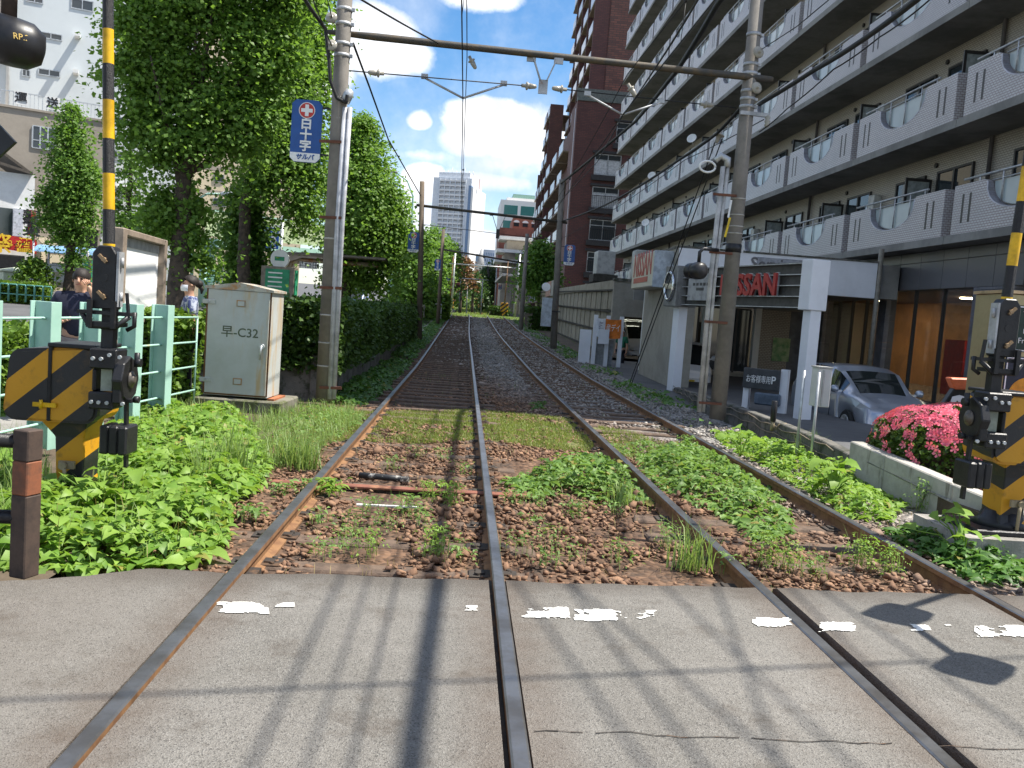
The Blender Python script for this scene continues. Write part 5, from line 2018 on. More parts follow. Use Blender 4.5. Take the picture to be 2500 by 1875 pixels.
# conduits with a hooded top
cp = []
for off in (0, .075):
    pts = [at(712 + off * 120, 862, B1.y - .1) - B1, at(729 + off * 140, 480, B1.y - .1) - B1, at(746 + off * 140, 232, B1.y - .1) - B1]
    MB().tube(pts, .034 if off else .04, 8).build('conduit', mat('conduit_white', (.48, .49, .52), .45, rust=(.22, .11, .06), rust_lo=.68), pl)
o = at(752, 205, B1.y - .1) - B1
MB().lathe([(.06, -.12), (.075, 0), (.06, .07), (.01, .09)], o, (.3, 0, 1), 12).build('conduit_hood', m_alu, pl)
for y in (306, 470, 622, 838):
    a_ = at(708, y, B1.y - .12) - B1
    MB().beam(a_ + Vector((-.12, 0, 0)), a_ + Vector((.2, 0, .01)), .03, .04).build('conduit_bracket', mat('rust_clamp', (.15, .06, .035), .8), pl)
ad_sign((632, 213), (690, 353), B1.y - .02, at(712, 260, B1.y).x, 'big blue pole sign with red cross emblem on the nearest left pole')

# right pole fittings
rings(pr, dr, B2, [at(1620, y, B2.y).z for y in (75, 140, 160, 198, 215, 232, 545)], .122)
c = on(B2, dr, at(1590, 537, B2.y).z)
MB().cyl(c - Vector((0, 0, .07)), c + Vector((0, 0, .07)), .13, n=18).build('black_band', m_black, pr)
for off in (0, .07):
    pts = [at(1510 + off * 130, 890, B2.y - .1) - B2, at(1535 + off * 130, 600, B2.y - .1) - B2, at(1562 + off * 150, 360, B2.y - .1) - B2]
    MB().tube(pts, .04 - off * .15, 8).build('conduit', mat('conduit_cream', (.45, .44, .42), .45, rust=(.25, .14, .08), rust_lo=.68), pr)
o = at(1556, 346, B2.y - .1) - B2
MB().tube([o + Vector((.12, 0, -.1)), o + Vector((.12, 0, .02)), o + Vector((.0, 0, .07)), o + Vector((-.08, 0, -.02))], [.055, .06, .06, .045], 10).build('conduit_hood', m_alu, pr)
pts = [o + Vector((-.2 + .13 * math.cos(t_), 0, -.12 + .09 * math.sin(t_))) for t_ in np.linspace(0, 6.2, 14)]
MB().tube(pts, .018, 6).build('cable_loop', m_white, pr)
for y in (420, 545, 695, 870):
    a_ = at(1520 + (870 - y) * .07, y, B2.y - .13) - B2
    MB().beam(a_ + Vector((-.08, 0, 0)), a_ + Vector((.30, 0, .0)), .03, .04).build('conduit_bracket', mat('rust_clamp', (.15, .06, .035), .8), pr)
a_, b_ = at(1566, 512, B2.y - .14) - B2, at(1577, 470, B2.y - .14) - B2
MB().beam(a_, b_, .035, .006, (0, -1, 0)).build('yellow_plate', mat('plate_yellow', (.7, .48, .02), .5), pr)
a_, b_ = at(1573, 470, B2.y - .14) - B2, at(1580, 432, B2.y - .14) - B2
MB().beam(a_, b_, .03, .006, (0, -1, 0)).build('white_plate', m_white, pr)
for y in (430, 465, 505, 490, 740):
    c = on(B2, dr, at(1590, y, B2.y).z)
    MB().cyl(c - Vector((0, 0, .01)), c + Vector((0, 0, .01)), .127, n=18).build('tie_wire', mat('pale_wire', (.42, .40, .35), .6), pr)
for (x, y) in ((1638, 113), (1634, 190)):
    q = MB()
    disc_ins(q, at(x, y, B2.y - .15) - B2, (.3, -1, .1), .095, .8)
    q.build('insulator', m_porc, pr)
MB().beam(at(1600, 243, B2.y - .1) - B2, at(1662, 250, B2.y - .1) - B2, .05, .06).build('side_arm', m_steel, pr)
q = MB().lathe([(.02, .0), (.045, .03), (.03, .06), (.05, .09), (.03, .12), (.05, .16), (.02, .2)], at(1656, 275, B2.y - .1) - B2, n=12)
q.build('pin_insulator', m_porc, pr)

# hooded warning lamp on a bracket from the right pole
lo = at(1508, 585, B2.y - .35)
lt = thing('hooded_lamp', 'black hooded crossing lamp hanging on a bent bracket by the right concrete pole', 'lamp', lo)
ax_ = Vector((-.40, .90, 0)).normalized()
MB().lathe([(.005, -.13), (.09, -.12), (.135, -.08), (.14, .05), (.13, .06)], (0, 0, 0), ax_, 20).build('housing', m_black, lt)
MB().lathe([(.125, .05), (.125, .22), (.118, .22), (.118, .06)], (0, 0, 0), ax_, 20).build('hood', m_black, lt)
MB().tube([Vector((0, 0, .13)), Vector((0, 0, .30)), Vector((.06, .02, .36)), Vector((.35, .2, .37))], .03, 8).build('bracket', m_black, lt)

# gantry beams and hangers
def hanger(q, top, w, h, r=.03):
    """Flat Y plate hanging from the beam."""
    q.beam(top + Vector((-w / 2, 0, 0)), top + Vector((-.05, 0, -h * .62)), .02, r * 2.2, (0, 1, 0))
    q.beam(top + Vector((w / 2, 0, 0)), top + Vector((.05, 0, -h * .62)), .02, r * 2.2, (0, 1, 0))
    q.box(top + Vector((-w / 2 - .03, 0, -.02)), (.14, .03, .09))
    q.box(top + Vector((w / 2 + .03, 0, -.02)), (.14, .03, .09))
    q.box(top + Vector((0, 0, -h * .8)), (.14, .025, h * .4))


g1 = thing('gantry_beam', 'long dark overhead beam between the two nearest concrete poles', 'gantry beam', (0, 13.8, 0), 0, 'overhead gantry beams')
A, B = at(702, 68, B1.y), at(1668, 172, B2.y)
m1_, m2_ = A.lerp(B, .10), A.lerp(B, .94)
MB().tube([A, m1_, A.lerp(B, .3), A.lerp(B, .6), m2_, B], [.03, .054, .052, .052, .056, .045], 12).build('beam', m_beam, g1, world=True)
hc = at(1176, 148, 13.85)
q = MB()
hc2 = A.lerp(B, (hc.x - A.x) / (B.x - A.x)) - Vector((0, 0, .05))
hanger(q, hc2, .36, hc2.z - at(1176, 203, 13.85).z)
q.build('hanger', m_steel, g1, world=True)
sy = B1.y + .02
W0, WL, WR, W3 = at(746, 152, B1.y), at(1143, 186, 13.8), at(1208, 192, 13.9), at(1590, 233, B2.y)
MB().tube([W0, WL], .009, 5).build('span_wire', m_rub, g1, world=True)
MB().tube([WR, W3], .009, 5).build('span_wire', m_rub, g1, world=True)
for f, (P, Q, s) in enumerate(((W0, WL, .16), (WL, W0, .0), (WR, W3, .0), (W3, WR, .17))):
    q = MB()
    disc_ins(q, P.lerp(Q, s + .01), (Q - P), .062, .9)
    q.build('insulator', m_porc, g1, world=True)
CL, CR = at(1000, 212, 13.75), at(1345, 248, 14.05)
for cc_, a1, a2 in ((CL, at(917, 168, 13.6), at(1088, 183, 13.8)), (CR, at(1269, 205, 13.95), at(1428, 221, 14.2))):
    for e in (a1, a2):
        MB().tube([e, cc_], .017, 7).build('steady_arm', m_steel, g1, world=True)
        MB().box(e + Vector((0, 0, .02)), (.10, .05, .07)).build('clamp', m_steel, g1, world=True)
q = MB()
disc_ins(q, at(1019, 132, 13.7), (-.5, 0, .8), .055, .8)
q.build('insulator', m_porc, g1, world=True)
q = MB()
disc_ins(q, at(1363, 192, 14.0), (-.6, 0, .8), .06, .9)
q.build('insulator', m_porc, g1, world=True)
print('contact', CL, CR, A, B)

GANTRY = [(36.0, (906, 720), (912, 392), (1196, 740), (1214, 388), (913, 444), (1212, 480), None, 'second'),
          (55.0, (946, 690), (958, 495), (1128, 670), (1139, 505), (957, 538), (1137, 570), None, 'third'),
          (79.0, zf(960, 1240), zf(1020, 370), zf(1940, 1280), zf(2020, 385), zf(970, 530), zf(2010, 600), m_alu, 'fourth'),
          (112.0, zf(1085, 1150), zf(1105, 740), zf(1640, 1190), zf(1660, 560), zf(1090, 752), zf(1500, 780), m_steel, 'fifth'),
          (150.0, zf(1205, 1010), zf(1212, 820), zf(1430, 1040), zf(1440, 790), zf(1205, 800), zf(1440, 815), m_steel, 'sixth')]
hang = [CL.z, CR.z]
gpos = []
names_l = {'second': 'second pole on the left, plain wood-brown, behind the hedge end', 'third': 'slim third pole on the left above the far hedge',
           'fourth': 'grey steel pole at the left of the far crossing', 'fifth': 'thin steel pole left of the far grassy track', 'sixth': 'thinnest left steel pole by the dark tree tunnel'}
names_r = {'second': 'dark concrete pole on the right before the panelled garage wall', 'third': 'dark pole on the right beside the station canopy',
           'fourth': 'pale steel pole at the right of the far crossing', 'fifth': 'thin pole right of the far grassy track', 'sixth': 'thinnest right steel pole by the dark tree tunnel'}
m_woodp = mat('pole_brown', (.15, .115, .085), .85, col2=(.10, .08, .06), scale=1.5)
for (Y, lb, ltp, rb_, rtp, ba, bb_, mm, nm) in GANTRY:
    z0 = zt(Y)
    la, lz = at(*lb, Y), at(*ltp, Y)
    ra, rz_ = at(*rb_, Y), at(*rtp, Y)
    rr = .12 if Y < 60 else .09
    pole(Vector((la.x, Y, min(z0, la.z))), lz, rr, rr * .8, names_l[nm], m=mm or m_woodp)
    pole(Vector((ra.x, Y, min(z0, ra.z))), rz_, rr * 1.15, rr * .9, names_r[nm], m=mm or m_pole)
    g = thing('gantry_beam', nm + ' overhead beam down the line, spanning both tracks', 'gantry beam', (0, Y, 0), 0, 'overhead gantry beams')
    A2, B2_ = at(*ba, Y), at(*bb_, Y)
    MB().tube([A2 - Vector((.25, 0, 0)), B2_ + Vector((.25, 0, 0))], .055, 8).build('beam', m_beam if not mm else m_alu, g, world=True)
    q = MB()
    hanger(q, A2.lerp(B2_, .55), .55, .95)
    q.build('hanger', m_dark, g, world=True)
    zz = (A2.z + B2_.z) / 2 - .75
    MB().tube([A2 + Vector((.1, 0, -.75)), B2_ + Vector((-.1, 0, -.75))], .012, 5).build('span_wire', m_rub, g, world=True)
    gpos.append((Y, zz))

# contact and messenger wires of both tracks
for (xc, c0, lab) in ((-.43, CL, 'left'), (2.57, CR, 'right')):
    ys = [-16, c0.y] + [g[0] for g in gpos]
    zs = [c0.z, c0.z] + [g[1] - .25 for g in gpos]
    xs = [c0.x] * 2 + [xc + (c0.x - xc) * .2] * len(gpos)
    t = thing('contact_wire', lab + ' track contact wire with its messenger wire and droppers above', 'overhead wire', (c0.x, -16, c0.z))
    P = [Vector(v) for v in zip(xs, ys, zs)]
    MB().tube(P, .0085, 5).build('contact', m_rub, t, world=True)
    mp_ = []
    for i in range(len(P) - 1):
        n_ = 8
        for k in range(n_):
            f = k / n_
            mp_.append(P[i].lerp(P[i + 1], f) + Vector((.02, 0, .62 - .34 * 4 * f * (1 - f) * min(1, (P[i + 1].y - P[i].y) / 24))))
    mp_.append(P[-1] + Vector((.02, 0, .62)))
    MB().tube(mp_, .007, 5).build('messenger', m_rub, t, world=True)
    for i in range(3, len(mp_), 4):
        y = mp_[i].y
        zc = float(np.interp(y, ys, zs))
        MB().tube([mp_[i], Vector((float(np.interp(y, ys, xs)), y, zc))], .005, 4).build('dropper', m_rub, t, world=True)
        MB().lathe([(.005, -.03), (.028, 0), (.005, .03)], mp_[i], n=8).build('clamp', m_dark, t, world=True)


def cable(pts, r, label, sag=.0, name='overhead_cable', n=6, m=None):
    P = [Vector(p) for p in pts]
    Q = []
    for i in range(len(P) - 1):
        for k in range(10):
            f = k / 10
            Q.append(P[i].lerp(P[i + 1], f) - Vector((0, 0, sag * 4 * f * (1 - f))))
    Q.append(P[-1])
    o = MB().tube(Q, r, n).mesh('overhead_cable', m or m_rub, shift=Q[0])
    return tag(link(name, o, None, Q[0]), label, 'cable')


fa = at(1560, 30, 13.4)
cable([at(1212, 396, 36), at(1373, 262, 24), at(1466, 147, 17), Vector((3.42, 13.4, 6.3)), Vector((3.38, 3, 6.5)), Vector((3.38, -16, 6.5))], .046, 'thick black feeder cable rising from the second right pole across the balconies', .02)
cable([at(1214, 478, 36), at(1300, 446, 30), at(1374, 406, 24), at(1470, 343, 18.5), at(1549, 288, 16), at(1615, 215, B2.y)], .03, 'black cable bundle from the second right pole up to the nearest right pole', .02)
cable([at(1640, 225, B2.y), at(1761, 150, 12), at(1858, 90, 10.3), at(1985, -4, 8.6), at(2250, -240, 6.5)], .034, 'black cable bundle from the nearest right pole to the top right corner', .01)
cable([at(1640, 285, B2.y), at(1700, 235, 13), at(1800, 150, 11.5), at(1900, 80, 10.3), at(2010, -2, 8.8), at(2250, -200, 7)], .010, 'thin wire below the bundle leaving the nearest right pole to the right', .02)
cable([at(1640, 110, B2.y), at(1720, 58, 12.4), at(1790, 0, 10.5), at(1900, -100, 8)], .008, 'thin wire from the upper insulator of the nearest right pole', .0)
cable([at(1650, 258, B2.y), at(1480, 345, 20), at(1330, 450, 29), at(1212, 516, 36)], .009, 'thin wire sagging below the cable bundle beside the balconies', .02)
cable([at(1205, 440, 36), at(1290, 350, 24), at(1345, 250, 14.2), at(1440, 110, 9), at(1530, -40, 7)], .010, 'thin dark wire running over the steady arm of the right track', .01)
cable([at(777, -3, 9.5), at(948, 94, 13.6)], .012, 'dark stay wire slanting from the top edge down to the beam', .01)
cable([at(763, 94, B1.y), at(797, 185, 17), at(839, 302, 23), at(909, 423, 36)], .018, 'twisted cable curving down from the nearest left pole to the second', .0)
cable([at(640, -30, 11), at(672, 20, 12.4), at(703, 62, 13.1), at(711, 130, 13.12), at(714, 175, 13.12), at(728, 212, 13.15), at(748, 222, 13.15), at(750, 205, 13.15)], .026, 'thick black cable looping down the nearest left pole into its conduit', .0)
cable([at(664, -30, 11), at(716, 98, 13.05)], .008, 'thin wire from the top edge to the lower insulator of the nearest left pole')
cable([at(700, -30, 11.5), at(717, 38, 13.05)], .008, 'thin wire from the top edge to the upper insulator of the nearest left pole')
gy = gz(1361, 826)
cable([gy, at(1547, 300, 16.2)], .011, 'stay wire from the ground by the beige wall up to a white insulator')
cable([gy + Vector((.05, 0, 0)), at(1560, 300, 16)], .011, 'second stay wire beside the first, ending by the conduit hood')
o = MB()
disc_ins(o, Vector(), (.25, 0, 1), .10, .9)
st = link('stay_insulator', o.mesh('stay_insulator', m_porc), None, at(1553, 293, 16.1))
tag(st, 'white porcelain insulator at the top of the stay wires', 'insulator')
# wires across the road behind the camera, known from their shadows on the asphalt
def shadow_of(x, y, h):
    g = gz(x, y)
    return g + Vector((_sv.x, _sv.y, _sv.z)) * (h / _sv.z)


for k, (a_, b_, h, r) in enumerate((((270, 1500), (1700, 1440), 7.0, .014), ((1280, 1330), (1525, 1659), 7.5, .012), ((1400, 1400), (1700, 1659), 7.8, .012),
                                    ((1800, 1290), (2212, 1580), 8.2, .012), ((1940, 1500), (2060, 1620), 7.4, .01))):
    P, Q = shadow_of(*a_, h), shadow_of(*b_, h)
    d = (Q - P).normalized()
    cable([P - d * 9, Q + d * 9], r, ('dark wire crossing over the road', 'wire slanting over the right track crossing', 'second wire slanting over the right track crossing', 'wire above the right kerb of the crossing', 'short spare wire above the right kerb')[k])
fd = (shadow_of(740, 1240, 6.3), shadow_of(545, 1650, 6.3))
d = (fd[1] - fd[0]).normalized()
for (x0, y0, x1, y1, h, wl) in ((1560, 1300, 1690, 1659, 7.0, 'lowest thin wire slanting over the right half of the crossing'), (1600, 1420, 1850, 1659, 8.4, 'highest thin wire slanting over the right half of the crossing'), (1330, 1560, 1400, 1659, 7.6, 'thin wire slanting over the middle of the crossing')):
    P, Q = shadow_of(x0, y0, h), shadow_of(x1, y1, h)
    dd = (Q - P).normalized()
    cable([P - dd * 9, Q + dd * 9], .011, wl)
cable([fd[0] - d * 6, fd[1] + d * 9], .011, 'feeder wire running above the right track')

# small blue signs further along
ad_sign(zf(300, 35), zf(450, 360), 35.9, at(905, 560, 36).x, 'blue pole sign on the second left pole beside the slim lamp')
ad_sign(zf(708, 455), zf(787, 635), 54.9, at(952, 560, 55).x, 'smaller blue pole sign on the third left pole')
ad_sign((1220, 528), (1240, 574), 35.9, at(1206, 560, 36).x, 'blue pole sign on the right pole before the brick tower')
ad_sign(zf(1690, 850), zf(1730, 935), 100, at(*zf(1680, 900), 100).x, 'tiny blue pole sign far away on the right of the line')
ad_sign(zf(885, 705), zf(928, 795), 78.5, at(*zf(960, 740), 78.5).x, 'tiny blue pole sign far away left of the steel pole')
tb_ = thing('pole_lamp', 'round white lamp and pale box on the pole by the garage wall', 'lamp', at(1180, 620, 35.5))
MB().lathe([(.02, -.05), (.16, -.03), (.18, .0), (.16, .02)], (0, 0, 0), (0, -1, .2), 18).build('lamp_disc', m_white, tb_)
a_, b_ = at(1170, 672, 35.5) - tb_.location, at(1189, 700, 35.5) - tb_.location
MB().bx(a_.x, b_.x, -.12, .12, b_.z - .1, a_.z + .55).build('box', mat('pale_blue_box', (.42, .47, .52), .5), tb_)
MB().bx(b_.x, b_.x + .35, -.02, .02, a_.z, a_.z + .05).build('bracket', m_dark, tb_)

# ================================================================== crossing gates
m_stripe = stripemat('warning_stripes', (.60, .285, .012), (.02, .02, .022), (.66, .12, -.75), .30, .52)
m_yelp = mat('gate_yellow', (.72, .42, .01), .45, rust=(.3, .15, .03), rust_lo=.68)


def gate(label, base, mir=1):
    t = thing('crossing_gate', label, 'barrier', base)
    s = mir

    def X(q, dx=.18):
        q.v = [((v[0] + dx + (.06 if s < 0 and dx else 0)) * s, v[1], v[2]) for v in q.v]
        return q
    # pedestal with flared foot
    q = MB()
    sec = [(0, -.13, .11, .17), (.1, -.105, .085, .13), (.40, -.115, .09, .14), (.50, -.20, .11, .16), (.55, -.24, .12, .19)]
    for z, a_, b_, d in sec:
        q.v += [(a_, -d, z), (b_, -d, z), (b_, d, z), (a_, d, z)]
    for i in range(len(sec) - 1):
        for j in range(4):
            k = (j + 1) % 4
            q.face((i * 4 + j, i * 4 + k, i * 4 + 4 + k, i * 4 + 4 + j))
    q.face((16, 17, 18, 19))
    X(q, .0).build('pedestal', m_stripe, t, bevel=.008)
    # motor housing: rounded box, lid seam, hasp
    q = MB()
    outl = []
    for cx, cz, a0 in ((-.49, .60, 180), (-.02, .60, 270), (-.02, .97, 0), (-.46, .93, 90)):
        for k in range(5):
            a_ = R(a0 + k * 22.5)
            outl.append((cx + .09 * math.cos(a_), cz + .09 * math.sin(a_)))
    q.prism(outl, .44, Matrix.Translation((0, -.22, 0)))
    X(q, .13).build('motor_housing', m_stripe, t, bevel=.02, seg=2)
    q = MB().bx(-.27, -.245, -.232, .232, .52, 1.05).bx(-.275, .06, -.235, .235, 1.045, 1.075)
    X(q, .13).build('lid_frame', m_dark, t, bevel=.006)
    q = MB().bx(-.36, -.20, -.245, -.222, .62, .65).cyl((-.30, -.25, .61), (-.30, -.25, .67), .012)
    X(q, .13).build('hasp', m_yelp, t)
    # cast crank block
    q = MB().bx(.03, .215, -.40, -.20, .93, 1.07).bx(.03, .20, -.40, -.20, .65, .77).bx(.045, .07, -.38, -.2, .77, .93).bx(.19, .21, -.38, -.2, .77, .93)
    X(q).build('crank_bracket', m_dark, t, bevel=.01)
    q = MB().cyl((.20, -.28, .86), (.27, -.28, .86), .165, n=8, smooth=False).bx(.20, .26, -.42, -.2, .70, .80)
    X(q).build('crank_plate', m_dark, t, bevel=.008)
    q = MB().lathe([(.06, 0), (.06, .012), (.035, .018), (.035, .03), (.01, .032)], (.27, -.28, .86), (1, 0, 0), 16)
    X(q).build('crank_hub', mat('worn_iron', (.16, .14, .12), .5, .6), t)
    q = MB().bx(.095, .17, -.35, -.3, .775, .925)
    X(q).build('inner_cover', mat('grey_green_cover', (.30, .33, .27), .6), t)
    q = MB()
    for (x, z) in ((.06, 1.0), (.115, 1.0), (.17, 1.03), (.06, .70), (.11, .70), (.165, .70), (.24, 1.02), (.27, .70)):
        q.cyl((x, -.40, z), (x, -.418, z), .014, n=6)
    tag(X(q).build('bolt_set', m_alu, t), kind='stuff')
    q = MB().cyl((.30, -.28, .98), (.34, -.28, .98), .03, n=10).cyl((.31, -.28, .95), (.31, -.28, 1.05), .02, n=8).cyl((.30, -.28, .72), (.335, -.28, .72), .025, n=10)
    X(q).build('adjuster', m_dark, t)
    # counterweight
    q = MB().beam((.255, -.3, .72), (.27, -.3, .24), .045, .02, (1, 0, 0)).bx(.17, .30, -.34, -.26, .70, .725)
    X(q).build('weight_bar', m_dark, t)
    q = MB()
    for k in range(3):
        q.bx(.115 + k * .066, .178 + k * .066, -.40 - .01 * k, -.20, .34, .54)
    X(q).build('counterweight', m_dark, t, bevel=.012)
    # stem, cradle and head
    q = MB().bx(.065, .145, -.30, -.22, 1.06, 1.36)
    X(q).build('stem', m_dark, t)
    q = MB().bx(-.09, .27, -.34, -.20, 1.30, 1.325).bx(-.02, .20, -.36, -.18, 1.22, 1.25)
    q.tube([(-.06, -.32, 1.30), (.0, -.34, 1.22), (.18, -.34, 1.22), (.26, -.32, 1.30)], .02, 8)
    q.beam((.01, -.37, 1.21), (.01, -.37, 1.40), .03, .03).beam((.17, -.37, 1.21), (.17, -.37, 1.40), .03, .03)
    q.beam((.245, -.3, 1.32), (.23, -.3, 1.46), .03, .015)
    q.tube([(.22, -.25, 1.2), (.27, -.25, 1.23), (.27, -.25, 1.33)], .016, 7)
    X(q).build('cradle', m_dark, t)
    q = MB()
    pr_ = [(0.005, 1.34), (.16, 1.34), (.165, 1.72), (.13, 1.775), (.04, 1.775), (.0, 1.72)]
    q.prism(pr_, .13, Matrix.Translation((0, -.335, 0)))
    X(q).build('arm_head', m_dark, t, bevel=.008)
    q = MB().cyl((.085, -.337, 1.555), (.085, -.339, 1.555), .028, n=18)
    X(q).build('head_hole', m_black, t)
    q = MB()
    for z in (1.68, 1.43):
        q.beam((.05, -.345, z + .03), (.10, -.345, z - .02), .022, .02).cyl((.085, -.335, z), (.085, -.36, z), .016, n=6)
    X(q).build('wing_bolt', mat('brass_bolt', (.35, .24, .14), .5, .6), t)
    q = MB().bx(.166, .182, -.335, -.24, 1.36, 1.74).cyl((.19, -.3, 1.40), (.19, -.3, 1.46), .014).cyl((.19, -.3, 1.63), (.19, -.3, 1.70), .014)
    X(q).build('head_hinge', m_steel, t)
    # striped arm
    q = MB()
    zs = [1.765, 1.79, 2.025, 2.27, 2.505, 2.765, 3.005, 3.235, 3.525, 3.8, 4.05, 4.3, 4.55, 4.8, 5.05, 5.3, 5.55, 5.8]
    c0, lean = Vector((.085, -.27, 1.765)), Vector((-.04, 0, 1))
    for i in range(len(zs) - 1):
        q.cur = 0 if i % 2 == 0 else 1
        r0 = .040 - .0028 * (zs[i] - 1.765)
        r1 = .040 - .0028 * (zs[i + 1] - 1.765)
        q.cyl(c0 + lean * (zs[i] - 1.765), c0 + lean * (zs[i + 1] - 1.765), r0, r1, 14, caps=False)
    X(q).build('barrier_arm', [m_yelp, mat('mesh_black', (.022, .022, .024), .45, bump=.6, bscale=160)], t)
    q = MB().cyl((-.02, -.20, .205), (-.02, -.235, .205), .028, n=10).bx(-.06, .05, -.20, -.175, .18, .235)
    q.tube([(-.01, -.22, .20), (.0, -.23, .15), (.005, -.23, -.05)], .014, 6)
    X(q, .0).build('cable_gland', mat('gland_beige', (.30, .24, .15), .6), t)
    return t


gL = gate('left crossing gate, yellow and black striped with its arm raised beside the mint fence', Vector((gz(166, 1050).x, gz(166, 1050).y + .02, -.02)))
# right gate stands on a concrete block by the billboard
rb0 = gz(2152, 1148, .05)
gR = gate('right crossing gate, yellow and black striped with its arm raised beside the shop billboard', Vector((rb0.x + .05, rb0.y + .05, .10)), -1)
q = MB().bx(-.34, .30, -.26, .26, -.045, 0)
q.build('base_flange', m_dark, gR, bevel=.01)
q = MB().lathe([(.24, 0), (.16, .05), (.13, .12)], (.02, 0, 0), n=18)
q.build('base_skirt', m_dark, gR)
box_('gate_block', m_conc, rb0.x - .42, rb0.x + 1.2, rb0.y - .32, rb0.y + .5, -.3, .055)
tag(bpy.data.objects['gate_block'], kind='structure')

# ================================================================== left foreground: guard post, fence, cabinet, board
gp = gz(52, 1232)
m_gpost = mat('guard_brown', (.075, .05, .038), .75, col2=(.045, .032, .026), scale=8, rust=(.24, .11, .05), rust_lo=.62)
gd = thing('guard_post', 'brown rusty square guard post with two dark pipes at the left road edge', 'guard rail', (gp.x, gp.y, -.03), R(-20))
h = at(60, 927, gp.y).z + .03
MB().bx(-.05, .05, -.05, .05, 0, h * .56).build('post', m_gpost, gd, bevel=.006)
MB().bx(-.0495, .0495, -.0495, .0495, h * .56 + .0005, h * .79).build('faded_band', mat('faded_orange', (.24, .085, .04), .7, col2=(.13, .06, .035), scale=10), gd, bevel=.006)
MB().bx(-.05, .05, -.05, .05, h * .79 + .001, h).build('post_top', m_gpost, gd, bevel=.006)
iv = Matrix.Rotation(R(20), 4, 'Z')
for z in (h - .065, h * .40):
    MB().tube([iv @ Vector((-.05, 0, z)), iv @ Vector((-2.2, -.1, z))], .036, 10).build('pipe', m_dark, gd)

# mint fence of H posts and rods
FP = [(-3.86, 6.35), (-3.80, 7.25), (-3.74, 8.15), (-3.67, 9.0), (-3.61, 9.83), (-3.55, 10.66)]
fe = thing('mint_fence', 'mint green fence of wide H posts and thin rods behind the left gate', 'fence', (-3.7, 8.5, 0))
hp = MB()
hp.bx(-.012, .012, -.095, .095, 0, 1.33)
hp.bx(-.07, .07, -.107, -.0955, 0, 1.33).bx(-.07, .07, .0955, .107, 0, 1.33)
hp_me = hp.mesh('post', m_mint, bevel=.003)
for x, y in FP:
    link('post', hp_me, fe, (x + 3.7, y - 8.5, -.03), (0, 0, R(78)))
for z in (1.15, .83, .51, .20):
    MB().tube([(FP[0][0], FP[0][1], z), (FP[2][0], FP[2][1], z), (FP[-1][0], FP[-1][1], z), (-3.47, 11.75, z)], .013, 7).build('rod', m_mint, fe, world=True)
MB().tube([(-3.47, 11.75, 0), (-3.47, 11.75, 1.15)], .013, 7).build('rod', m_mint, fe, world=True)

# relay cabinet on its plinth
m_cab = mat('cabinet_grey', (.45, .47, .46), .6, col2=(.40, .41, .38), scale=1.5, rust=(.44, .33, .19), rust_lo=.50, rust_scale=2.6, streak=True, var=.08)
FL, FR = gz(436, 868), gz(577, 880)
Yc = 11.95
c0, c1 = at(437, 850, Yc), at(577, 862, Yc)
cbt = thing('relay_cabinet', 'rust streaked pale grey relay cabinet on a mossy concrete plinth', 'cabinet', ((c0.x + c1.x) / 2, Yc, 0), R(-3))
w = (c1.x - c0.x) / 2
zb0 = (c0.z + c1.z) / 2
zt0 = at(510, 622, Yc).z
D = .62
MB().bx(-w - .10, w + .22, -.10, D + .25, -.25, zb0 - .03).build('plinth', mat('mossy_concrete', (.20, .185, .15), .9, col2=(.12, .12, .08), scale=5, bump=.4, rust=(.09, .10, .04), rust_lo=.52), cbt, bevel=.02)
MB().bx(-w, w, 0, D, zb0, zt0).build('body', m_cab, cbt, bevel=.006)
q = MB()
for y in (-.03, D + .03):
    q.v += [(-w - .03, y, zt0), (-.0, y, zt0 + .075), (w + .03, y, zt0), (w + .03, y, zt0 - .03), (-w - .03, y, zt0 - .03)]
q.face((0, 1, 2, 3, 4))
q.face((9, 8, 7, 6, 5))
for i in range(5):
    j = (i + 1) % 5
    q.face((j, i, 5 + i, 5 + j))
q.build('roof', mat('cabinet_roof', (.42, .40, .34), .6, rust=(.36, .19, .08), rust_lo=.50), cbt)
MB().bx(-w + .02, w - .02, -.018, -.002, zb0 + .03, zt0 - .035).build('door', m_cab, cbt, bevel=.004)
q = MB().bx(-w - .005, -w + .018, -.006, -.001, zb0 + .02, zt0 - .03).bx(w - .018, w + .003, -.006, -.001, zb0 + .02, zt0 - .03).bx(-w + .02, w - .02, -.006, -.001, zb0 + .01, zb0 + .028)
q.build('door_gap', mat('rust_line', (.16, .08, .04), .9), cbt)
zh_ = zt0 - zb0
for f in (.14, .86):
    MB().bx(-w - .05, -w + .12, -.03, -.019, zb0 + zh_ * f - .03, zb0 + zh_ * f + .03).build('hinge', m_cab, cbt, bevel=.004)
    MB().cyl((-w + .035, -.04, zb0 + zh_ * f), (-w + .035, -.028, zb0 + zh_ * f), .017, n=8).build('hinge_bolt', m_steel, cbt)
    q = MB().bx(-.03, .09, -.024, -.0185, zb0 + zh_ * f - .045, zb0 + zh_ * f + .045)
    q.build('vent_plate', mat('rust_edge', (.38, .22, .10), .8, col2=(.30, .26, .2), scale=12), cbt)
    MB().bx(-.012, .075, -.03, -.0245, zb0 + zh_ * f - .03, zb0 + zh_ * f + .03).build('vent_cover', m_cab, cbt)
text('lettering', '早-C32', .165, mat('stencil_green', (.10, .12, .08), .6), cbt, (.03, -.0195, zb0 + zh_ * .59), (R(90), 0, 0), .001, bold=.002)
hx = w - .09
MB().cyl((hx, -.05, zb0 + zh_ * .48), (hx, -.018, zb0 + zh_ * .48), .035, n=14).build('lock', m_alu, cbt)
MB().tube([(hx, -.055, zb0 + zh_ * .49), (hx - .01, -.06, zb0 + zh_ * .44), (hx - .015, -.055, zb0 + zh_ * .36)], .013, 7).build('handle', m_alu, cbt)
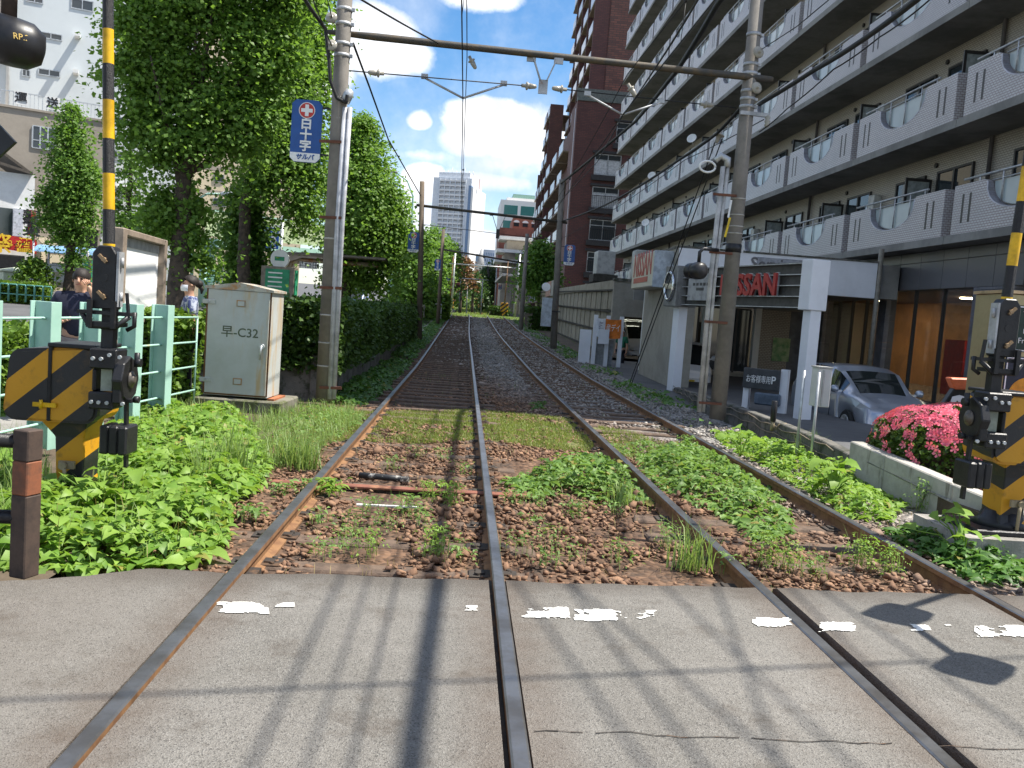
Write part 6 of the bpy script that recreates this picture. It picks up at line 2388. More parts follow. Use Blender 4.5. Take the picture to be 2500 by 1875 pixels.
MB().bx(w + .001, w + .09, .02, D, zb0 - .03, zb0 - .005).build('foot_flange', mat('rust_flange', (.36, .13, .06), .9), cbt)

# white notice board seen edge on
a_, b_ = at(247, 600, 10.6), at(345, 600, 12.7)
ang = math.atan2(b_.y - a_.y, b_.x - a_.x)
nbz0, nbz1 = at(247, 700, 10.6).z, at(246, 490, 10.6).z
nbd = thing('notice_board', 'large blank white notice board in a brown metal frame behind the mint fence', 'notice board', (a_.x, a_.y, 0), ang)
L = (Vector((b_.x, b_.y)) - Vector((a_.x, a_.y))).length
m_fr = mat('bronze_frame', (.29, .23, .18), .5)
MB().bx(.14, L - .13, .0, .06, nbz0 + .08, nbz1 - .2).build('panel', mat('white_sheet', (.80, .80, .80), .5, var=.02), nbd)
q = MB()
q.bx(0, .14, -.09, .14, nbz0, nbz1).bx(L - .13, L, -.09, .14, nbz0, nbz1 - .0)
q.build('frame_side', m_fr, nbd, bevel=.01)
MB().bx(.14, L - .13, -.09, .14, nbz1 - .08, nbz1).build('frame_top', m_fr, nbd, bevel=.01)
MB().bx(.14, L - .13, -.09, .14, nbz0, nbz0 + .08).build('frame_bottom', m_fr, nbd, bevel=.01)
MB().bx(.14, L - .13, -.01, .07, nbz1 - .2, nbz1 - .085).build('light_strip', m_steel, nbd)
for u in (.25, L - .25):
    MB().bx(u - .05, u + .05, .02, .12, 0, nbz0).build('leg', m_fr, nbd)
for f in range(4):
    MB().bx(L - .155, L - .13, -.10, -.03, nbz0 + .2 + f * .3, nbz0 + .215 + f * .3).build('hinge', m_fr, nbd)

# ================================================================== crossing signals at both sides
def signal_lamp(t, o, axis, r=.16):
    o = Vector(o)
    MB().lathe([(.02, -.20), (r * .6, -.19), (r * .95, -.12), (r, -.04), (r, .06), (r * .9, .06)], o, axis, 22).build('lamp_body', m_black, t)
    MB().lathe([(r * .86, .04), (r * .92, .06), (r * .95, .34), (r * .90, .34), (r * .86, .06)], o, axis, 22).build('lamp_hood', m_black, t)
    MB().lathe([(r * .84, .05), (r * .5, .09), (.01, .10)], o, axis, 18).build('lens', mat('dark_red_lens', (.08, .01, .01), .2), t)
    MB().cyl(o + Vector((0, 0, r * .8)), o + Vector((0, 0, r + .45)), .045, n=10).build('lamp_hanger', m_gpost, t)


sp = at(-75, 500, 5.9)
cs = thing('crossing_signal', 'black hooded crossing signal lamp hanging at the top left corner', 'signal', (sp.x, sp.y, 0))
lp = at(18, 88, 5.6)
MB().cyl((0, 0, 0), (0, 0, 4.6), .06, n=12).build('post', m_gpost, cs)
arm_z = lp.z + .62
signal_lamp(cs, lp - Vector((sp.x, sp.y, 0)), (-.90, -.42, .12), .145)
MB().tube([(0, 0, arm_z), (lp.x - sp.x + .1, lp.y - sp.y, arm_z)], .04, 8).build('arm', m_gpost, cs)
text('lettering', 'RP.2', .05, mat('gold_print', (.6, .42, .12), .5), cs, lp - Vector((sp.x, sp.y, 0)) + Vector((.125, -.105, -.0)), (R(85), R(-4), R(48)), .002)
q = MB()
ap = at(0, 302, 5.7) - Vector((sp.x, sp.y, 0))
q.prism([(-.35, .10), (-.02, .10), (.09, -.005), (-.10, -.20), (-.35, -.2)], .03, Matrix.Translation(ap))
q.build('direction_arrow', m_black, cs)
sr = thing('crossing_signal', 'crossing signal with two hooded lamps standing right of the road, its shadow on the asphalt', 'signal', (5.2, 5.6, 0))
MB().cyl((0, 0, 0), (0, 0, 3.4), .05, n=12).build('post', m_gpost, sr)
MB().tube([(0, 0, 2.75), (-1.25, -.94, 2.75), (-1.25, -1.75, 2.75)], .03, 8).build('arm', m_gpost, sr)
for y in (-.94, -1.68):
    MB().lathe([(.02, -.14), (.12, -.12), (.14, 0), (.13, .20), (.12, .20), (.12, .02)], (-1.25, y, 2.66), (-.75, -.66, 0), 18).build('lamp', m_black, sr)

# ================================================================== shop billboard, stand-up sign, equipment box, bollard
Y0 = 9.3
a_ = at(2131, 640, Y0)
bl = thing('shop_billboard', 'gold framed shop billboard with dark green heading behind the right gate', 'billboard', (a_.x + .2, Y0, -.6), R(-4))
bz1 = a_.z + .65
m_gold = mat('brass_frame', (.36, .30, .17), .4, .55, var=.06, scale=2)
MB().bx(0, 1.7, 0, .62, .10, bz1).build('case', m_gold, bl, bevel=.01)
MB().bx(-.02, 1.72, -.03, .64, bz1 + .001, bz1 + .035).build('case_top', mat('copper_edge', (.5, .36, .22), .35, .6), bl)
m_dgr = mat('bottle_green', (.008, .03, .022), .35)
zs_ = bz1 - .62
MB().bx(.09, 1.62, -.012, -.001, zs_, bz1 - .12).build('heading_panel', m_dgr, bl)
MB().bx(.09, 1.62, -.012, -.001, .45, zs_ - .05).build('lower_panel', mat('navy_panel', (.012, .014, .035), .35), bl)
q = MB().bx(.10, .112, -.016, -.0125, zs_ + .01, bz1 - .13).bx(.1125, 1.6, -.016, -.0125, bz1 - .142, bz1 - .13).bx(.1125, 1.6, -.016, -.0125, zs_ + .01, zs_ + .022).bx(.10, 1.6, -.016, -.0125, zs_ - .075, zs_ - .063).bx(.10, .112, -.016, -.0125, .5, zs_ - .08)
q.build('border_line', m_white2, bl)
m_ser = mat('silver_print', (.62, .63, .62), .4)
text('lettering', 'YOSHIYA', .10, m_ser, bl, (.42, -.014, zs_ + .40), (R(90), 0, 0), .002)
text('lettering', 'SainE', .235, m_ser, bl, (.48, -.014, zs_ + .265), (R(90), 0, 0), .003, bold=.006)
text('lettering', 'Fresh Food Plaza', .085, m_ser, bl, (.48, -.014, zs_ + .12), (R(90), 0, 0), .002)
MB().cyl((.36, -.0125, zs_ - .48), (.36, -.016, zs_ - .48), .21, n=28).build('orange_disc', mat('orange_print', (.62, .27, .02), .5), bl)
MB().cyl((.42, -.0165, zs_ - 1.0), (.42, -.019, zs_ - 1.0), .18, n=7).build('white_shape', m_white2, bl)
Y1 = 11.4
a_ = at(2060, 870, Y1)
sg2 = thing('standing_sign', 'stand-up sign with orange top, black body and white panel behind the azalea', 'sign', (a_.x, Y1, -.6), R(-6))
z_ = [at(2060, y, Y1).z + .6 for y in (932, 890, 862, 836, 813)]
q = MB().prism([(-.42, -.0), (.42, 0), (.42, z_[3]), (.0, z_[3] + .01), (-.18, z_[1]), (-.42, z_[0])], .12, Matrix.Identity(4))
q.build('body', m_black, sg2, bevel=.01)
MB().prism([(-.02, z_[3] - .03), (.40, z_[3] - .01), (.42, z_[4]), (-.10, z_[4] - .02)], .18, Matrix.Translation((0, -.04, 0))).build('orange_top', mat('orange_paint', (.60, .14, .05), .5), sg2, bevel=.02)
MB().prism([(-.12, .0), (.36, .0), (.36, z_[2] - .02), (.06, z_[2] + .06), (-.03, z_[2] + .03), (-.14, z_[0])], .02, Matrix.Translation((0, -.025, 0))).build('white_panel', m_white2, sg2)
eb = gz(1745, 985)
eq_ = thing('equipment_box', 'pale grey equipment box on two thin galvanised legs beside the silver car', 'equipment box', (eb.x, eb.y, -.15))
ez0, ez1 = at(1770, 878, eb.y).z + .15, at(1775, 795, eb.y).z + .15
MB().bx(.0, .17, -.08, .14, ez0, ez1).build('box', mat('box_grey', (.52, .53, .53), .5, var=.05), eq_, bevel=.006)
MB().bx(-.01, .18, -.09, .15, ez1 + .001, ez1 + .02).build('box_lid', m_unit, eq_)
MB().bx(.055, .075, -.095, -.081, ez0 + .02, ez1 - .02).build('door_bar', m_steel, eq_)
for x, y in ((-.09, .15), (.0, -.1)):
    MB().tube([(x, y, 0), (x + .0, y, ez1 - .05)], .018, 7).build('leg', m_alu, eq_)
bo = gz(1668, 925, .12)
bq_ = thing('lane_marker', 'short black marker post standing on the low kerb wall', 'marker post', (bo.x, bo.y, .1))
MB().cyl((0, 0, -.02), (0, 0, .13), .03, n=10).build('stem', mat('dull_brass', (.25, .2, .12), .6), bq_)
MB().cyl((0, 0, .12), (0, 0, .42), .042, n=12).build('sleeve', m_black, bq_, bevel=.004)
MB().tube([(.05, 0, .0), (.1, .0, .08), (.2, 0, .10), (.22, 0, 0)], .012, 6).build('conduit', mat('dull_brass', (.25, .2, .12), .6), bq_)
# bay markings on the lot
m_bblue = mat('bay_blue', (.02, .09, .30), .7)
pk = thing('bay_marking', 'blue and white parking bay stripes on the showroom lot', 'road marking', (5.6, 15, 0))
MB().beam((5.4, 21.0, -.594), (5.9, 14.6, -.594), .3, .004).build('blue_stripe', m_bblue, pk, world=True)
MB().beam((5.65, 21.0, -.594), (6.15, 14.6, -.594), .06, .004).build('white_line', m_paint, pk, world=True)
MB().beam((8.0, 23, -.594), (8.1, 14.6, -.594), .10, .004).build('white_line', m_paint, pk, world=True)

# ================================================================== vehicles
m_tyre = mat('tyre', (.02, .02, .02), .8)
m_rim = mat('rim', (.45, .46, .47), .35, .7)
m_carglass = glass('car_glass', (.02, .025, .025), .04)
m_lamp = glass('headlamp_glass', (.55, .58, .60), .08)
m_trim = mat('black_trim', (.02, .02, .022), .5)


def car(name, label, cat, loc, rz, paint, L=4.1, Wd=1.69, Hh=1.52, kind='hatch', plate=None):
    """Loft along the length (+x is the front); body, glass and lamps are split into parts."""
    t = thing(name, label, cat, loc, rz)
    if kind == 'hatch':   # x fraction, sill, belt, roof, half width at belt, half width at roof
        st = [(-.5, .45, .80, .82, .70, .60), (-.485, .34, .92, .95, .86, .70), (-.45, .28, .95, 1.20, .93, .76), (-.40, .24, .96, 1.40, .96, .78), (-.30, .20, .97, 1.50, .99, .80),
              (-.12, .19, .96, 1.53, 1.0, .81), (.02, .19, .94, 1.51, 1.0, .80), (.12, .19, .93, 1.42, 1.0, .77), (.20, .19, .925, 1.22, .99, .73), (.285, .20, .91, .99, .98, .70),
              (.36, .21, .87, .92, .96, .66), (.43, .23, .78, .83, .90, .58), (.475, .27, .68, .72, .80, .50), (.5, .34, .58, .60, .66, .42)]
        g0, g1 = 2, 9
    else:                  # van
        st = [(-.5, .40, 1.0, 1.02, .88, .84), (-.49, .28, 1.1, 1.80, .95, .86), (-.46, .24, 1.12, 1.92, .98, .88), (-.30, .22, 1.12, 1.96, 1.0, .88), (-.05, .22, 1.12, 1.96, 1.0, .88),
              (.20, .22, 1.12, 1.95, 1.0, .88), (.32, .22, 1.12, 1.86, 1.0, .86), (.39, .22, 1.10, 1.62, .99, .82), (.455, .24, 1.05, 1.15, .96, .76), (.485, .27, .85, .90, .90, .7), (.5, .34, .6, .64, .84, .6)]
        g0, g1 = 1, 8
    xs = [s[0] for s in st]
    dens = sorted(set(list(np.linspace(-.5, .5, 41)) + xs))
    k = Hh / max(s[3] for s in st)
    w2 = Wd / 2
    rings = []
    ax = (.31, -.30) if kind == 'hatch' else (.33, -.30)
    for f in dens:
        v = [float(np.interp(f, xs, [s[i] for s in st])) for i in range(6)]
        sill, belt, roof = v[1] * k, v[2] * k, v[3] * k
        hb, hr = v[4] * w2, v[5] * w2
        arch = 0
        for a_ in ax:
            d = abs(f - a_) * L
            if d < .37:
                arch = max(arch, math.sqrt(.37 ** 2 - d * d) + .30)
        low = max(sill, arch)
        r_ = [(.0, sill), (hb * .90, sill), (hb * .965, max(low, sill + .04)), (hb * 1.0, max(low + .03, belt * .62)), (hb * 1.0, belt * .86), (hb * .965, belt),
              (hb * .93, belt + .03), (hr + (hb * .93 - hr) * .08, belt + (roof - belt) * .86 + .02), (hr * .86, max(roof - .02, belt + .035)), (hr * .45, max(roof, belt + .04)), (0, max(roof + .008, belt + .045))]
        rings.append([(f * L, y, z) for y, z in r_])
    nr = 11
    V = []
    for r_ in rings:
        V += [(p_[0], p_[1], p_[2]) for p_ in r_] + [(p_[0], -p_[1], p_[2]) for p_ in r_[1:-1]]
    m_ = nr + nr - 2

    def vid(i, j, s):
        return i * m_ + (j if s > 0 or j in (0, nr - 1) else nr - 1 + j)
    groups = {'body': [], 'windscreen': [], 'side_window': [], 'rear_window': []}
    x0, x1 = xs[g0], xs[g1]
    for i in range(len(dens) - 1):
        fm = (dens[i] + dens[i + 1]) / 2
        for j in range(nr - 1):
            for s in (1, -1):
                q = [vid(i, j, s), vid(i + 1, j, s), vid(i + 1, j + 1, s), vid(i, j + 1, s)]
                if s < 0:
                    q.reverse()
                key = 'body'
                pillar = min(abs(fm - p_) for p_ in ((-.14, .035) if kind == 'hatch' else (-.2, .12))) < .011
                fr_s = xs[g1 - 2] if kind == 'hatch' else xs[g1 - 2]
                if j == 6 and x0 + .03 < fm < x1 - .05 and not pillar:
                    key = 'side_window'
                if j >= 8 and (x1 - (.165 if kind == 'hatch' else .14)) < fm < x1 + .004:
                    key = 'windscreen'
                if j >= 8 and fm < x0 + .05 and fm > x0 - .02:
                    key = 'rear_window'
                groups[key].append(q)
    for i in (0, len(dens) - 1):
        for j in range(nr - 1):
            groups['body'] += [[vid(i, j, 1), vid(i, j + 1, 1), vid(i, j + 1, -1), vid(i, j, -1)] if j not in (0, nr - 2) else
                               ([vid(i, 0, 1), vid(i, 1, 1), vid(i, 1, -1)] if j == 0 else [vid(i, nr - 2, 1), vid(i, nr - 1, 1), vid(i, nr - 2, -1)])]
    for key, F in groups.items():
        me = bpy.data.meshes.new(key)
        used = sorted({v for f in F for v in f})
        mp = {v: i for i, v in enumerate(used)}
        me.from_pydata([V[v] for v in used], [], [[mp[v] for v in f] for f in F])
        me.materials.append(paint if key == 'body' else m_carglass)
        me.polygons.foreach_set('use_smooth', [True] * len(F))
        bm = bmesh.new()
        bm.from_mesh(me)
        bmesh.ops.recalc_face_normals(bm, faces=bm.faces)
        bm.to_mesh(me)
        bm.free()
        link(key, me, t)
    wh = MB().cyl((0, -.09, 0), (0, .09, 0), .305, n=24).mesh('wheel', m_tyre, bevel=.02)
    rim = MB().lathe([(.20, -.005), (.205, .012), (.17, .006), (.05, .01), (.05, .022), (.01, .022)], (0, 0, 0), (0, -1, 0), 20)
    for i in range(5):
        a_ = 2 * math.pi * i / 5
        rim.beam((.04 * math.cos(a_), -.018, .04 * math.sin(a_)), (.19 * math.cos(a_), -.012, .19 * math.sin(a_)), .05, .012, (0, 1, 0))
    rim = rim.mesh('rim', m_rim)
    for a_ in ax:
        for s in (1, -1):
            w_ = link('wheel', wh, t, (a_ * L, s * (w2 - .10), .305))
            link('rim', rim, w_, (0, -s * -.093, 0), (0, 0, 0 if s < 0 else math.pi))
        MB().bx(a_ * L - .36, a_ * L + .36, -w2 + .22, w2 - .22, .2, .72).build('wheel_well', m_trim, t)
    fx = L * .5
    for s in (1, -1):
        if kind == 'hatch':
            q = MB()
            pts = [(fx - .62, s * w2 * .965, .86 * k), (fx - .30, s * w2 * .90, .80 * k), (fx - .12, s * w2 * .72, .70 * k), (fx - .17, s * w2 * .76, .62 * k), (fx - .40, s * w2 * .955, .70 * k)]
            q.poly([Vector(p_) + Vector((.02, s * .015, .012)) for p_ in pts])
            q.build('headlight', m_lamp, t)
            MB().lathe([(.01, 0), (.065, .01), (.07, .035)], (fx - .26, s * w2 * .86, .735 * k), (-.6, -s * .5, 0), 14).build('lamp_reflector', m_rim, t)
        else:
            MB().box((fx - .06, s * w2 * .72, .78 * k), (.06, .26, .2)).build('headlight', m_lamp, t, bevel=.03)
        q = MB().lathe([(.02, -.09), (.07, -.06), (.085, 0), (.07, .06), (.02, .09)], ((.215 if kind == 'hatch' else .36) * L, s * (w2 + .10), 1.02 * k if kind == 'hatch' else 1.2), (.15, s, .1), 12)
        q.box(((.215 if kind == 'hatch' else .36) * L, s * (w2 + .0), .98 * k if kind == 'hatch' else 1.16), (.06, .12, .04))
        q.build('wing_mirror', paint, t)
        q = MB()
        for x in ((.025, -.135) if kind == 'hatch' else (.1,)):
            q.tube([(x * L - .08, s * (w2 + .004), .80 * k), (x * L, s * (w2 + .028), .805 * k), (x * L + .08, s * (w2 + .004), .80 * k)], .014, 6)
        q.build('door_handle', paint, t)
        q = MB()
        for x in ((.115, -.05, -.215) if kind == 'hatch' else (.28, -.0)):
            q.tube([(x * L, s * (w2 + .001), .34), (x * L + .02, s * (w2 * 1.0 + .001), .60 * k), (x * L, s * (w2 * .985), .88 * k)], .006, 4)
        q.build('door_seam', m_trim, t)
    MB().bx(fx - .05, fx + .005, -w2 * .48, w2 * .48, .36, .48).build('grille', m_trim, t, bevel=.02)
    MB().bx(fx + .006, fx + .018, -.165, .165, .40, .52).build('number_plate', plate or m_white, t)
    MB().bx(-fx - .01, -fx + .03, -w2 * .75, w2 * .75, .3, .5).build('bumper', m_trim, t, bevel=.02)
    return t


m_silver = carpaint('silver_paint', (.38, .41, .47), .55, .32)
m_white_car = carpaint('white_car_paint', (.62, .63, .64), .0, .35)
m_blue_car = carpaint('blue_van_paint', (.07, .13, .26), .1, .3)
g = gz(1836, 964)
car('parked_car', 'silver blue hatchback parked nose forward behind the pink azalea', 'car', (8.92, 19.4, -.6), R(-89), m_silver)
car('parked_van', 'pale grey van standing under the service canopy behind the concrete pole', 'van', (at(1500, 820, 25.7).x, 28.0, -.6), R(-90), m_white_car, 3.4, 1.48, 1.65, 'van', mat('yellow_plate_tone', (.65, .45, .02), .5))
car('parked_van', 'white van inside the garage mouth behind the orange banner', 'van', (at(1358, 760, 37).x + .5, 39.0, -.3), R(-90), m_white_car, 4.4, 1.7, 1.95, 'van')
p_ = onroad(757, 655, 58)
car('parked_car', 'dark blue minivan on the avenue seen below the ginkgo crown', 'car', p_, R(-80), m_blue_car, 4.3, 1.75, 1.75, 'van')

# ================================================================== people
m_skin = mat('skin', (.52, .30, .20), .5, var=.05)
m_hair = mat('dark_hair', (.022, .016, .013), .65)
m_eye = mat('eye_dark', (.02, .015, .012), .3)
m_lip = mat('lip', (.36, .14, .11), .5)


def skinmesh(name, J, E, root, m, parent, sub=2):
    """Grow one continuous surface over a jointed skeleton."""
    names = list(J)
    me = bpy.data.meshes.new(name)
    me.from_pydata([J[n_][0] for n_ in names], [(names.index(a_), names.index(b_)) for a_, b_ in E], [])
    o = bpy.data.objects.new(name, me)
    COL.objects.link(o)
    md = o.modifiers.new('s', 'SKIN')
    md.use_smooth_shade = True
    for i, n_ in enumerate(names):
        r = J[n_][1]
        me.skin_vertices[0].data[i].radius = r if isinstance(r, tuple) else (r, r)
        me.skin_vertices[0].data[i].use_root = n_ == root
    o.modifiers.new('u', 'SUBSURF').levels = sub
    dg = bpy.context.evaluated_depsgraph_get()
    out = bpy.data.meshes.new_from_object(o.evaluated_get(dg))
    out.name = name
    bpy.data.objects.remove(o)
    out.materials.clear()
    out.materials.append(m)
    out.polygons.foreach_set('use_smooth', [True] * len(out.polygons))
    return link(name, out, parent)


def person(label, loc, rz, H, shirt, legs, hairstyle, wide=1.0, armR=None, armL=None, mask=False, extra=None):
    """Figure facing local -y. armR/armL: elbow and wrist positions."""
    t = thing('person', label, 'person', loc, rz)
    h = H
    sw = .108 * h * wide
    aR = armR or [(-sw - .03 * h, .0, .62 * h), (-sw - .03 * h, -.03 * h, .47 * h)]
    aL = armL or [(sw + .03 * h, .0, .62 * h), (sw + .03 * h, -.03 * h, .47 * h)]
    k = h * wide
    J = {'pel': ((0, 0, .52 * h), (.088 * k, .068 * k)), 'wst': ((0, .0, .62 * h), (.080 * k, .066 * k)), 'chs': ((0, 0, .73 * h), (.093 * k, .070 * k)), 'nk0': ((0, .005, .815 * h), .045 * h),
         'nk1': ((0, -.005 * h, .85 * h), .034 * h), 'hd0': ((0, -.012 * h, .885 * h), (.042 * h, .050 * h)), 'hd1': ((0, -.008 * h, .925 * h), (.046 * h, .056 * h)), 'hd2': ((0, .0, .965 * h), (.036 * h, .044 * h))}
    E = [('pel', 'wst'), ('wst', 'chs'), ('chs', 'nk0'), ('nk0', 'nk1'), ('nk1', 'hd0'), ('hd0', 'hd1'), ('hd1', 'hd2')]
    S = {q: (J[q][0], tuple(v * 1.12 for v in J[q][1]) if isinstance(J[q][1], tuple) else J[q][1] * 1.25) for q in ('pel', 'wst', 'chs', 'nk0')}
    SE = [('pel', 'wst'), ('wst', 'chs'), ('chs', 'nk0')]
    Lg = {'pel': ((0, 0, .52 * h), tuple(v * 1.08 for v in J['pel'][1]))}
    LE = []
    for sd_, arm in ((-1, aR), (1, aL)):
        n_ = 'R' if sd_ < 0 else 'L'
        J['sh' + n_] = ((sd_ * sw * .92, 0, .795 * h), .036 * k)
        J['el' + n_] = (arm[0], .026 * k)
        J['wr' + n_] = (arm[1], .018 * h)
        d = (Vector(arm[1]) - Vector(arm[0])).normalized()
        J['pm' + n_] = (tuple(Vector(arm[1]) + d * .035 * h), (.022 * h, .012 * h))
        E += [('chs', 'sh' + n_), ('sh' + n_, 'el' + n_), ('el' + n_, 'wr' + n_), ('wr' + n_, 'pm' + n_)]
        S['sh' + n_] = (J['sh' + n_][0], .048 * k)
        mid = tuple(Vector(J['sh' + n_][0]).lerp(Vector(arm[0]), .72))
        S['sl' + n_] = (mid, .042 * k)
        SE += [('chs', 'sh' + n_), ('sh' + n_, 'sl' + n_)]
        hx = sd_ * .05 * k
        for q, (z, y, r) in {'hp': (.49, 0, .052), 'kn': (.28, -.01, .036), 'an': (.045, .01, .024), 'to': (.018, -.07, .018)}.items():
            J[q + n_] = ((hx * (1 if q == 'hp' else .95), y * h, z * h), r * k)
        E += [('pel', 'hp' + n_), ('hp' + n_, 'kn' + n_), ('kn' + n_, 'an' + n_), ('an' + n_, 'to' + n_)]
        Lg['hp' + n_] = (J['hp' + n_][0], .060 * k)
        Lg['kn' + n_] = (J['kn' + n_][0], .046 * k)
        Lg['an' + n_] = (J['an' + n_][0], .036 * k)
        LE += [('pel', 'hp' + n_), ('hp' + n_, 'kn' + n_), ('kn' + n_, 'an' + n_)]
        q = MB()
        x = d.orthogonal().normalized()
        y = d.cross(x)
        c = Vector(J['pm' + n_][0]) + d * .01 * h
        for f, (off, ln) in enumerate(((-.016, .9), (-.005, 1.0), (.006, .95), (.016, .75))):
            p0 = c + x * off * h
            q.tube([p0, p0 + d * .022 * h * ln, p0 + d * .038 * h * ln + y * .012 * h], [.0055 * h, .005 * h, .004 * h], 7)
        p0 = Vector(arm[1]) + d * .015 * h + x * .016 * h
        q.tube([p0, p0 + d * .018 * h + x * .012 * h, p0 + d * .032 * h + x * .012 * h + y * .008 * h], [.007 * h, .006 * h, .0045 * h], 7)
        q.build('fingers', m_skin, t)
        MB().lathe([(.02 * h, -.055 * h), (.026 * h, -.03 * h), (.026 * h, .02 * h), (.02 * h, .04 * h)], (hx * .95, -.03 * h, .022 * h), (0, -1, 0), 12).build('shoe', m_trim, t)
    skinmesh('body', J, E, 'pel', m_skin, t)
    skinmesh('shirt', S, SE, 'pel', shirt, t)
    skinmesh('trousers', Lg, LE, 'pel', legs, t)
    hc = Vector((0, .004 * h, .945 * h))
    q = MB()
    N, Mq = 18, 10
    for i in range(Mq + 1):
        th = math.pi * i / Mq * .62
        for j in range(N):
            ph = 2 * math.pi * j / N
            front = max(0, -math.sin(ph))
            tt = th * (1 - .5 * front) if hairstyle != 'bob' else th * (1.38 - .62 * front)
            r = .0585 * h * (1 + .05 * math.sin(j * 2.6 + i))
            q.v.append((hc.x + r * .92 * math.sin(tt) * math.cos(ph), hc.y + r * 1.1 * math.sin(tt) * math.sin(ph), hc.z + r * .98 * math.cos(tt)))
    for i in range(Mq):
        for j in range(N):
            kk = (j + 1) % N
            q.face((i * N + j, i * N + kk, (i + 1) * N + kk, (i + 1) * N + j), True)
    if hairstyle == 'bun':
        q.lathe([(.004 * h, -.03 * h), (.028 * h, -.02 * h), (.034 * h, 0), (.026 * h, .025 * h), (.004 * h, .034 * h)], (0, .068 * h, .935 * h), (0, .6, -.5), 12)
        q.tube([(0, .075 * h, .92 * h), (.0, .095 * h, .89 * h), (0, .09 * h, .855 * h)], [.022 * h, .018 * h, .006 * h], 8)
    q.build('hair', m_hair, t)
    fy = -.064 * h
    for s in (-1, 1):
        MB().lathe([(.001, -.003 * h), (.0075 * h, 0), (.001, .003 * h)], (s * .019 * h, fy + .006 * h, .932 * h), (0, 1, 0), 10).build('eye', m_eye, t)
        MB().beam((s * .010 * h, fy + .003 * h, .946 * h), (s * .030 * h, fy + .010 * h, .947 * h), .006 * h, .004 * h).build('eyebrow', m_hair, t)
        MB().lathe([(.002 * h, -.006 * h), (.014 * h, 0), (.004 * h, .006 * h)], (s * .048 * h, .002 * h, .920 * h), (s, .4, 0), 10).build('ear', m_skin, t)
    MB().lathe([(.003 * h, .02 * h), (.008 * h, .0), (.011 * h, -.012 * h), (.004 * h, -.016 * h)], (0, fy - .001 * h, .918 * h), (0, .15, 1), 10).build('nose', m_skin, t)
    if mask:
        q = MB()
        for i in range(6):
            for j in range(9):
                a_ = R(-75 + 150 * j / 8)
                rr = (.054 + .006 * math.sin(math.pi * i / 5)) * h
                q.v.append((rr * math.sin(a_) * .88, -.012 * h - rr * math.cos(a_) * 1.08, (.868 + .052 * i / 5) * h))
        for i in range(5):
            for j in range(8):
                q.face((i * 9 + j, i * 9 + j + 1, (i + 1) * 9 + j + 1, (i + 1) * 9 + j), True)
        q.build('face_mask', mat('mask_white', (.70, .72, .78), .7, var=.04), t)
    else:
        MB().beam((-.016 * h, fy + .004 * h, .893 * h), (.016 * h, fy + .004 * h, .893 * h), .004 * h, .006 * h).build('mouth', m_lip, t)
    return t


m_navy = mat('navy_cloth', (.016, .018, .04), .85)
mp_ = at(176, 600, 9.9)
hm = mp_.z + .10
man = person('person in a navy shirt with a hand at the cheek behind the left gate', (mp_.x, 9.9, 0), R(8), hm, m_navy, mat('dark_trousers', (.025, .026, .035), .85), 'bob', 1.28,
             armL=[(.30, -.10, .66 * hm), (.13, -.12, .86 * hm)], armR=[(-.30, -.02, .62 * hm), (-.10, -.24, .66 * hm)])
wp = at(412, 598, 12.7)
hw_ = wp.z - .0
m_print = mat('blue_floral_cloth', (.42, .46, .55), .8, col2=(.05, .07, .20), scale=16, lo=.42, hi=.56)
wom = person('person with white face mask, tied dark hair and blue patterned top beside the grey cabinet', (wp.x, 12.7, 0), R(-62), hw_ + .02, m_print, mat('dark_trousers', (.025, .026, .035), .85), 'bun', .92,
             armR=[(-.22, -.08, .60 * hw_), (-.16, -.34, .66 * hw_)], mask=True)
MB().box((-.17, -.42, .68 * hw_), (.08, .015, .15)).build('phone', m_black, wom)
gp_ = at(1342, 760, 33.0)
person('person in a green shirt standing inside the garage by the white van', (gp_.x, 33.0, -.45), R(-40), 1.7, mat('green_cloth', (.02, .14, .07), .8), mat('dark_trousers', (.025, .026, .035), .85), 'short')

# ================================================================== vegetation
m_ginkgo = leafmat('ginkgo_leaf', (.085, .175, .03), (.21, .36, .065), .48)
m_ginkgo2 = leafmat('ginkgo_leaf_far', (.07, .155, .03), (.18, .32, .06), .46)
m_ivy = leafmat('ivy_leaf', (.055, .13, .022), (.15, .28, .05), .40)
m_weed = leafmat('weed_leaf', (.12, .25, .03), (.28, .43, .08), .40, dead=.8)
m_weed2 = leafmat('weed_leaf_dull', (.085, .18, .035), (.22, .35, .09), .38, dead=.9)
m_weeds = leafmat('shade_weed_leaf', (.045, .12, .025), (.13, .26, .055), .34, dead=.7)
m_grass = leafmat('grass_blade', (.12, .22, .05), (.30, .40, .13), .40)
m_moss = leafmat('short_turf', (.11, .17, .03), (.27, .32, .075), .35)
m_dry = leafmat('dry_stem', (.22, .17, .07), (.42, .34, .16), .3)
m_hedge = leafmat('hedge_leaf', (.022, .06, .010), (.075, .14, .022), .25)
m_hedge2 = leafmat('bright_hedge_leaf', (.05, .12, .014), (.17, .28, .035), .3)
m_bark = mat('bark', (.105, .08, .06), .95, col2=(.05, .04, .032), scale=9, bump=1.0, bscale=22)
m_far = leafmat('far_leaf', (.03, .075, .02), (.08, .15, .04), .3)
m_redleaf = leafmat('russet_leaf', (.12, .06, .03), (.26, .14, .06), .3)


